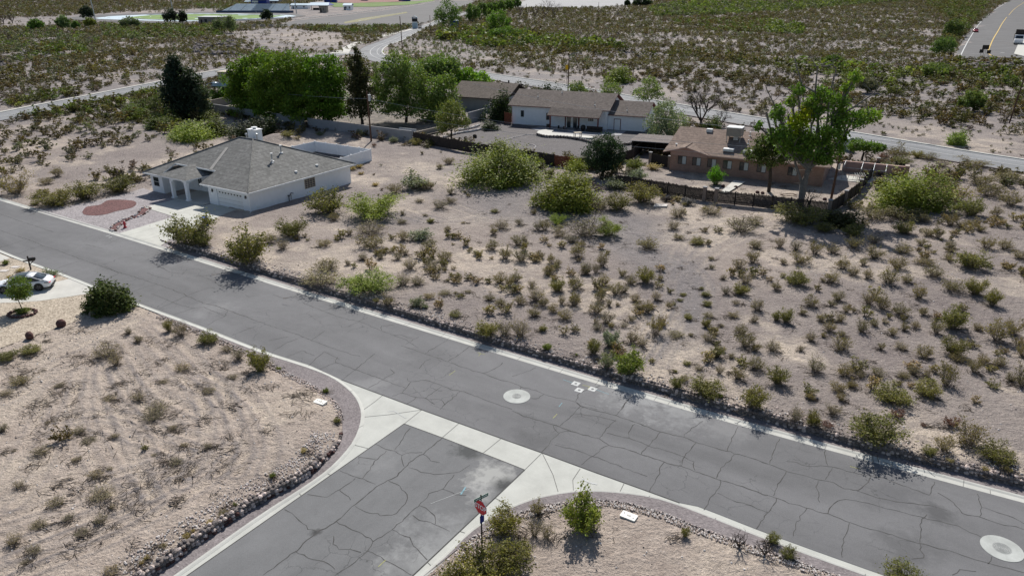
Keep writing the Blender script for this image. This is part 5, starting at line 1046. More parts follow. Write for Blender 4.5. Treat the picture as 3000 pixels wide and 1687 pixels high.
for k in range(int(L / 3.2)): b = MB(); b.box(k * 3.2, k * 3.2 + .15, -.02, .2, -.1, .8, 'wood_dark'); b.obj('post', gr)
q = flat(2935, 176); b = MB(); b.box(-7, 5, -.5, .5, .1, .9, 'rock_dark'); b.box(-7.5, -7, -.4, .4, .1, 1.1, 'wood_dark'); o = b.obj('barrier'); o.location = (*q, 0); tag(o, 'dark low barrier behind the right part of the guardrail', 'barrier')

def gsheet(name, px, mat, dz=.1, n=14):
    """sheet draped over rising ground"""
    P = [np.array(G(*q)[:2]) for q in px]; b = MB(); cx = sum(P) / len(P); xs_ = [p[0] for p in P]; ys = [p[1] for p in P]; nx, ny = 26, 26
    bm = bmesh.new(); poly = [tuple(p) for p in P]; vs = [bm.verts.new((p[0], p[1], 0)) for p in P]; bm.faces.new(vs); bmesh.ops.triangulate(bm, faces=bm.faces[:])
    for _ in range(4): bmesh.ops.subdivide_edges(bm, edges=[e for e in bm.edges if e.calc_length() > 14], cuts=1); bmesh.ops.triangulate(bm, faces=bm.faces[:])
    for v in bm.verts: v.co.z = float(gh(v.co.x, v.co.y)) + dz
    bmesh.ops.recalc_face_normals(bm, faces=bm.faces[:]); (bmesh.ops.reverse_faces(bm, faces=bm.faces[:]) if sum(f.normal.z for f in bm.faces) < 0 else 0)
    me = bpy.data.meshes.new(name); bm.to_mesh(me); bm.free(); me.materials.append(M[mat]); o = bpy.data.objects.new(name, me); C.objects.link(o); o['kind'] = 'structure'; return o
# ------------------------------------------------------------------ far roads
def road(name, PL, w_, mat, z):
    b = MB(); P = resample(PL, 4); ribbon(b, P, -w_ / 2, w_ / 2, z, mat, lambda x_, y_: hz(y_)); o = b.obj(name); o['kind'] = 'structure'
    bm = bmesh.new(); bm.from_mesh(o.data); bmesh.ops.recalc_face_normals(bm, faces=bm.faces[:])
    if sum(f.normal.z for f in bm.faces) < 0: bmesh.ops.reverse_faces(bm, faces=bm.faces[:])
    bm.to_mesh(o.data); bm.free(); return o
road('road', LEFTR, 9.0, 'asphalt_far', .02); road('road', UPPER, 10.5, 'asphalt_far', .028)
for off, w_, pl, nm, mt in ((-5.3, .5, UPPER, 'kerb', 'rock_dark'), (5.25, .6, UPPER, 'kerb', 'conc'), (4.6, .9, LEFTR, 'kerb', 'conc_plain')):
    b = MB(); P = resample(pl, 4); A = offset_pl(P, off - w_ / 2); B_ = offset_pl(P, off + w_ / 2)
    for k in range(len(P) - 1): b.prism([tuple(A[k]), tuple(A[k + 1]), tuple(B_[k + 1]), tuple(B_[k])], hz(P[k][1]) - .3, hz(P[k][1]) + .16, mt)
    o = b.obj(nm); o['kind'] = 'structure'
bx_ = MB(); ribbon(bx_, resample(UPPER, 4), -.1, .1, .05, 'white_paint', lambda x_, y_: hz(y_)); ribbon(bx_, resample(UPPER, 4), 2.9, 3.05, .05, 'white_paint', lambda x_, y_: hz(y_)); ribbon(bx_, resample(LEFTR, 4), -.1, .08, .036, 'white_paint')
o = bx_.obj('road_marking'); o['kind'] = 'structure'
sheet('junction_apron', FL([(965, 158), (1000, 143), (1030, 128), (1085, 112), (1150, 97), (1210, 84), (1210, 87), (1150, 102), (1095, 118), (1045, 135), (1025, 150), (1022, 158)]), .06, 'conc_plain')
gsheet('road', [(2795, 172), (2826, 111), (2856, 76), (2880, 52), (2917, 26), (2957, 4), (2975, -6), (3300, -6), (3300, 100), (3300, 186), (3000, 180)], 'asphalt_lot', .08)
def line(px, w_, mat, z=.16): b = MB(); ribbon(b, resample(smooth_pl(FL(px), 4), 3), -w_ / 2, w_ / 2, z, mat, lambda x_, y_: hz(y_)); o = b.obj('road_marking'); o['kind'] = 'structure'; bm = bmesh.new(); bm.from_mesh(o.data); bmesh.ops.recalc_face_normals(bm, faces=bm.faces[:]); (bmesh.ops.reverse_faces(bm, faces=bm.faces[:]) if sum(f.normal.z for f in bm.faces) < 0 else 0); bm.to_mesh(o.data); bm.free()
line([(2812, 169), (2830, 133), (2850, 99), (2872, 68), (2899, 41), (2930, 20), (2955, 6)], .45, 'white_paint'); line([(2949, 52), (2936, 70), (2925, 90), (2910, 115), (2899, 140), (2894, 154), (2900, 162), (2920, 168), (2978, 172)], .5, 'yellow_paint'); line([(3005, 5), (2975, 25), (2955, 46)], .4, 'yellow_paint')
line([(2931, 156), (2942, 156)], 1.2, 'white_paint')
gsheet('pavement', [(2970, 160), (2985, 125), (3005, 75), (3100, -5), (3200, 170), (3000, 167)], 'conc_plain', .25); sheet('pavement', FL([(2791, 173), (3000, 181), (3200, 188), (3200, 192), (3000, 185), (2786, 177)]), .26, 'conc_plain')
gsheet('parking_lot', [(862, 62), (1010, 46), (1100, 35), (1200, 20), (1285, 4), (1400, 4), (1330, 34), (1290, 52), (1205, 78), (1080, 80), (960, 80), (800, 77)], 'asphalt_lot', .14)
def strip(name, px, w_, mat, z=.09, h=None):
    P = resample([np.array(G(*q)[:2]) for q in px], 6); b = MB(); A = offset_pl(P, -w_ / 2); B_ = offset_pl(P, w_ / 2)
    for k in range(len(P) - 1):
        zz = max(float(gh(*P[k])), float(gh(*P[k + 1]))); b.prism([tuple(A[k]), tuple(A[k + 1]), tuple(B_[k + 1]), tuple(B_[k])], zz - .3, zz + z, mat)
    o = b.obj(name); o['kind'] = 'structure'; return o
strip('kerb', [(855, 59), (1010, 42), (1100, 31), (1200, 16), (1285, 2)], 2.0, 'conc_plain', .25); strip('kerb', [(1240, 76), (1294, 54), (1340, 40)], 1.0, 'conc_plain', .2)
strip('kerb', [(1050, 63), (1090, 54), (1130, 46), (1180, 38)], 1.2, 'conc_plain', .2)
gsheet('pale_parking', [(1490, 24), (1510, 12), (1560, -3), (1830, -8), (1905, 4), (1850, 14), (1780, 22), (1700, 25), (1640, 22), (1560, 22)], 'block', .3)
gsheet('dirt_island', [(1008, 66), (1060, 55), (1120, 46), (1190, 36), (1195, 39), (1120, 52), (1050, 65), (1010, 70)], 'dry_turf', .16)
gsheet('track', [(198, 53), (255, 46), (400, 41), (520, 38), (640, 36.5), (860, 41), (897, 48), (835, 56), (700, 63.5), (520, 68), (400, 69), (275, 63), (210, 58)], 'asphalt_lot', .25)
gsheet('track_infield', [(278, 54.5), (330, 49), (420, 45), (560, 41.5), (700, 42), (850, 46), (868, 49), (800, 56), (690, 60.5), (600, 63.5), (480, 63.5), (380, 61), (290, 57.5)], 'track_white', .32)
gsheet('football_field', [(375, 52.5), (440, 46.5), (570, 43), (700, 43.6), (835, 47.2), (800, 53), (690, 58.5), (600, 61.5), (500, 61.5), (410, 58)], 'turf', .40)
strip('field_line', [(400, 57), (520, 62), (600, 62)], 1.5, 'white_paint', .6); strip('field_line', [(430, 45), (600, 43.5), (820, 46)], 1.2, 'white_paint', .6); strip('field_line', [(540, 52), (590, 50.5)], 3, 'white_paint', .6)
strip('field_line', [(680, 61), (740, 58), (830, 54)], 2, 'blue', .62); strip('field_line', [(680, 63), (760, 58.5), (860, 53)], 2.2, 'white_paint', .6)
gsheet('outfield', [(968, 8), (1000, 11), (1140, 9), (1230, 3), (1290, -4), (1260, 6), (1190, 16), (1100, 21), (980, 22), (966, 16)], 'turf2', .3)
gsheet('infield', [(980, 8), (1000, 3), (1180, -3), (1200, 4), (1130, 9), (1040, 11)], 'infield', .34)

def bld(name, x0, x1, y, hpx, dep, lab, wallm, roofm, cat='building', roof='gable', ov=.8, win=2):
    a = np.array(G(x0, y)); c = np.array(G(x1, y)); m = mpp(a); h = hpx * m; W = c[0] - a[0]; t = empty(name, tuple(a), 0, lab, cat)
    hw = h if roof == 'flat' else h * .72
    b = MB(); b.box(0, W, 0, dep, -.5, hw, wallm); b.obj('wall', t); b = MB()
    if roof == 'flat': b.box(-ov, W + ov, -ov, dep + ov, hw + .003, hw + .5, roofm)
    else: slab(b, [(-ov, -ov, hw), (W + ov, -ov, hw), (W + ov, dep / 2, h), (-ov, dep / 2, h)], .25, roofm); slab(b, [(W + ov, dep + ov, hw), (-ov, dep + ov, hw), (-ov, dep / 2, h), (W + ov, dep / 2, h)], .25, roofm)
    b.obj('roof', t)
    for k in range(win):
        x = W * (k + .6) / (win + .2); b = MB(); b.box(x, x + min(1.8, W * .12), -.08, -.01, hw * .35, hw * .75, 'glass'); b.obj('window', t)
    b = MB(); b.box(W * .1, W * .1 + 1.2, -.09, -.01, 0, hw * .7, 'wood_dark'); b.obj('door', t)
    return t
bld('field_house', 583, 648, 73, 20, 16, 'long tan building with a flat pale metal roof in front of the football field', 'tan', 'white_metal', roof='flat')
bld('concession_stand', 853, 902, 27, 15, 12, 'white building with blue gabled roof right of the bleachers', 'stucco', 'blue_lt')
bld('ticket_booth', 1007, 1029, 31, 19, 12, 'small white booth with a pale blue gabled roof by the parking lot', 'stucco', 'blue_lt', win=2)
bld('gatehouse', 937, 957, 38, 18, 8, 'narrow grey gate building in front of the blue canopy', 'tan', 'black', roof='flat', win=1)
a = np.array(G(905, 30)); m = mpp(a); t = empty('canopy', tuple(a), 0, 'open canopy with a pale blue roof left of the small white booth', 'canopy'); W = 62 * m
b = MB(); slab(b, [(-1, -4, 13 * m), (W, -4, 13 * m), (W - 2, 8, 20 * m), (1, 8, 20 * m)], .3, 'blue_lt'); slab(b, [(W, -4, 13 * m), (W + 1, 18, 13 * m), (W - 2, 8, 20 * m)], .3, 'blue'); b.obj('roof', t)
for x in (3, W / 2, W - 3): b = MB(); b.tube([(x, 0, -1), (x, 0, 14 * m)], .3, 'black', 6); b.obj('post', t)
b = MB(); b.box(4, W * .5, 2, 5, 0, 2, 'black'); b.obj('table', t)
# bleachers with press box
a = np.array(G(634, 39)); c = np.array(G(850, 41)); m = mpp(a); W = c[0] - a[0]; t = empty('bleachers', tuple(a), 0, 'wide aluminium stadium bleachers behind the football field', 'bleachers')
b = MB(); D = 26; H_ = 26 * m; nrow = 18
for k in range(nrow): b.box(4 + k * .5, W - 4 - k * .4, k * D / nrow, (k + 1) * D / nrow, 1.2 if k < 1 else 0, 1.5 + H_ * .78 * k / nrow, 'bleach')
b.obj('seating', t)
for fx, wm in ((.44, 9), (.545, 8)):
    b = MB()
    for k in range(nrow): b.box(W * fx, W * fx + wm, k * D / nrow - .03, (k + 1) * D / nrow - .05, 1.5 + H_ * .78 * k / nrow, 1.56 + H_ * .78 * k / nrow, 'navy')
    b.obj('navy_section', t)
for fx in (.14, .3, .68, .84): b = MB(); b.box(W * fx, W * fx + .9, -.06, D, 1, 1.2, 'black'); [b.box(W * fx, W * fx + .9, k * D / nrow - .05, (k + 1) * D / nrow - .06, 1.5 + H_ * .78 * k / nrow, 1.6 + H_ * .78 * k / nrow, 'iron') for k in range(nrow)]; b.obj('aisle', t)
b = MB(); b.box(0, W, -.6, -.2, 0, 2.2, 'navy'); b.obj('front_rail', t)
a = np.array(G(736, 17)); m = mpp(a); t = empty('press_box', (a[0], a[1], a[2]), 0, 'royal blue press box rising behind the bleachers', 'press box'); b = MB(); b.box(0, 46 * m, 0, 12, -2, 26 * m, 'blue'); b.obj('wall', t); b = MB(); b.box(3, 43 * m, -.1, -.02, 13 * m, 16 * m, 'navy'); b.obj('window', t); b = MB(); b.box(-.5, 46.5 * m, -.5, 12.5, 26 * m, 26.6 * m, 'blue_lt'); b.obj('roof', t)
bld('building', 785, 815, 14, 14, 14, 'tan building with a pale blue roof touching the press box', 'tan', 'blue_lt'); bld('building', 718, 736, 12, 9, 10, 'small dark building left of the press box', 'navy', 'blue_lt')
for x0, x1, lb in ((950, 985, 'blue baseball dugout left of the infield'), (1058, 1076, 'small blue dugout behind the infield, middle one'), (1168, 1201, 'blue dugout at the right side of the infield')): bld('dugout', x0, x1, 9 if x0 < 1000 else 4, 10, 8, lb, 'blue', 'blue_lt', roof='flat', win=1)
for x, w_, lb in ((745, 11, 'leftmost of three grey block bins near the track'), (768, 13, 'middle of three grey block bins near the track'), (793, 11, 'rightmost of three grey block bins near the track')):
    a = np.array(G(x, 81)); m = mpp(a); W = w_ * m; t = empty('block_bin', tuple(a), 0, lb, 'bin', 'grey block bins near the track'); b = MB(); H_ = 8 * m
    b.box(-W / 2, W / 2, 0, .3, -.3, H_ * .8, 'tan'); b.box(-W / 2, -W / 2 + .3, .3, W, -.3, H_, 'tan'); b.box(W / 2 - .3, W / 2, .3, W, -.3, H_, 'tan'); b.box(-W / 2 + .3, W / 2 - .3, W - .3, W, -.3, H_, 'tan'); b.obj('wall', t)
for x, y, hp, lb in ((280, 60, 78, 'tall stadium floodlight pole left of the football field'), (508, 40, 62, 'tall floodlight pole behind the twin dark trees'), (869, 41, 60, 'tall thick floodlight pole at the right end of the bleachers'), (751, 40, 30, 'slim pole in front of the bleachers')):
    a = G(x, y); m = mpp(a); t = empty('light_pole', a, 0, lb, 'light pole', 'stadium light poles'); b = MB(); b.tube([(0, 0, -1), (-.04 * hp * m, 0, hp * m)], .45 if hp > 40 else .2, 'steel', 8); b.obj('pole', t); b = MB(); b.box(-3, 3, -.3, .3, hp * m, hp * m + 1.5, 'steel'); b.obj('lamp_bank', t)
# school sign, gate, kiosk
a = np.array(G(1216, 84)); m = mpp(a); t = empty('entrance_sign', tuple(a), 0, 'white roofed entrance sign with a black display board beside the road', 'sign'); b = MB(); b.box(-8 * m, 8 * m, 0, .6, 0, 15 * m, 'track_white'); b.obj('base', t)
b = MB(); b.box(-8 * m, 8 * m, -.1, .5, 18.5 * m, 26.5 * m, 'black'); b.obj('display', t); b = MB(); b.box(-7 * m, 7 * m, 0, .5, 15 * m, 18.5 * m, 'sign_white'); b.box(-7.5 * m, 7.5 * m, 0, .5, 26.5 * m, 30 * m, 'navy'); b.box(-5.5 * m, 5.5 * m, -.06, -.01, 27.4 * m, 28.6 * m, 'sign_white'); b.obj('board', t)
b = MB(); slab(b, [(-9 * m, -.6, 29.5 * m), (0, -.6, 35 * m), (0, 1, 35 * m), (-9 * m, 1, 29.5 * m)][::-1], .3, 'blue_lt'); slab(b, [(9 * m, -.6, 29.5 * m), (0, -.6, 35 * m), (0, 1, 35 * m), (9 * m, 1, 29.5 * m)], .3, 'blue_lt'); b.obj('roof', t)
for x, lb in ((1230, 'black metal gate leaf right of the entrance sign'), (1297, 'black metal gate leaf left of the big entrance tree')):
    a = G(x, 85); m = mpp(a); t = empty('gate', a, .4, lb, 'gate'); b = MB()
    for k in range(9): b.box(-5 * m + k * 1.25 * m, -5 * m + k * 1.25 * m + .15, 0, .1, 0, 14 * m, 'black')
    b.box(-5 * m, 5 * m, 0, .1, 13.4 * m, 14 * m, 'black'); b.box(-5 * m, 5 * m, 0, .1, .3, .8, 'black'); b.obj('bars', t)
a = np.array(G(1322, 81)); m = mpp(a); t = empty('kiosk', tuple(a), .2, 'royal blue kiosk beside the large entrance tree', 'kiosk'); b = MB(); b.box(0, 22 * m, 0, 7, -.3, 18 * m, 'blue'); b.obj('wall', t); b = MB(); b.box(-.3, 23 * m, -.3, 7.3, 18 * m, 19 * m, 'blue_lt'); b.obj('roof', t); b = MB(); b.box(9 * m, 13 * m, -.1, -.01, 0, 13 * m, 'navy'); b.obj('door', t)
# chain link fence along the near side of the parking lot
P = [np.array(G(*q)[:2]) for q in ((800, 84), (960, 83), (1100, 82), (1205, 82))]; t = empty('chain_link_fence', (P[0][0], P[0][1], 0), 0, 'long thin chain-link fence along the near side of the grey parking lot', 'fence'); b = MB()
for a, c in zip(P[:-1], P[1:]): a = a - P[0]; c = c - P[0]; b.tube([(a[0], a[1], 2.2), (c[0], c[1], 2.2)], .05, 'steel', 4)
b.obj('rail', t)
for p in resample(P, 8): b = MB(); b.tube([(p[0] - P[0][0], p[1] - P[0][1], -.5), (p[0] - P[0][0], p[1] - P[0][1], 2.3)], .07, 'steel', 4); b.obj('post', t)
# ------------------------------------------------------------------ vegetation
def leaves(cen, size, rs, tint, asp=1.7, up=.35):
    n = len(cen); a = rs.normal(size=(n, 3)); a[:, 2] += up; a /= np.linalg.norm(a, axis=1)[:, None]
    r = rs.normal(size=(n, 3)); u = np.cross(a, r); u /= np.linalg.norm(u, axis=1)[:, None]; v = np.cross(a, u)
    s = (size * rs.uniform(.6, 1.35, n))[:, None]; u = u * s * asp / 2; v = v * s / 2
    V = np.stack([cen - u, cen + v * .9, cen + u, cen - v * .9], 1).reshape(-1, 3); Q = np.arange(4 * n).reshape(-1, 4)
    return V, Q, np.repeat(tint, 4, axis=0)
def limb(pts, r0, r1, n=3):
    pts = np.array(pts, float); K = len(pts); V = []; Q = []
    for k in range(K):
        t = pts[min(k + 1, K - 1)] - pts[max(k - 1, 0)]; t = t / (np.linalg.norm(t) + 1e-9); a = np.cross(t, (0.1, .2, 1) if abs(t[2]) < .9 else (1, 0, 0)); a /= np.linalg.norm(a); c = np.cross(t, a); r = r0 + (r1 - r0) * k / (K - 1)
        for j in range(n): q = 2 * math.pi * j / n; V.append(pts[k] + (a * math.cos(q) + c * math.sin(q)) * r)
    for k in range(K - 1):
        for j in range(n): Q.append((k * n + j, k * n + (j + 1) % n, (k + 1) * n + (j + 1) % n, (k + 1) * n + j))
    return np.array(V), np.array(Q)
def cat_(L):
    V = []; Q = []; T = []; o = 0
    for l in L: V.append(l[0]); Q.append(l[1] + o); o += len(l[0]); T.append(l[2] if len(l) > 2 else np.ones((len(l[0]), 3)))
    return np.concatenate(V), np.concatenate(Q), np.concatenate(T)
def bush_proto(seed, n_st=18, n_leaf=900, ls=.04, spread=.9, low=.35, droop=0, flat_=1.0, fill=.25, stem_r=.010):
    """radius .5, height 1"""
    rs = np.random.RandomState(seed); st = []; tips = []
    for i in range(n_st):
        ph = 2 * math.pi * (i + rs.uniform(-.4, .4)) / n_st; rad = .52 * spread * math.sqrt(rs.uniform(.04, 1)); lobe = .82 + .22 * math.sin(2 * ph + seed) + .16 * math.sin(3 * ph + 1.7 * seed); rad *= .75 + .35 * lobe; hh = min(1.0, (1 - .35 * (rad / .5) ** 2) * rs.uniform(.45, 1.0) * lobe * 1.12)
        e = np.array([rad * math.cos(ph), rad * math.sin(ph), hh]); b0 = np.array([.09 * math.cos(ph), .09 * math.sin(ph), 0])
        P = []
        for k in range(5): t = k / 4; P.append(b0 * (1 - t) + np.array([e[0] * t ** .9, e[1] * t ** .9, e[2] * (t ** .85)]) + rs.normal(size=3) * .014 * (k > 0))
        st.append(limb(P, stem_r, stem_r * .35)); 
        for j in range(7):
            t = rs.uniform(low * .6, .92); k = min(int(t * 4), 3); p = P[k] + (P[k + 1] - P[k]) * (t * 4 - k); d = np.array([rs.normal() * .13, rs.normal() * .13, rs.uniform(.03, .2)]) * (1.2 - t * .5); q = p + d
            if droop: q[2] -= droop * rs.uniform(0, 1)
            q[2] = min(q[2], 1); st.append(limb([p, (p + q) / 2 + rs.normal(size=3) * .01, q], stem_r * .5, stem_r * .22)); tips.append((p, q))
        tips.append((P[3], P[4])); tips.append((P[3], P[4]))
    k = rs.randint(0, len(tips), n_leaf); t = rs.uniform(.25, 1.1, n_leaf)[:, None]; A = np.array([q[0] for q in tips])[k]; B = np.array([q[1] for q in tips])[k]
    c = A + (B - A) * t + rs.normal(size=(n_leaf, 3)) * .028; m = rs.uniform(size=n_leaf) < fill
    c[m] += rs.normal(size=(m.sum(), 3)) * .06; c[:, 2] = np.clip(c[:, 2], .03, 1.08)
    tb = rs.uniform(.72, 1.3, len(tips))[k] * rs.uniform(.8, 1.22, n_leaf); tint = np.stack([tb * rs.uniform(.92, 1.15, n_leaf), tb, tb * rs.uniform(.75, 1.1, n_leaf)], 1)
    L = leaves(c, np.full(n_leaf, ls), rs, tint); return L, cat_([(v, q) for v, q in st])
def two(name, L, S, bark):
    V, Q, T = cat_([L, S]); mi = np.r_[np.zeros(len(L[1])), np.ones(len(S[1]))]
    return np_mesh(name, V, Q, [M['leaf'], M[bark]], mi, T, link=False)
KINDS = {'C': dict(n=6, kw=dict(n_st=38, n_leaf=1050, ls=.031, fill=.25, low=.5, stem_r=.0085), col=(.205, .175, .068), bark='twig', word='olive creosote', cat='creosote bush'),
         'D': dict(n=4, kw=dict(n_st=34, n_leaf=3200, ls=.030, fill=.45, low=.25, flat_=1), col=(.175, .172, .046), bark='twig', word='dense green creosote', cat='creosote bush'),
         'g': dict(n=4, kw=dict(n_st=44, n_leaf=620, ls=.028, stem_r=.0085, low=.45), col=(.26, .225, .13), bark='twig', word='sparse grey creosote', cat='creosote bush'),
         'M': dict(n=3, kw=dict(n_st=22, n_leaf=7000, ls=.022, fill=.6, low=.3, droop=.08, spread=1.0), col=(.25, .31, .062), bark='bark_dark', word='yellow-green mesquite', cat='mesquite'),
         'B': dict(n=2, kw=dict(n_st=30, n_leaf=3600, ls=.036, fill=.4, low=.2), col=(.175, .215, .045), bark='twig', word='bright green shrub', cat='shrub'),
         's': dict(n=2, kw=dict(n_st=26, n_leaf=900, ls=.05, fill=.3, low=.02), col=(.36, .30, .13), bark='dry', word='straw-coloured grass clump', cat='grass clump'),
         'b': dict(n=3, kw=dict(n_st=26, n_leaf=1500, ls=.045, fill=.6, low=.15), col=(.19, .225, .155), bark='twig', word='grey-green shrub', cat='shrub'),
         'r': dict(n=1, kw=dict(n_st=20, n_leaf=700, ls=.05), col=(.13, .06, .045), bark='twig', word='dead reddish shrub', cat='shrub')}
PRO = {}
for i_, (k, v) in enumerate(KINDS.items()):
    PRO[k] = []
    for j in range(v['n']):
        L, S = bush_proto(100 * i_ + j + 5, **v['kw']); nm = {'s': 'grass_clump', 'M': 'mesquite', 'C': 'creosote_bush', 'D': 'creosote_bush', 'g': 'creosote_bush'}.get(k, 'shrub')
        PRO[k].append((nm, two(nm, L, S, v['bark']), np_mesh('foliage', L[0], L[1], [M['leaf']], None, L[2], link=False), np_mesh('stems', S[0], S[1], [M[v['bark']]], None, None, link=False)))
LMS = [((1514, 1161), 'the round manhole'), ((1412, 1600), 'the stop sign'), ((1842, 1513), 'the right meter lid'), ((938, 1179), 'the left meter lid'), ((737, 624), 'the garage corner'), ((1013, 535), 'the back house corner'), ((1088, 413), 'the transformer pole'), ((2425, 630), 'the corner pillar'),
       ((2078, 592), 'the brick gate posts'), ((2935, 1606), 'the right manhole'), ((1710, 1135), 'the valve squares'), ((1100, 1218), 'the concrete apron'), ((320, 905), 'the round bush'), ((88, 991), 'the leftmost boulder'), ((470, 722), 'the driveway mouth'), ((1060, 440), 'the vinyl fence'), ((1660, 600), 'the big mesquite'), ((2663, 590), 'the palo verde'), ((560, 1590), 'the left wall'), ((2600, 1320), 'the long wall')]
LMW = [(flat(*q), n) for q, n in LMS]; USED = {}
SIZEW = lambda w: 'tiny' if w < .9 else 'small' if w < 1.6 else 'medium' if w < 2.8 else 'large' if w < 5 else 'very large'
def place_label(word, x, y, wm):
    o = sorted(LMW, key=lambda l: np.hypot(l[0][0] - x, l[0][1] - y))
    for lm, nm in o[:3]:
        dx, dy = x - lm[0], y - lm[1]; ph = []
        if abs(dy) >= .8: ph.append('%.0f m %s' % (abs(dy), 'beyond' if dy > 0 else 'before'))
        if abs(dx) >= .8: ph.append('%.0f m %s' % (abs(dx), 'right of' if dx > 0 else 'left of'))
        if not ph: ph = ['beside']
        pass
        lb = '%s %s %s %s' % (SIZEW(wm), word, ', '.join(ph), nm); 
        if lb not in USED: USED[lb] = 1; return lb
    lm, nm = o[3]; lb = '%s %s %.0f m from %s' % (SIZEW(wm), word, np.hypot(x - lm[0], y - lm[1]), nm)
    if lb not in USED: USED[lb] = 1; return lb
    for a in ('leafier ', 'thinner ', 'rounder ', 'ragged '):
        if a + lb not in USED: USED[a + lb] = 1; return a + lb
    return lb
NSH = [0]
def shrub(px, py, wpx, hpx, k, label=None, col=None, rotk=None):
    p = G(px, py); m = mpp(p); w_ = wpx * m; 
    ang = math.asin((CAM_H - p[2]) / math.hypot(math.hypot(p[0], p[1]), CAM_H)); h = max(.3 * w_, (hpx * m - .25 * w_ * math.sin(ang)) / math.cos(ang)); h = min(h, w_ * 1.5)
    if k in 'Ds': h = max(h, .45 * w_)
    if k in 'CDg' and px < 760 and py > 1080 and px + .9 * (1650 - py) > 0 and (py - 1080) * .0 == 0:
        k = {'D': 'C', 'C': 'g', 'g': 'g'}[k]; h *= .62; w_ *= .9
    v = KINDS[k]; nm, me, fo, stm = PRO[k][NSH[0] % v['n']]; NSH[0] += 1
    lb = label or place_label(v['word'], p[0], p[1], w_); c = col or v['col']; j = .22 * (vnoise(p[0] * 3, p[1] * 3, 5) - .5); g_ = .78 + .44 * vnoise(p[0] * 5.1, p[1] * 4.3, 15); cc = (c[0] * (1 + 1.8 * j) * g_, c[1] * (1 + j) * g_, c[2] * g_, 1)
    s = (w_ * 1.12, w_ * 1.12, h); r = (0, 0, random.random() * 6.28)
    if wpx < 55:
        o = bpy.data.objects.new(nm, me); C.objects.link(o); o.location = p; o.scale = s; o.rotation_euler = r; o.color = cc
    else:
        o = bpy.data.objects.new(nm, None); C.objects.link(o); o.location = p; o.scale = s; o.rotation_euler = r
        for mm, n2 in ((fo, 'foliage'), (stm, 'stems')): q = bpy.data.objects.new(n2, mm); C.objects.link(q); q.parent = o; q.color = cc
    tag(o, lb, v['cat'], {'M': 'mesquite bushes on the open lots', 'B': 'bright green shrubs on the open lots', 'b': 'grey-green shrubs on the open lots', 'r': 'dead reddish shrubs', 'C': 'creosote bushes on the open lots', 'D': 'creosote bushes on the open lots', 'g': 'creosote bushes on the open lots', 's': 'dry grass clumps'}.get(k)); HAND.append((p[0], p[1], w_ / 2)); return o
HAND = []
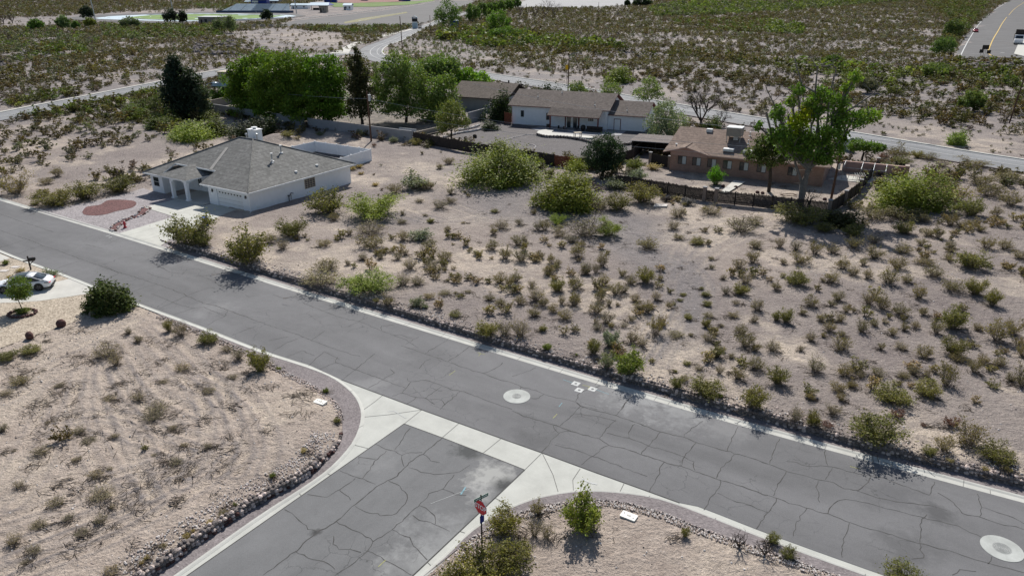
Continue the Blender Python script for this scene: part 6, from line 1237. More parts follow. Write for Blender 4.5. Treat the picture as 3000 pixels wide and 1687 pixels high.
SH = """
962,622,112,84,D;1096,633,140,88,M;1216,552,85,58,b;1155,566,50,36,C;1254,555,45,35,C;855,691,82,70,D;829,729,36,38,g;790,712,46,36,C;728,772,128,125,D;978,645,35,28,C;1085,683,95,46,g;1088,723,90,46,C;1024,688,26,26,g;1181,703,40,36,C;1233,700,66,38,b;1259,729,46,36,C;1288,610,50,34,g;1320,595,40,25,g;1320,569,22,26,C;1230,592,30,15,g;1288,495,22,20,C;1315,482,40,32,g;1178,654,30,17,C;1179,630,14,18,C;1261,652,25,16,D;1245,633,16,9,C;1312,677,22,20,C;1357,655,16,8,C;1449,622,24,11,D;1446,686,26,28,C;1469,671,50,36,g;1443,732,40,40,C;1481,758,42,46,C;951,721,46,26,C;1114,758,22,22,g;1128,741,22,25,C;1064,761,30,28,g;1018,776,20,22,g;960,789,76,42,C;939,829,122,48,C;1166,761,28,30,g;1187,747,25,28,g;1201,788,46,46,g;1268,785,50,36,g;1303,761,50,36,C;1079,850,130,78,M;1102,885,18,13,D;1137,892,40,36,C;1181,835,50,45,g;1222,832,50,35,g;1222,896,40,35,b;1257,873,36,20,C;1245,902,20,17,b;1303,862,40,17,C;1335,860,16,10,C;1370,857,22,11,C;1312,824,16,12,C;1342,809,16,13,C;1332,926,36,20,D;1434,879,35,26,C;1466,894,35,28,C;1428,981,66,56,D;1478,981,46,56,g;1463,829,45,40,C;1492,838,30,40,C
1564,627,20,20,C;1565,584,22,15,C;1520,659,25,28,g;1576,674,30,36,g;1596,674,36,40,C;1640,692,46,26,g;1675,709,46,32,g;1691,753,46,56,C;1705,722,22,22,C;1528,764,50,46,C;1517,718,45,40,C;1538,715,20,30,g;1584,756,28,22,C;1614,770,25,45,C;1634,779,24,26,C;1608,800,36,36,C;1718,800,40,50,g;1745,799,26,45,g;1765,779,36,56,C;1896,729,66,44,C;1989,636,60,42,g;1972,671,40,34,g;1986,700,32,20,C;2044,715,46,26,D;2170,677,98,62,g;2212,657,44,32,C;2082,627,70,36,g;2082,761,20,15,C;2085,787,20,17,C;2204,770,40,50,C;2213,726,40,32,C;2164,787,46,40,g;1753,612,92,48,C;1811,613,72,58,D;1881,592,96,66,D;1803,552,66,42,b;1866,527,62,42,b;1858,497,52,42,B;1576,490,36,36,B;1610,517,36,32,D;1690,502,62,52,M;1913,496,46,22,s
1512,824,38,38,C;1608,806,35,30,C;1632,853,42,52,D;1686,847,50,46,C;1714,803,30,30,C;1768,835,40,42,C;1823,809,30,28,C;1849,832,36,36,C;1890,827,56,52,D;1934,821,20,22,C;1803,862,46,46,C;1829,856,30,32,g;1558,841,26,30,g;1570,879,56,52,g;1523,891,36,36,C;1593,896,36,36,C;1683,894,40,46,C;1645,891,26,36,g;1564,926,40,36,C;1619,914,32,35,C;1654,934,46,36,C;1756,882,36,42,C;1785,896,20,30,g;1747,917,50,46,C;1750,966,30,30,g;1778,946,50,46,g;1861,882,36,32,g;1922,879,30,36,g;1873,905,40,30,C;1896,914,36,40,C;1849,940,30,25,g;1829,958,28,20,g;1922,978,52,68,C;1960,902,26,26,C;2002,866,18,12,D;1992,882,18,10,D;2055,848,16,10,D;2066,867,30,18,D;2072,896,26,22,D;2015,936,26,22,D;2073,928,32,18,C;2068,958,30,32,D;2148,928,36,20,C;2114,955,16,8,C;1980,984,50,14,C;2024,984,16,12,C;1852,1001,46,46,g;1881,1013,36,36,g;1740,1036,42,52,D;1788,1013,52,62,b;1777,1074,40,56,b;1843,1093,84,88,B;1523,984,62,66,g;1590,969,28,22,D;1602,1024,26,24,B;1689,1042,9,9,B;1750,1056,12,11,C;2126,861,30,32,g;2170,861,46,42,D;2184,829,46,42,g;2120,818,20,20,g;2155,891,26,18,g;2219,908,46,46,g;2210,943,26,28,g;2184,1013,60,52,C;2170,978,42,38,C;2213,1027,36,36,C;2073,998,40,36,g;2100,1045,40,38,D;2143,1048,22,20,g;2213,1080,56,46,C;2108,1094,28,36,g;2161,1109,46,50,C;2012,1068,26,14,D;1977,1090,15,11,D;2047,1083,24,18,g;1983,1135,40,36,D;2065,1153,98,64,D;2087,1170,18,16,B;2110,1164,15,15,B;2207,1193,78,74,D;2005,1114,30,22,C
2334,832,66,52,D;2436,827,46,42,C;2410,824,20,16,C;2500,806,40,36,g;2541,815,28,36,C;2602,829,60,56,C;2657,827,36,30,C;2733,809,60,42,C;2272,848,32,32,C;2855,861,56,60,D;2905,894,46,56,D;2788,850,70,42,C;2375,896,46,42,C;2454,879,40,36,C;2436,896,28,26,C;2544,891,42,52,g;2582,905,46,56,C;2692,873,42,50,C;2273,937,26,30,D;2302,943,42,50,D;2352,920,26,22,C;2404,940,28,30,C;2462,940,30,28,C;2480,914,28,28,C;2500,914,16,20,C;2430,969,40,36,C;2375,998,36,38,g;2412,987,16,20,C;2524,972,36,46,C;2559,955,26,30,C;2614,981,28,30,C;2637,920,56,42,C;2704,922,28,30,C;2649,966,26,28,C;2681,960,28,26,C;2789,960,76,78,D;2742,975,42,52,C;2864,966,30,26,C;2920,995,70,82,C;2963,978,46,56,C;2465,1024,56,52,C;2465,984,26,22,C;2582,1024,22,28,C;2637,1021,42,26,g;2707,1045,56,46,C;2794,1036,66,62,D;2262,1027,50,42,g;2346,1027,22,22,g;2387,1086,60,56,g;2474,1100,50,46,C;2494,1135,32,32,C;2521,1106,28,28,g;2570,1100,40,32,C;2646,1106,40,24,C;2675,1097,40,42,g;2716,1103,26,32,g;2614,1173,100,62,D;2716,1158,76,58,D;2771,1126,56,78,C;2803,1056,50,32,C;2853,1089,40,52,C;2879,1065,36,36,C;2928,1071,40,36,C;2960,1115,36,32,C;2995,1129,56,80,C;2995,1042,40,46,C;2276,1123,62,60,D;2454,1144,50,36,C;2462,1173,26,32,C;2372,1170,30,30,C;2330,1236,46,56,g;2380,1250,42,56,D;2439,1212,50,42,g;2425,1247,36,15,r;2558,1290,150,98,D;2628,1219,42,26,r;2838,1299,90,84,C;2785,1247,46,36,r;2765,1320,56,62,C;2722,1330,42,30,D;2918,1346,96,68,D;2705,1247,18,10,r;2782,1351,20,12,s;2880,1395,22,12,s;2945,1396,26,16,s
2596,507,56,36,b;2628,465,70,52,C;2588,467,36,26,r;2637,480,60,32,D;2687,462,32,26,D;2722,468,50,26,C;2760,488,50,26,g;2850,488,92,32,C;2346,650,130,52,D;2413,678,60,30,D;2500,690,60,40,D;2783,660,42,46,C;2815,668,36,30,C;2847,668,42,36,C;2870,677,30,26,C;2917,633,36,36,C;2844,630,72,62,D;2704,650,46,32,C;2719,691,42,32,C;2748,697,32,46,C;2646,683,60,46,D;2560,712,46,36,g;2646,741,56,36,C;2698,718,32,26,C;2783,726,32,28,C;2777,758,32,26,g;2561,755,56,46,C;2500,726,50,42,C;2439,741,46,36,g;2387,744,42,50,C;2332,732,36,36,g;2285,723,32,40,g;2343,770,62,42,C;2294,773,22,22,C;2468,787,46,42,C;2529,776,26,28,C;2628,787,56,46,C;2710,773,62,26,C;2838,782,92,62,D;2890,726,50,42,C;2943,729,46,36,C;2989,758,50,32,C;2560,640,90,50,C;2640,640,110,50,C;2740,615,80,60,C;2800,590,90,60,C;2900,575,90,55,C;2960,600,70,50,C;2740,560,90,60,C;2870,540,90,45,C;2950,530,80,40,C;2750,520,70,35,C
163,600,102,58,D;250,583,88,60,D;349,562,92,58,D;47,566,98,72,C;560,716,128,112,D;598,722,50,50,D;700,735,40,36,g;137,540,42,26,C;169,517,36,36,C;313,501,16,22,C;105,600,26,14,D;23,1051,56,34,D;90,1033,56,22,D;495,969,26,46,D;530,981,52,52,g;611,1004,56,46,D;664,1027,36,22,g;699,1051,38,42,g;761,1085,66,82,D;533,1083,60,42,g;314,1042,82,50,g;341,1068,42,46,g;378,978,20,26,g;405,1001,30,26,g;58,1124,60,42,D;17,1155,50,26,g;175,1132,36,20,g;320,1170,46,24,g;405,1170,42,42,g;463,1200,76,46,C;480,1120,36,15,g;611,1147,50,26,g;684,1106,32,20,g;140,1240,20,15,C;231,1267,46,36,C;336,1281,32,26,C;262,1292,50,20,g;122,1327,60,42,g;42,1323,16,14,C;224,1348,36,20,C;322,1376,22,22,C;280,1397,50,40,g;297,1453,86,46,C;164,1477,60,50,C;56,1425,36,36,C;10,1260,36,46,C;451,1225,70,50,C;507,1257,30,26,C;451,1334,20,12,C;518,1355,50,26,C;609,1313,30,36,g;539,1306,30,18,g;297,1530,46,50,g;329,1488,20,24,g;199,1519,40,26,g;112,1540,60,36,g;42,1590,50,56,C;101,1617,50,40,g;241,1561,50,22,g;73,1652,30,26,g;329,1677,60,40,g
654,1505,32,20,D;616,1533,22,14,s;689,1481,12,12,B;567,1558,12,12,s;549,1575,22,20,s;479,1600,28,16,D;430,1638,17,16,s;416,1652,14,14,s;988,1236,22,16,D;799,1397,18,17,B;890,1323,20,14,s;817,1083,14,12,B;955,1150,18,18,B
1400,1700,150,110,D;1490,1660,130,100,D;1340,1730,110,90,D;1478,1560,100,88,D;1573,1504,44,50,C;1706,1548,112,122,B;1566,1567,46,62,g;1601,1574,46,56,g;1535,1620,60,45,g;2007,1570,26,34,D;2640,1712,110,78,D;2264,1590,40,36,D;2310,1632,46,40,D
148,808,42,28,b;18,775,18,18,B;66,918,36,24,B;30,815,20,12,s;60,795,26,12,s
975,500,22,14,s;1033,498,20,14,s;1053,492,20,14,s;1058,512,16,12,s;1315,482,10,8,s;1100,545,20,14,s;1096,430,16,14,r;1135,404,36,30,g;1153,418,30,22,b;1055,400,22,26,b;938,397,24,14,b;845,400,40,20,D;872,410,24,14,C;1220,425,36,24,D;1268,427,38,24,D;1330,432,34,22,D;1440,440,30,24,D;905,520,12,10,s
"""
skip = {(1315, 482, 10)}
for line_ in SH.strip().split('\n'):
    for it in line_.split(';'):
        q = it.split(',')
        if (int(q[0]), int(q[1]), int(q[2])) in skip: continue
        shrub(*[float(v) for v in q[:4]], q[4])
# the part-dead mesquite in the middle, and special bushes
shrub(1716, 690, 120, 78, 'g', 'wide part-dead grey mesquite with green ends in the middle of the lot'); shrub(1635, 655, 46, 38, 'M', 'small lime-green end growth left of the part-dead mesquite'); shrub(1780, 690, 66, 58, 'M', 'lime-green growth right of the part-dead mesquite')
shrub(2095, 541, 44, 66, 'B', 'bright green upright shrub in the bare yard before the brick house windows', (.10, .26, .02)); shrub(1630, 640, 60, 60, 'M') if False else None
def dome_proto(seed, n, ls, lumps=40, thick=.13, lo=.03):
    cmp_ = seed == 3
    rs = np.random.RandomState(seed); a = rs.normal(size=(lumps, 3)); a[:, 2] = np.abs(a[:, 2]) * .9; a /= np.linalg.norm(a, axis=1)[:, None]; ph = np.arctan2(a[:, 1], a[:, 0])
    rad = (.74 + .2 * np.sin(ph * 2 + seed) + .14 * np.sin(ph * 3 + 2.1 * seed)) * rs.uniform(.62, 1.12, lumps) * (1 - .12 * a[:, 2]); a = a * rad[:, None]
    if cmp_: a = a / np.linalg.norm(a, axis=1)[:, None] * rs.uniform(.78, .95, lumps)[:, None]
    k = rs.randint(0, lumps, n); c = a[k] + rs.normal(size=(n, 3)) * thick * rs.uniform(.5, 1.5, lumps)[k][:, None]; c = c * np.array([.5, .5, 1]); c[:, 2] = np.clip(np.abs(c[:, 2]), lo, 2)
    tb = rs.uniform(.68, 1.3, lumps)[k] * rs.uniform(.75, 1.25, n); return leaves(c, np.full(n, ls), rs, np.stack([tb * rs.uniform(.85, 1.15, n), tb, tb * .9], 1))
def dome(px, py, w_, h, label, col, n=5200, ls=.05, name='shrub', cat='shrub', trunk=.12, seed=1, lumps=46):
    p = G(px, py); m = mpp(p); W = w_ * m; ang = math.asin((CAM_H - p[2]) / math.hypot(math.hypot(p[0], p[1]), CAM_H)); H_ = max(.4 * W, (h * m - .3 * W * math.sin(ang)) / math.cos(ang))
    t = empty(name, p, random.random() * 6, label, cat); L = dome_proto(seed, n, ls, lumps); kx = 1.0 if seed == 3 else 1.28; V = L[0] * np.array([W * kx, W * kx, H_]); o = np_mesh('foliage', V, L[1], [M['leaf']], None, L[2]); o.parent = t; o.color = (*col, 1)
    rs = np.random.RandomState(seed); S = []
    for k in range(9): a = k * .7; S.append(limb([(0, 0, -.1), (W * .12 * math.cos(a), W * .12 * math.sin(a), H_ * .35), (W * .33 * math.cos(a), W * .33 * math.sin(a), H_ * .75)], .05 + W * .01, .02, 4))
    S = cat_(S); o = np_mesh('stems', S[0], S[1], [M['bark']], None, None); o.parent = t; HAND.append((p[0], p[1], W / 2)); return t
dome(323, 903, 128, 86, 'big round dark green bush at the driveway corner beside the street', (.075, .10, .030), 7000, .045, seed=3)
dome(1660, 606, 168, 132, 'very large yellow-green mesquite in front of the pine and dark fence', (.215, .235, .045), 15000, .020, 'mesquite', 'mesquite', seed=4, lumps=70)
dome(1465, 530, 210, 132, 'largest yellow-green mesquite, standing left of the red fence section', (.20, .235, .05), 17000, .018, 'mesquite', 'mesquite', seed=5, lumps=80)
dome(2665, 606, 205, 132, 'very large yellow-green palo verde right of the corner of the long fences', (.20, .235, .042), 15000, .019, 'palo_verde', 'palo verde', seed=27, lumps=80)
dome(572, 402, 150, 62, 'lime-yellow mesquite above the left slope of the white house roof', (.23, .29, .045), 11000, .022, 'mesquite', 'mesquite', seed=6, lumps=60)
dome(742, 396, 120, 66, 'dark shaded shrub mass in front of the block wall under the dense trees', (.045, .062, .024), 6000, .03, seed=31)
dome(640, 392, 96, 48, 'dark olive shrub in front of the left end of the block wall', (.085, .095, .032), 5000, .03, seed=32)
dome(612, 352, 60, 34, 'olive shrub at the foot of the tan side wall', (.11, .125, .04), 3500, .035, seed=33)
dome(470, 372, 90, 44, 'olive mesquite left of the lime-yellow one', (.13, .16, .045), 5000, .03, 'mesquite', 'mesquite', seed=34)
dome(395, 345, 80, 46, 'green mesquite beside the left road, left of the bare thicket', (.12, .165, .04), 4500, .03, 'mesquite', 'mesquite', seed=35)
dome(1715, 600, 80, 52, 'dark olive bush touching the right side of the very large mesquite', (.11, .115, .035), 4500, .03, seed=36)
dome(1545, 520, 70, 44, 'dark olive bush touching the right side of the largest mesquite', (.10, .11, .035), 4500, .03, seed=37)
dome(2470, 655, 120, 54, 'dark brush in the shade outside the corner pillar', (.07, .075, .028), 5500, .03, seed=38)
dome(1811, 243, 74, 54, 'round yellow-green bush alone beyond the far road', (.19, .24, .05), 4000, .04, 'mesquite', 'mesquite', seed=7)
dome(2805, 425, 56, 50, 'light green bush alone on the bare verge beyond the far road, right side', (.20, .27, .07), 3500, .04, seed=8)
dome(1463, 352, 84, 90, 'dark spreading juniper left of the white gabled house', (.030, .050, .020), 6000, .035, 'juniper', 'juniper', seed=9); dome(1432, 380, 50, 28, 'low dark juniper by the curved garden walls', (.045, .07, .025), 2500, .05, 'juniper', 'juniper', seed=10)
dome(1605, 300, 76, 60, 'dark juniper top showing behind the ridge of the white gabled house', (.030, .055, .022), 4000, .04, 'juniper', 'juniper', seed=11)
dome(604, 318, 44, 28, 'yellow-flowering bush at the left end of the block wall', (.42, .36, .02), 2500, .06, seed=12); dome(655, 300, 60, 46, 'bright green bush in front of the cream house', (.12, .21, .03), 3500, .05, seed=13)
dome(1728, 285, 32, 26, 'small red-brown bush behind the white gabled house ridge', (.12, .055, .035), 1500, .07, seed=14); dome(2085, 385, 48, 46, 'green bush under the bare tree', (.12, .17, .05), 2500, .05, seed=15)

def tree(px, py, lobes, col, label, name='tree', cat='tree', n=5200, ls=.3, trunk_r=.28, bark='bark_dark', clump=70, hz=None, group=None, sig=.16, limbs=True, dep=1.15, tint=None):
    """lobes: (x, y, rx, ry) in photo pixels; put round the trunk's own distance with real depth"""
    p = G(px, py); m = mpp(p); rs = np.random.RandomState(int(px) % 997 + int(py)); lb = []
    for q in lobes:
        lx, ly, rx, ry = q[:4]; off = q[4] if len(q) > 4 else rs.uniform(-.5, .5)
        dy = off * rx * m; 
        u = (lx - 1500) / F_PX; v = -(ly - 843.5) / F_PX; d = np.array([u, math.cos(PITCH) + v * math.sin(PITCH), -math.sin(PITCH) + v * math.cos(PITCH)])
        k = (p[1] + dy) / d[1]; c = np.array([0, 0, CAM_H]) + d * k; lb.append((c - np.array(p), rx * m, ry * m * 1.05, q[5] if len(q) > 5 else None))
    t = empty(name, p, 0, label, cat, group); tot = sum(a[1] * a[2] for a in lb); L = []; S = []
    H0 = min(a[0][2] - a[2] for a in lb); H0 = max(.8, H0 * .9)
    base = np.array([0, 0, -.3]); fork = np.array([rs.uniform(-.2, .2), rs.uniform(-.2, .2), max(1.0, H0)])
    S.append(limb([base, base * .5 + fork * .5 + rs.normal(size=3) * .05, fork], trunk_r * 1.25, trunk_r, 8))
    for c, rx, rz_, lc in lb:
        nn = max(60, int(n * rx * rz_ / tot)); nc = max(6, int(clump * rx * rz_ / tot * len(lb) ** .5)); a = rs.normal(size=(nc, 3)); a /= np.linalg.norm(a, axis=1)[:, None]; a *= rs.uniform(.55, 1.0, nc)[:, None]
        k = rs.randint(0, nc, nn); q = a[k] + rs.normal(size=(nn, 3)) * sig; q = q * np.array([rx, rx * dep, rz_]) + c; tb = rs.uniform(.7, 1.3, nc)[k] * rs.uniform(.8, 1.22, nn)
        T = np.stack([tb * rs.uniform(.85, 1.2, nn), tb, tb * .9], 1); T = T * (np.array(lc) / np.array(col) if lc is not None else 1)
        q[:, 2] = np.maximum(q[:, 2], .5); L.append(leaves(q, np.full(nn, ls), rs, T, 1.4))
        if limbs:
            mid = (fork + c) / 2 + rs.normal(size=3) * .3; S.append(limb([fork, mid, c], min(trunk_r * .6, .22), trunk_r * .12, 6))
            for j in range(5): e = c + a[j % nc] * np.array([rx, rx * dep, rz_]) * .85; S.append(limb([(mid + c) / 2, (c + e) / 2 + rs.normal(size=3) * .15, e], trunk_r * .2, .03, 4))
    L = cat_(L); o = np_mesh('crown', L[0], L[1], [M['leaf']], None, L[2]); o.parent = t; o.color = (*col, 1)
    S = cat_(S); o = np_mesh('trunk', S[0], S[1], [M[bark]], None, None); o.parent = t; return t
G1 = (.115, .19, .026); G2 = (.14, .205, .058)
tree(715, 338, [(725, 235, 50, 55), (690, 235, 36, 40), (750, 200, 44, 38), (720, 290, 52, 38), (700, 322, 36, 20, -.4)], G1, 'dark green broad tree at the left end of the dense tree row', n=17000, ls=.32, clump=90, sig=.15)
tree(795, 352, [(795, 205, 56, 48), (830, 260, 56, 50), (775, 270, 54, 50), (800, 310, 60, 34), (795, 330, 46, 20, -.4)], G1, 'dark green broad tree second from left in the dense row', n=18000, ls=.32, clump=95, sig=.15)
tree(875, 362, [(870, 200, 56, 45), (905, 250, 50, 50), (860, 265, 50, 50), (885, 315, 60, 34), (880, 330, 44, 18, -.4)], (.12, .195, .026), 'dark green broad tree in the middle of the dense row', n=18000, ls=.32, clump=95, sig=.15)
tree(960, 365, [(945, 205, 52, 42), (980, 240, 46, 48), (950, 270, 56, 48), (965, 318, 56, 32), (975, 328, 36, 16, -.4)], (.088, .17, .02), 'bright-topped broad tree at the right end of the dense row', n=18000, ls=.32, clump=95, sig=.15)
tree(1062, 372, [(1047, 160, 10, 24, 0), (1043, 190, 22, 26, 0), (1056, 215, 24, 30, 0), (1040, 245, 30, 34, 0), (1060, 270, 30, 34, 0), (1050, 310, 38, 34, 0)], (.062, .068, .032), 'tall dark brown-green cypress between the dense trees and the elms', 'cypress', 'cypress', n=8500, ls=.30, clump=130, sig=.16)
tree(1190, 362, [(1165, 200, 50, 42), (1120, 235, 40, 46), (1205, 225, 46, 50), (1150, 275, 56, 40), (1215, 285, 50, 40), (1130, 305, 50, 32), (1190, 318, 52, 22, -.5)], G2, 'tall light green elm in the middle of the shaded yard', n=17000, ls=.28, clump=150, sig=.15, cat='elm')
tree(1300, 352, [(1262, 265, 50, 46), (1305, 265, 42, 48), (1280, 310, 46, 30), (1265, 330, 50, 22, -.6)], G2, 'light green elm in front of the dark-roofed house', n=6500, ls=.34, clump=150, cat='elm')
tree(1285, 292, [(1285, 195, 58, 34), (1315, 205, 40, 30), (1250, 205, 36, 30)], (.13, .20, .06), 'light green elm behind the others, by the road bend', n=6500, ls=.42, clump=150, cat='elm')
tree(1375, 292, [(1360, 225, 44, 22), (1400, 232, 38, 18), (1335, 240, 34, 22)], (.15, .27, .04), 'low bright green tree above the dark-roofed house', n=5000, ls=.42, clump=110)
tree(1322, 410, [(1320, 340, 44, 36, 0), (1350, 355, 26, 22, 0), (1300, 362, 26, 22, 0), (1325, 318, 28, 24, 0)], (.15, .18, .055), 'small rounded olive-green tree beside the curved garden walls', n=5200, ls=.2, trunk_r=.14, clump=120)
tree(512, 345, [(508, 195, 20, 30, 0), (512, 230, 32, 34, 0), (520, 275, 40, 40, 0)], (.028, .048, .034), 'tall dark blue-green pine left of the cream house', 'pine_tree', 'pine', n=8000, ls=.34, clump=200, sig=.2)
tree(558, 345, [(555, 235, 28, 28, 0), (560, 275, 40, 40, 0), (545, 315, 46, 30, 0)], (.034, .052, .034), 'dark pine just right of the tallest pine', 'pine_tree', 'pine', n=8000, ls=.34, clump=200, sig=.2)
tree(598, 345, [(590, 285, 26, 34, 0), (596, 318, 26, 24, 0)], (.09, .12, .08), 'grey-green tree at the right foot of the dark pines', n=3000, ls=.3, clump=100)
tree(455, 335, [(470, 300, 30, 26), (430, 310, 26, 20)], (.10, .125, .055), 'thin half-bare tree left of the dark pines', n=900, ls=.3, clump=60, bark='twig')
tree(1765, 516, [(1775, 425, 40, 32, 0), (1745, 450, 40, 36, 0), (1800, 450, 34, 34, 0), (1770, 480, 44, 28, 0)], (.030, .056, .030), 'dark green pine standing over the dark fence beside the mesquites', 'pine_tree', 'pine', n=10000, ls=.17, trunk_r=.22, clump=260, sig=.14)
tree(1955, 412, [(1950, 325, 32, 34, 0), (1925, 360, 36, 34, 0), (1985, 360, 34, 36, 0), (1955, 385, 46, 28, 0)], (.20, .25, .17), 'silvery grey-green tree between the white gabled house and the brick house', n=7000, ls=.2, clump=170, bark='bark')
tree(2252, 562, [(2235, 430, 34, 30, 0), (2270, 415, 34, 32, 0), (2215, 455, 36, 24, 0), (2265, 460, 44, 26, 0), (2300, 440, 30, 34, 0)], (.085, .12, .035), 'dark green tree with a short straight trunk before the brick house', n=6800, ls=.2, trunk_r=.22, clump=170)
tree(2524, 470, [(2512, 425, 26, 18, 0), (2558, 432, 26, 14, 0), (2530, 432, 20, 12, 0), (2580, 432, 16, 10, 0)], (.11, .19, .035), 'small flat-topped green tree beyond the side fence by the road', n=3600, ls=.2, trunk_r=.16, clump=100)
tree(66, 908, [(55, 838, 28, 26, 0), (46, 858, 24, 20, 0), (66, 856, 24, 20, 0)], (.13, .19, .045), 'small lollipop tree on a thin stem inside the stone ring', n=4500, ls=.09, trunk_r=.035, clump=120, bark='bark')
for (px, py, lo, lb) in ((1690, 290, [(1688, 258, 22, 20, 0), (1700, 272, 30, 14, 0)], 'wispy grey-green tree behind the ridge of the white gabled house'), (1792, 298, [(1790, 262, 30, 18, 0), (1780, 280, 30, 12, 0)], 'wispy yellow-green tree right of the grey-green one behind the ridge'), (1900, 315, [(1905, 250, 26, 22, 0), (1885, 275, 30, 20, 0), (1925, 272, 24, 18, 0)], 'airy light green tree by the road above the garage roof')):
    tree(px, py, lo, (.17, .225, .085), lb, n=2400, ls=.26, trunk_r=.12, clump=90, bark='bark')
# the half-dead cottonwood
CW = [(2338, 262, 16, 14), (2412, 280, 27, 20), (2450, 300, 28, 20), (2505, 225, 16, 14, 0, (.17, .27, .04)), (2484, 258, 14, 12, 0, (.17, .27, .04)), (2277, 335, 20, 22), (2348, 335, 22, 20, 0, (.26, .30, .02)), (2340, 365, 30, 26, 0, (.22, .30, .02)), (2390, 330, 22, 20), (2455, 350, 26, 20), (2500, 350, 30, 22), (2550, 340, 26, 18, 0, (.17, .27, .04)), (2270, 400, 22, 18), (2430, 385, 30, 26), (2355, 405, 30, 24), (2400, 408, 26, 22), (2300, 395, 28, 22), (2420, 435, 24, 16), (2345, 450, 28, 20), (2365, 430, 34, 28), (2308, 432, 28, 24), (2400, 458, 28, 20), (2375, 300, 18, 16, 0, (.17, .27, .04)), (2320, 300, 16, 14, 0, (.17, .27, .04)), (2225, 370, 14, 12), (2445, 440, 26, 22), (2472, 398, 20, 20), (2415, 470, 20, 14), (2470, 320, 20, 14, 0, (.17, .27, .04))]
ct = tree(2345, 602, CW, (.11, .20, .032), 'tall half-dead cottonwood with pale bare limbs over the corner of the brick house yard', n=17000, ls=.24, trunk_r=.30, clump=150, bark='bark_pale', sig=.26, cat='cottonwood')
def bare_tree(px, py, hpx, wpx, label, mat='bark_dark', r0=.2, seed=1, par=None, lean=0, levels=4, nb=6):
    p = G(px, py); m = mpp(p); rs = np.random.RandomState(seed); S = []
    t = par or empty('bare_tree', p, 0, label, 'tree'); H_ = hpx * m; W = wpx * m
    def grow(a, d, L_, r, lv):
        b_ = a + d * L_; md = (a + b_) / 2 + rs.normal(size=3) * L_ * .06; S.append(limb([a, md, b_], r, r * .6, 5 if lv > 1 else 3))
        if lv == 0: return
        for _ in range(3 if lv > 1 else 4):
            q = d + rs.normal(size=3) * .55; q[2] += .12; q /= np.linalg.norm(q); grow(a + (b_ - a) * rs.uniform(.45, 1), q, L_ * rs.uniform(.55, .8), r * .5, lv - 1)
    for k in range(nb):
        a = 2 * math.pi * k / nb + rs.uniform(-.3, .3); d = np.array([math.cos(a) * W / H_ * .8 + lean, math.sin(a) * W / H_ * .5, 1.0]); d /= np.linalg.norm(d); grow(np.array([0, 0, H_ * .12 if par is None else 0]), d, H_ * .42, r0 * .55, levels - 1)
    S.append(limb([(0, 0, -.2), (0, 0, H_ * .14)], r0, r0 * .8, 7)); S = cat_(S); o = np_mesh('branches', S[0], S[1], [M[mat]], None, None); o.parent = t; return t
bare_tree(2052, 372, 130, 110, 'leafless dark tree left of the brick house roof', 'bark_dark', .3, 3)
bare_tree(2112, 372, 55, 50, 'small leafless tree right of the larger bare one', 'bark_dark', .14, 4)
bare_tree(2290, 430, 130, 100, 'leafless pale tree behind the brick house, left of the cottonwood', 'bark', .22, 8)
for px, py, h, lb in ((1523, 50, 36, 'small bare tree at the top, leftmost of the bare trio'), (1567, 54, 38, 'bare spreading tree at the top beside the pale parking'), (1598, 52, 56, 'taller half-bare tree at the top, middle'), (1625, 52, 50, 'half-bare greenish tree at the top, rightmost')): bare_tree(px, py, h, h * .8, lb, 'bark', .4, int(px))
bare_tree(37, 70, 32, 30, 'bare grey tree at the top left, right one of two', 'bark', .4, 21); bare_tree(12, 72, 34, 26, 'bare grey tree at the top left corner', 'bark', .4, 22)
bare_tree(2368, 600, 60, 60, 'tangle of dry brush at the right foot of the cottonwood', 'bark_dark', .1, 31)
bare_tree(445, 330, 46, 60, 'bare grey thicket beside the left road', 'twig', .12, 33); bare_tree(2165, 1605, 60, 60, 'uprooted twisted dry shrub lying on the bare corner, left one', 'bark_dark', .06, 41, nb=5); bare_tree(2238, 1628, 56, 64, 'uprooted twisted dry shrub by the gravel edging, right one', 'bark_dark', .06, 42, nb=5); bare_tree(820, 480, 36, 26, 'thin half-bare sapling inside the vinyl fence', 'twig', .04, 43)
# dead limbs of the cottonwood
p_ = G(2345, 602); m_ = mpp(p_); S = []
def at_px(lx, ly, dy=0):
    u = (lx - 1500) / F_PX; v = -(ly - 843.5) / F_PX; d = np.array([u, math.cos(PITCH) + v * math.sin(PITCH), -math.sin(PITCH) + v * math.cos(PITCH)]); k = (p_[1] + dy) / d[1]; return np.array([0, 0, CAM_H]) + d * k - np.array(p_)
for pts, r0, dy in (([(2345, 600), (2350, 540), (2375, 490), (2400, 430), (2420, 385), (2440, 350)], .36, 0), ([(2375, 490), (2400, 450), (2440, 350), (2500, 315), (2560, 275), (2575, 255)], .2, -1), ([(2350, 540), (2330, 480), (2320, 420), (2300, 370), (2265, 300), (2245, 260)], .18, 1), ([(2400, 430), (2395, 340), (2388, 270), (2395, 200), (2378, 175)], .18, .5),
                    ([(2420, 385), (2432, 270), (2440, 240), (2450, 205), (2440, 190), (2415, 195), (2405, 190)], .11, -1), ([(2320, 420), (2310, 340), (2330, 310), (2355, 300)], .14, 1.5), ([(2388, 270), (2350, 250), (2335, 200), (2330, 180)], .12, 1), ([(2375, 490), (2340, 460), (2325, 440), (2330, 420)], .14, -1.5), ([(2500, 315), (2540, 310), (2545, 340)], .1, -1), ([(2245, 330), (2262, 400), (2290, 450), (2330, 500)], .14, .8)):
    P = [at_px(*q, dy * k / len(pts)) for k, q in enumerate(pts)]; S.append(limb(P, r0, .05, 7))
    for k in range(1, len(P)):
        for _ in range(2): e = P[k] + RS.normal(size=3) * 1.0 + np.array([0, 0, .6]); S.append(limb([P[k], (P[k] + e) / 2 + RS.normal(size=3) * .12, e], .05, .015, 3))
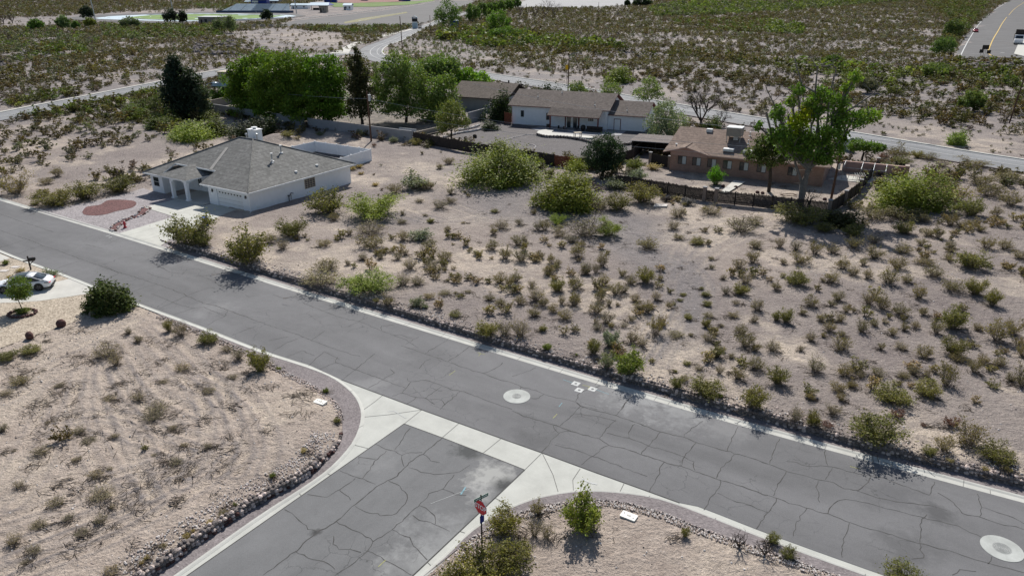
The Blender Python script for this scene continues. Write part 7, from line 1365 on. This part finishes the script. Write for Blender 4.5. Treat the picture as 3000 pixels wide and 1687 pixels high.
S = cat_(S); o = np_mesh('limbs', S[0], S[1], [M['bark_pale']], None, None); o.parent = ct
# far trees
for (px, py, w_, h, c, lb, nm) in ((1312, 92, 95, 92, (.10, .17, .05), 'large green tree over the entrance road beside the blue kiosk', 'tree'), (1385, 66, 46, 52, (.10, .175, .045), 'first round street tree right of the large entrance tree', 'tree'), (1412, 58, 42, 48, (.11, .18, .045), 'second street tree in the entrance row', 'tree'), (1440, 50, 40, 44, (.10, .175, .04), 'third street tree in the entrance row', 'tree'), (1465, 42, 38, 40, (.11, .18, .045), 'fourth street tree in the entrance row', 'tree'), (1490, 34, 36, 36, (.10, .175, .04), 'fifth street tree in the entrance row', 'tree'), (1512, 26, 32, 30, (.10, .17, .04), 'farthest street tree in the entrance row', 'tree'),
                               (1458, 96, 74, 66, (.12, .22, .035), 'bright green rounded tree clump beside the entrance road, upper one', 'tree'), (1478, 118, 96, 40, (.11, .19, .04), 'bright green spreading tree clump beside the entrance road, lower one', 'tree'), (253, 60, 40, 42, (.030, .045, .030), 'dark conifer left of the football field', 'pine_tree'), (498, 74, 42, 50, (.028, .042, .030), 'left one of two dark conifers in front of the football field', 'pine_tree'), (534, 73, 30, 42, (.028, .042, .030), 'right one of two dark conifers in front of the football field', 'pine_tree'),
                               (780, 62, 36, 34, (.028, .045, .032), 'dark conifer at the right end of the football field', 'pine_tree'), (105, 92, 48, 36, (.10, .18, .04), 'bright green tree at far left', 'tree'), (184, 88, 42, 42, (.12, .19, .08), 'light green tree left of the running track', 'tree'), (222, 88, 26, 25, (.11, .19, .05), 'small green tree below the dark conifer', 'tree'), (262, 82, 34, 28, (.18, .21, .05), 'yellow-green tree right of the small green tree', 'tree'), (380, 84, 60, 32, (.12, .16, .09), 'grey-green tree in front of the running track', 'tree'), (660, 98, 76, 50, (.12, .16, .085), 'grey-green tree beside the long tan building', 'tree'),
                               (1838, 20, 18, 20, (.035, .06, .03), 'dark conifer at the right edge of the pale parking', 'pine_tree'), (1882, 20, 60, 26, (.035, .06, .03), 'dark tree clump at the top behind the pale parking', 'tree'), (2765, 165, 76, 54, (.10, .165, .05), 'bright green tree at the left foot of the right-hand road', 'tree'), (2795, 108, 62, 50, (.085, .125, .04), 'green tree left of the red car', 'tree'), (2748, 230, 96, 46, (.12, .17, .05), 'green tree below the guardrail slope', 'tree'), (2440, 195, 66, 34, (.085, .135, .035), 'dark green mesquite beyond the top of the cottonwood', 'mesquite'), (2540, 272, 70, 44, (.15, .155, .11), 'grey rounded bush right of the cottonwood top', 'shrub'), (2850, 325, 80, 60, (.13, .18, .05), 'green mesquite on the scrub slope at right', 'mesquite')):
    lo = [(px, py - h * .62, w_ * .36, h * .36, 0), (px - w_ * .26, py - h * .48, w_ * .24, h * .28, 0), (px + w_ * .26, py - h * .5, w_ * .24, h * .28, 0)]
    m = mpp(G(px, py)); tree(px, py, lo, c, lb, nm, 'pine' if nm == 'pine_tree' else nm, n=int(900 + w_ * 34), ls=max(.28, m * 2.6), trunk_r=max(.2, m * 1.2), clump=60)
# ------------------------------------------------------------------ scrub too numerous to count
def lod(seed, n, ls, st):
    L, S = bush_proto(seed, n_st=st, n_leaf=n, ls=ls, fill=.5, low=.25, stem_r=.018)
    st_ = (S[0], S[1], np.full((len(S[0]), 3), .0)); V = np.r_[L[0], S[0]]; Q = np.r_[L[1], S[1] + len(L[0])]; T = np.r_[L[2], np.tile([[1.1, 1.0, 1.4]], (len(S[0]), 1))]; isl = np.r_[np.ones(len(L[0])), np.zeros(len(S[0]))]; return V, Q, T, isl
def lod0(seed, n, ls):
    rs = np.random.RandomState(seed); a = rs.normal(size=(n, 3)); a[:, 2] = np.abs(a[:, 2]); a /= np.linalg.norm(a, axis=1)[:, None]; a *= rs.uniform(.5, 1, n)[:, None]; a = a * np.array([.5, .5, 1]); a[:, 2] += .05
    tb = rs.uniform(.7, 1.3, n); L = leaves(a, np.full(n, ls), rs, np.stack([tb, tb, tb], 1), 1.3); return L[0], L[1], L[2], np.ones(len(L[0]))
LA = [lod(900 + k, 230, .08, 9) for k in range(3)]; LB = [lod(920 + k, 150, .092, 4) for k in range(3)]; LC = [lod0(940 + k, 38, .21) for k in range(4)]
OL = (.112, .100, .040); BR_ = (.118, .092, .046); GR = (.105, .140, .036); GY = (.125, .130, .090); LM_ = (.155, .195, .042); DK = (.080, .085, .030); PU = (.13, .108, .105)
ZN = [  # photo-space outline of where the growth lies, multiplier, size, palette
    ([(1290, 95), (1440, 88), (1560, 108), (1700, 128), (1830, 142), (1820, 160), (1690, 152), (1500, 143), (1400, 140), (1290, 128)], 3.0, 2.4, [GR, LM_, GR, OL]),
    ([(1900, 28), (2000, 8), (2250, 12), (2560, 0), (2720, 2), (2500, 18), (2260, 38), (2050, 48), (1920, 50)], 2.6, 1.9, [GR, GR, LM_, GY]),
    ([(2180, 72), (2250, 66), (2360, 84), (2345, 104), (2250, 100)], 2.6, 1.9, [GR, LM_]),
    ([(2270, 190), (2450, 180), (2640, 215), (2760, 205), (2800, 240), (2620, 290), (2470, 300), (2400, 240), (2290, 215)], 2.4, 1.9, [GR, DK, LM_, OL]),
    ([(2760, 190), (3000, 185), (3000, 340), (2900, 350), (2780, 300), (2700, 240)], 2.8, 1.7, [DK, GR, OL, BR_]),
    ([(1480, 140), (1700, 146), (1960, 150), (2150, 165), (2250, 180), (2250, 200), (2100, 180), (1900, 165), (1600, 160), (1480, 156)], 3.4, 1.5, [OL, DK, BR_]),
    ([(1840, 205), (2100, 215), (2250, 235), (2480, 270), (2700, 320), (2880, 360), (2860, 380), (2640, 350), (2480, 300), (2250, 262), (2000, 235), (1840, 222)], 3.0, 1.4, [OL, DK, BR_]),
    ([(1960, 60), (2260, 55), (2230, 110), (2000, 80)], 2.6, 1.4, [OL, BR_, GR]),
    ([(2700, 8), (2900, 2), (2860, 60), (2790, 140), (2740, 150), (2790, 60)], 2.8, 1.6, [DK, GR, OL]),
    ([(0, 92), (180, 88), (300, 118), (250, 160), (120, 190), (0, 200)], 2.8, 1.5, [GY, GY, OL, PU, GR]),
    ([(120, 140), (260, 140), (240, 185), (140, 195)], 3, 1.7, [LM_, OL, GR]),
    ([(300, 76), (700, 80), (690, 100), (560, 112), (430, 122), (300, 110)], 3.0, 1.5, [OL, GY, GR, GR]),
    ([(30, 300), (200, 262), (280, 290), (430, 268), (560, 285), (620, 350), (560, 390), (480, 380), (260, 345), (60, 352), (20, 330)], 5.0, 1.5, [OL, GR, DK, OL, LM_]),
    ([(0, 190), (250, 165), (420, 140), (420, 200), (200, 240), (0, 270)], 2.4, 1.2, [OL, BR_, BR_, GY]),
    ([(0, 350), (260, 345), (480, 380), (560, 395), (480, 430), (300, 480), (0, 480)], 1.9, 1.2, [OL, BR_, OL, GY]),
    ([(2540, 500), (3000, 470), (3000, 560), (2800, 600), (2600, 640)], 1.6, 1.3, [OL, DK, BR_]),
    ([(540, 10), (760, 20), (700, 40), (600, 30)], 2, 1.5, [GR, OL, GY]), ([(900, 82), (1200, 82), (1215, 92), (1090, 100), (940, 98), (900, 92)], 3.5, 1.5, [OL, GR, GY]),
    ([(750, 150), (1000, 120), (1200, 150), (1180, 165), (940, 175)], .6, 1, [OL]),
    ([(800, 84), (1000, 98), (1010, 128), (960, 150), (780, 140), (640, 100)], .18, .8, [OL, BR_]),
    ([(1120, 120), (1350, 120), (1480, 190), (1200, 165)], .9, .7, [GR, OL, GY]),
    ([(2300, 320), (3000, 400), (3000, 470), (2600, 395), (2280, 350)], .5, .45, [GY, OL]), ([(1500, 200), (1850, 240), (2100, 300), (1900, 290), (1500, 220)], .35, .6, [OL, GY])]
NO = [STREET, YARD, BEIGE, SYARD, right_poly, LOT, BYARD, [tuple(p) for p in TREEYARD], [HW.w(-21.5, -1), HW.w(1.5, -1), HW.w(1.5, 19), HW.w(-5, 31), HW.w(-21.5, 31)], FL([(195, 50), (420, 38), (900, 36), (900, 56), (700, 70), (400, 76), (215, 66)]), FL([(840, 50), (850, 20), (960, 2), (1300, -5), (1400, 5), (1300, 50), (860, 62)]), FL([(1480, 25), (1500, 8), (1560, -6), (1905, -6), (1905, 8), (1780, 25)]),
      [HW.w(0, -14), HW.w(7, -14), HW.w(5, 16), HW.w(0, 16)], [ST.w(-14, -2), ST.w(32, -4), ST.w(34, 22), ST.w(-16, 24)], FL([(595, 426), (900, 400), (1210, 430), (1210, 445), (900, 450), (620, 470)])]
def scatter():
    rs = np.random.RandomState(5); n = 420000; y = np.sqrt(rs.uniform(26 ** 2, 1120 ** 2, n)); x = rs.uniform(-.86, .86, n) * y
    z = gh(x, y); px, py, _ = to_px(x, y, z)
    area = .86 * (1120 ** 2 - 26 ** 2); dens = n / area
    base = np.where(y < 330, .15, .15 * (330 / y) ** 1.25) * (.5 + 1.1 * fbm(x / 22, y / 22, 3, 41)); size = np.where(y < 330, 1.0, (y / 330) ** .6); pal = np.zeros(n, int); PALS = [[OL, OL, BR_, OL, GY, PU], [(.20, .17, .07), (.25, .21, .12), (.17, .15, .06), (.24, .20, .13)]]
    for poly, m_, s_, p_l in ZN:
        PALS.append(p_l); ins = inside(poly, px, py); base = np.where(ins, .085 * m_ * np.where(y < 330, 1, (330 / y) ** 1.25) / (s_ ** 1.2), base); size = np.where(ins, s_ * np.where(y < 330, 1, (y / 330) ** .5), size); pal = np.where(ins, len(PALS) - 1, pal)
    near = (py > 560); hand = np.zeros(n, bool)
    base = np.where(near, .11 * sstep(.5, .62, fbm(x / 5.5, y / 5.5, 3, 55)) * 2.6, base)
    lotl = inside([tuple(p) for p in NEAR1] + [(-200, 0), (-200, 200)], x, y); base = np.where(lotl, .016, base); size = np.where(near, .62, size); pal = np.where(near, 1, pal)
    br = inside([tuple(p) for p in NEAR2] + [(120, 0)], x, y); base = np.where(br, .0, base)
    smoothg = sum(np.exp(-(((px - g[0]) / g[2]) ** 2 + ((py - g[1]) / g[3]) ** 2)) for g in GREY); base = base * np.clip(1 - 1.3 * smoothg, 0, 1)
    berm = inside([(0, 56), (190, 48), (420, 33), (640, 26), (640, 38), (400, 45), (200, 62), (190, 76), (0, 82)], px, py); base = np.where(berm, .004, base)
    pathp = inside([(0, 520), (250, 470), (480, 400), (640, 330), (760, 400), (640, 420), (470, 455), (300, 520), (90, 560), (0, 580)], px, py); base = np.where(pathp, .008, base); size = np.where(pathp, .5, size)
    mid = inside([(900, 395), (1210, 430), (1450, 460), (1500, 560), (1300, 620), (1020, 640), (1010, 520), (1085, 450)], px, py); base = np.where(mid, .03, base); size = np.where(mid, .38, size)
    keep = rs.uniform(size=n) < base / dens
    x, y, z, px, py, size, pal = [a[keep] for a in (x, y, z, px, py, size, pal)]
    ok = (px > -160) & (px < 3160) & (py < 1800)
    for P in NO: ok &= ~inside([tuple(p) for p in P], x, y)
    ok &= (np.minimum(pl_dist(UPPER, x, y), pl_dist(LEFTR, x, y)) > 7) & (pl_dist(FAR, x, y) > 2.6) & (pl_dist(NEAR1, x, y) > 2.5) & (pl_dist(NEAR2, x, y) > 2) & (pl_dist(LWALL, x, y) > 1)
    for hx, hy, hr in HAND: ok &= (x - hx) ** 2 + (y - hy) ** 2 > (hr * .8 + .3) ** 2
    x, y, z, size, pal = [a[ok] for a in (x, y, z, size, pal)]; n = len(x); print('scrub', n)
    W = size * rs.uniform(.9, 2.7, n); H_ = W * rs.uniform(.45, .85, n); rot = rs.uniform(0, 6.28, n); r = np.hypot(x, y); VV = []; QQ = []; TT = []; o = 0
    for lo, hi, PR in ((0, 125, LA), (125, 260, LB), (260, 9999, LC)):
        for k, (V, Q, T, isl) in enumerate(PR):
            idx = np.where((r >= lo) & (r < hi) & (np.arange(n) % len(PR) == k))[0]
            if not len(idx): continue
            c, s = np.cos(rot[idx])[:, None], np.sin(rot[idx])[:, None]; vx, vy, vz = V[:, 0][None], V[:, 1][None], V[:, 2][None]; w_ = W[idx][:, None]
            P = np.stack([(vx * c - vy * s) * w_ + x[idx][:, None], (vx * s + vy * c) * w_ + y[idx][:, None], vz * H_[idx][:, None] + z[idx][:, None]], -1).reshape(-1, 3)
            cols = np.array([PALS[p][rs.randint(len(PALS[p]))] for p in pal[idx]]) * rs.uniform(.7, 1.3, (len(idx), 1)) * rs.uniform(.92, 1.08, (len(idx), 3))
            tt = np.where(isl[None, :, None] > 0, cols[:, None, :] * T[None], np.array([.13, .11, .09])[None, None] * np.ones_like(T[None])).reshape(-1, 3)
            QQ.append((Q[None] + (np.arange(len(idx)) * len(V))[:, None, None] + o).reshape(-1, 4)); o += len(P); VV.append(P); TT.append(tt)
    o = np_mesh('desert_scrub', np.concatenate(VV), np.concatenate(QQ), [M['leafv']], None, np.concatenate(TT)); tag(o, kind='stuff')
scatter()

def ground_cover():
    """dry twigs and flattened brush lying on the lots"""
    rs = np.random.RandomState(3); V = []; Q = []; T = []; o = 0; spots = []
    for _ in range(520):
        y = rs.uniform(28, 70); x = rs.uniform(-.8, .1) * y
        if inside([tuple(p) for p in NEAR1] + [(-200, 0), (-200, 200)], x, y) and not inside([tuple(p) for p in BEIGE], x, y) and pl_dist(NEAR1, x, y) > 2.2: spots.append((x, y, rs.uniform(.3, 1.3), rs.randint(6, 26)))
    for hx, hy, hr in HAND:
        if hy < 120: spots.append((hx + rs.normal() * .3, hy - hr * .3, max(hr * 1.1, .4), 22))
    for _ in range(260):
        y = rs.uniform(40, 105); x = rs.uniform(-.1, .8) * y
        if pl_dist(FAR, x, y) > 3 and y > np.interp(x, [p[0] for p in FAR], [p[1] for p in FAR]): spots.append((x, y, rs.uniform(.3, 1.0), rs.randint(4, 16)))
    for x, y, r, n in spots:
        a0 = rs.uniform(0, 3.14); z0 = float(gh(x, y))
        for _ in range(n):
            a = a0 + rs.normal() * .7; L = rs.uniform(.2, .9) * min(r + .3, 1.1); c = np.array([x + rs.normal() * r * .5, y + rs.normal() * r * .5, z0 + rs.uniform(.02, .10)]); d = np.array([math.cos(a), math.sin(a), rs.normal() * .12]) * L / 2
            v, q = limb([c - d, c + rs.normal(size=3) * .03, c + d], rs.uniform(.012, .026), .008, 3); V.append(v); Q.append(q + o); o += len(v); T.append(np.tile(np.array([[.13, .105, .085]]) * rs.uniform(.6, 1.7), (len(v), 1)))
    ob = np_mesh('dry_twigs', np.concatenate(V), np.concatenate(Q), [M['leafv']], None, np.concatenate(T)); tag(ob, kind='stuff')
ground_cover()

# ------------------------------------------------------------------ small things in the yards
p = flat(1935, 605); b = MB(); b.prism([(p[0] - 1, p[1] - .5), (p[0] + .7, p[1] - .55), (p[0] + 1, p[1] + .45), (p[0] - .6, p[1] + .6)], .05, .2, 'rock_white'); tag(b.obj('board'), 'flat pale board lying on the ground below the weathered fence', 'board')
def brush(px, py, r, mat, lab, name='brush_pile'):
    p = G(px, py); L = []
    for _ in range(60):
        a = RS.uniform(0, 6.28); e = np.array([math.cos(a), math.sin(a), 0]) * RS.uniform(.4, 1) * r; q = RS.normal(size=3) * .2 * r; q[2] = abs(q[2]) + .05; L.append(limb([q, (q + e) / 2 + np.array([0, 0, RS.uniform(.1, .5) * r]), e + np.array([0, 0, .08])], .045, .015, 4))
    S = cat_(L); o = np_mesh(name, S[0], S[1], [M[mat]], None, None); o.location = p; return tag(o, lab, 'brush pile')
brush(2018, 600, 1.5, 'bark_pale', 'pale grey pile of twisted branches below the weathered fence'); brush(1952, 590, 1.1, 'bark_dark', 'black charred brush left of the pale branch pile')
p = flat(1600, 392); 
def chair(px, py, rz, lab, mat='black'):
    p = flat(px, py); t = empty('patio_chair', (*p, .05), rz, lab, 'chair'); b = MB(); b.box(-.3, .3, -.3, .3, .4, .48, mat); b.obj('seat', t); b = MB(); b.box(-.3, .3, .26, .32, .48, 1.0, mat); b.obj('backrest', t)
    for x in (-.28, .28):
        for y in (-.28, .28): b = MB(); b.box(x - .025, x + .025, y - .025, y + .025, 0, .4, mat); b.obj('leg', t)
for q, r_, lb in (((1640, 384), 1, 'dark patio chair left of the glass doors'), ((1655, 386), 2, 'dark patio chair in front of the glass doors'), ((1605, 380), 0, 'dark chair at the left end of the patio'), ((1690, 384), 4, 'dark patio chair right of the glass doors')): chair(*q, r_, lb)
p = flat(1692, 405); t = empty('patio_table', (*p, .3), .3, 'small pale wooden table standing on the white terrace edge', 'table'); b = MB(); b.box(-.7, .7, -.45, .45, .7, .78, 'cream'); b.obj('tabletop', t)
for x in (-.6, .6):
    for y in (-.35, .35): b = MB(); b.box(x - .05, x + .05, y - .05, y + .05, 0, .7, 'tan'); b.obj('leg', t)
p = flat(1708, 385); b = MB(); b.loft([[(r * math.cos(k * .785), r * math.sin(k * .785), z) for k in range(8)] for r, z in ((.25, 0), (.5, .5), (.5, .9), (.3, 1.15))], 'black'); o = b.obj('grill', None, True); o.location = (*p, .05); tag(o, 'round black covered grill on the shaded patio', 'grill')
p = flat(1740, 388); t = empty('sofa', (*p, .05), ST.a, 'long dark outdoor sofa against the patio wall', 'sofa'); b = MB(); b.box(-1.6, 1.6, -.4, .4, .1, .5, 'black'); b.obj('seat', t); b = MB(); b.box(-1.6, 1.6, .3, .5, .5, 1.0, 'wood_dark'); b.obj('backrest', t)
for (px, py, rr, lb) in ((2310, 575, 1.0, 'rusty wire frame lying inside the fence, left one'), (2170, 585, 1.0, 'square timber frame lying on the gravel right of the path'), (2075, 572, 1.2, 'square timber frame lying behind the gate posts')):
    p = flat(px, py); b = MB(); b.box(-rr, rr, -rr * .5, -rr * .5 + .1, .12, .2, 'wood'); b.box(-rr, rr, rr * .5 - .1, rr * .5, .12, .2, 'wood'); b.box(-rr, -rr + .1, -rr * .5 + .1, rr * .5 - .1, .12, .2, 'wood'); b.box(rr - .1, rr, -rr * .5 + .1, rr * .5 - .1, .12, .2, 'wood'); o = b.obj('timber_frame'); o.location = (*p, .03); o.rotation_euler = (0, 0, random.random()); tag(o, lb, 'frame')
for (px, py, lb) in ((2118, 548, 'small dark red rock left of the concrete path'), (2155, 551, 'small dark red rock right of the concrete path'), (2219, 566, 'dark red rock, left one of the pair inside the fence'), (2234, 568, 'dark red rock, right one of the pair inside the fence'), (2416, 586, 'small red rock beside the foot of the leaning pole')): boulder(px, py, 12, 8, lb, 'rock_red', 'rock', 'rock')
p = flat(1195, 398); b = MB(); b.box(-2, 2, -.05, .05, .2, 1.4, 'tarp'); o = b.obj('netting'); o.location = (*p, 0); o.rotation_euler = (0, 0, -.5); tag(o, 'white netting panel behind the right end of the block wall', 'netting')
p = flat(2478, 440); t = empty('wheelie_bin', (*p, 0), .4, 'grey-blue bin beyond the leaning pole beside the brick house end', 'bin'); b = MB(); b.loft([[(-w, -w, z), (w, -w, z), (w, w, z), (-w, w, z)] for w, z in ((.5, .0), (.7, 2.0))], 'car_blue'); b.obj('body', t); b = MB(); b.box(-.75, .75, -.75, .75, 2.0, 2.15, 'white_metal'); b.obj('lid', t)
b = MB()                                                               # dark riprap bank below the guardrail and eroded bank at left
for (x0, x1, y0, y1, n) in ((2740, 2960, 178, 205, 260), (560, 690, 118, 165, 200), (0, 60, 185, 205, 50), (2790, 2835, 175, 200, 60)):
    for _ in range(n):
        q = G(random.uniform(x0, x1), random.uniform(y0, y1)); b.stone((q[0], q[1], q[2] + .2), random.uniform(.5, 1.6), 'rock_dark')
tag(b.obj('riprap'), kind='stuff')
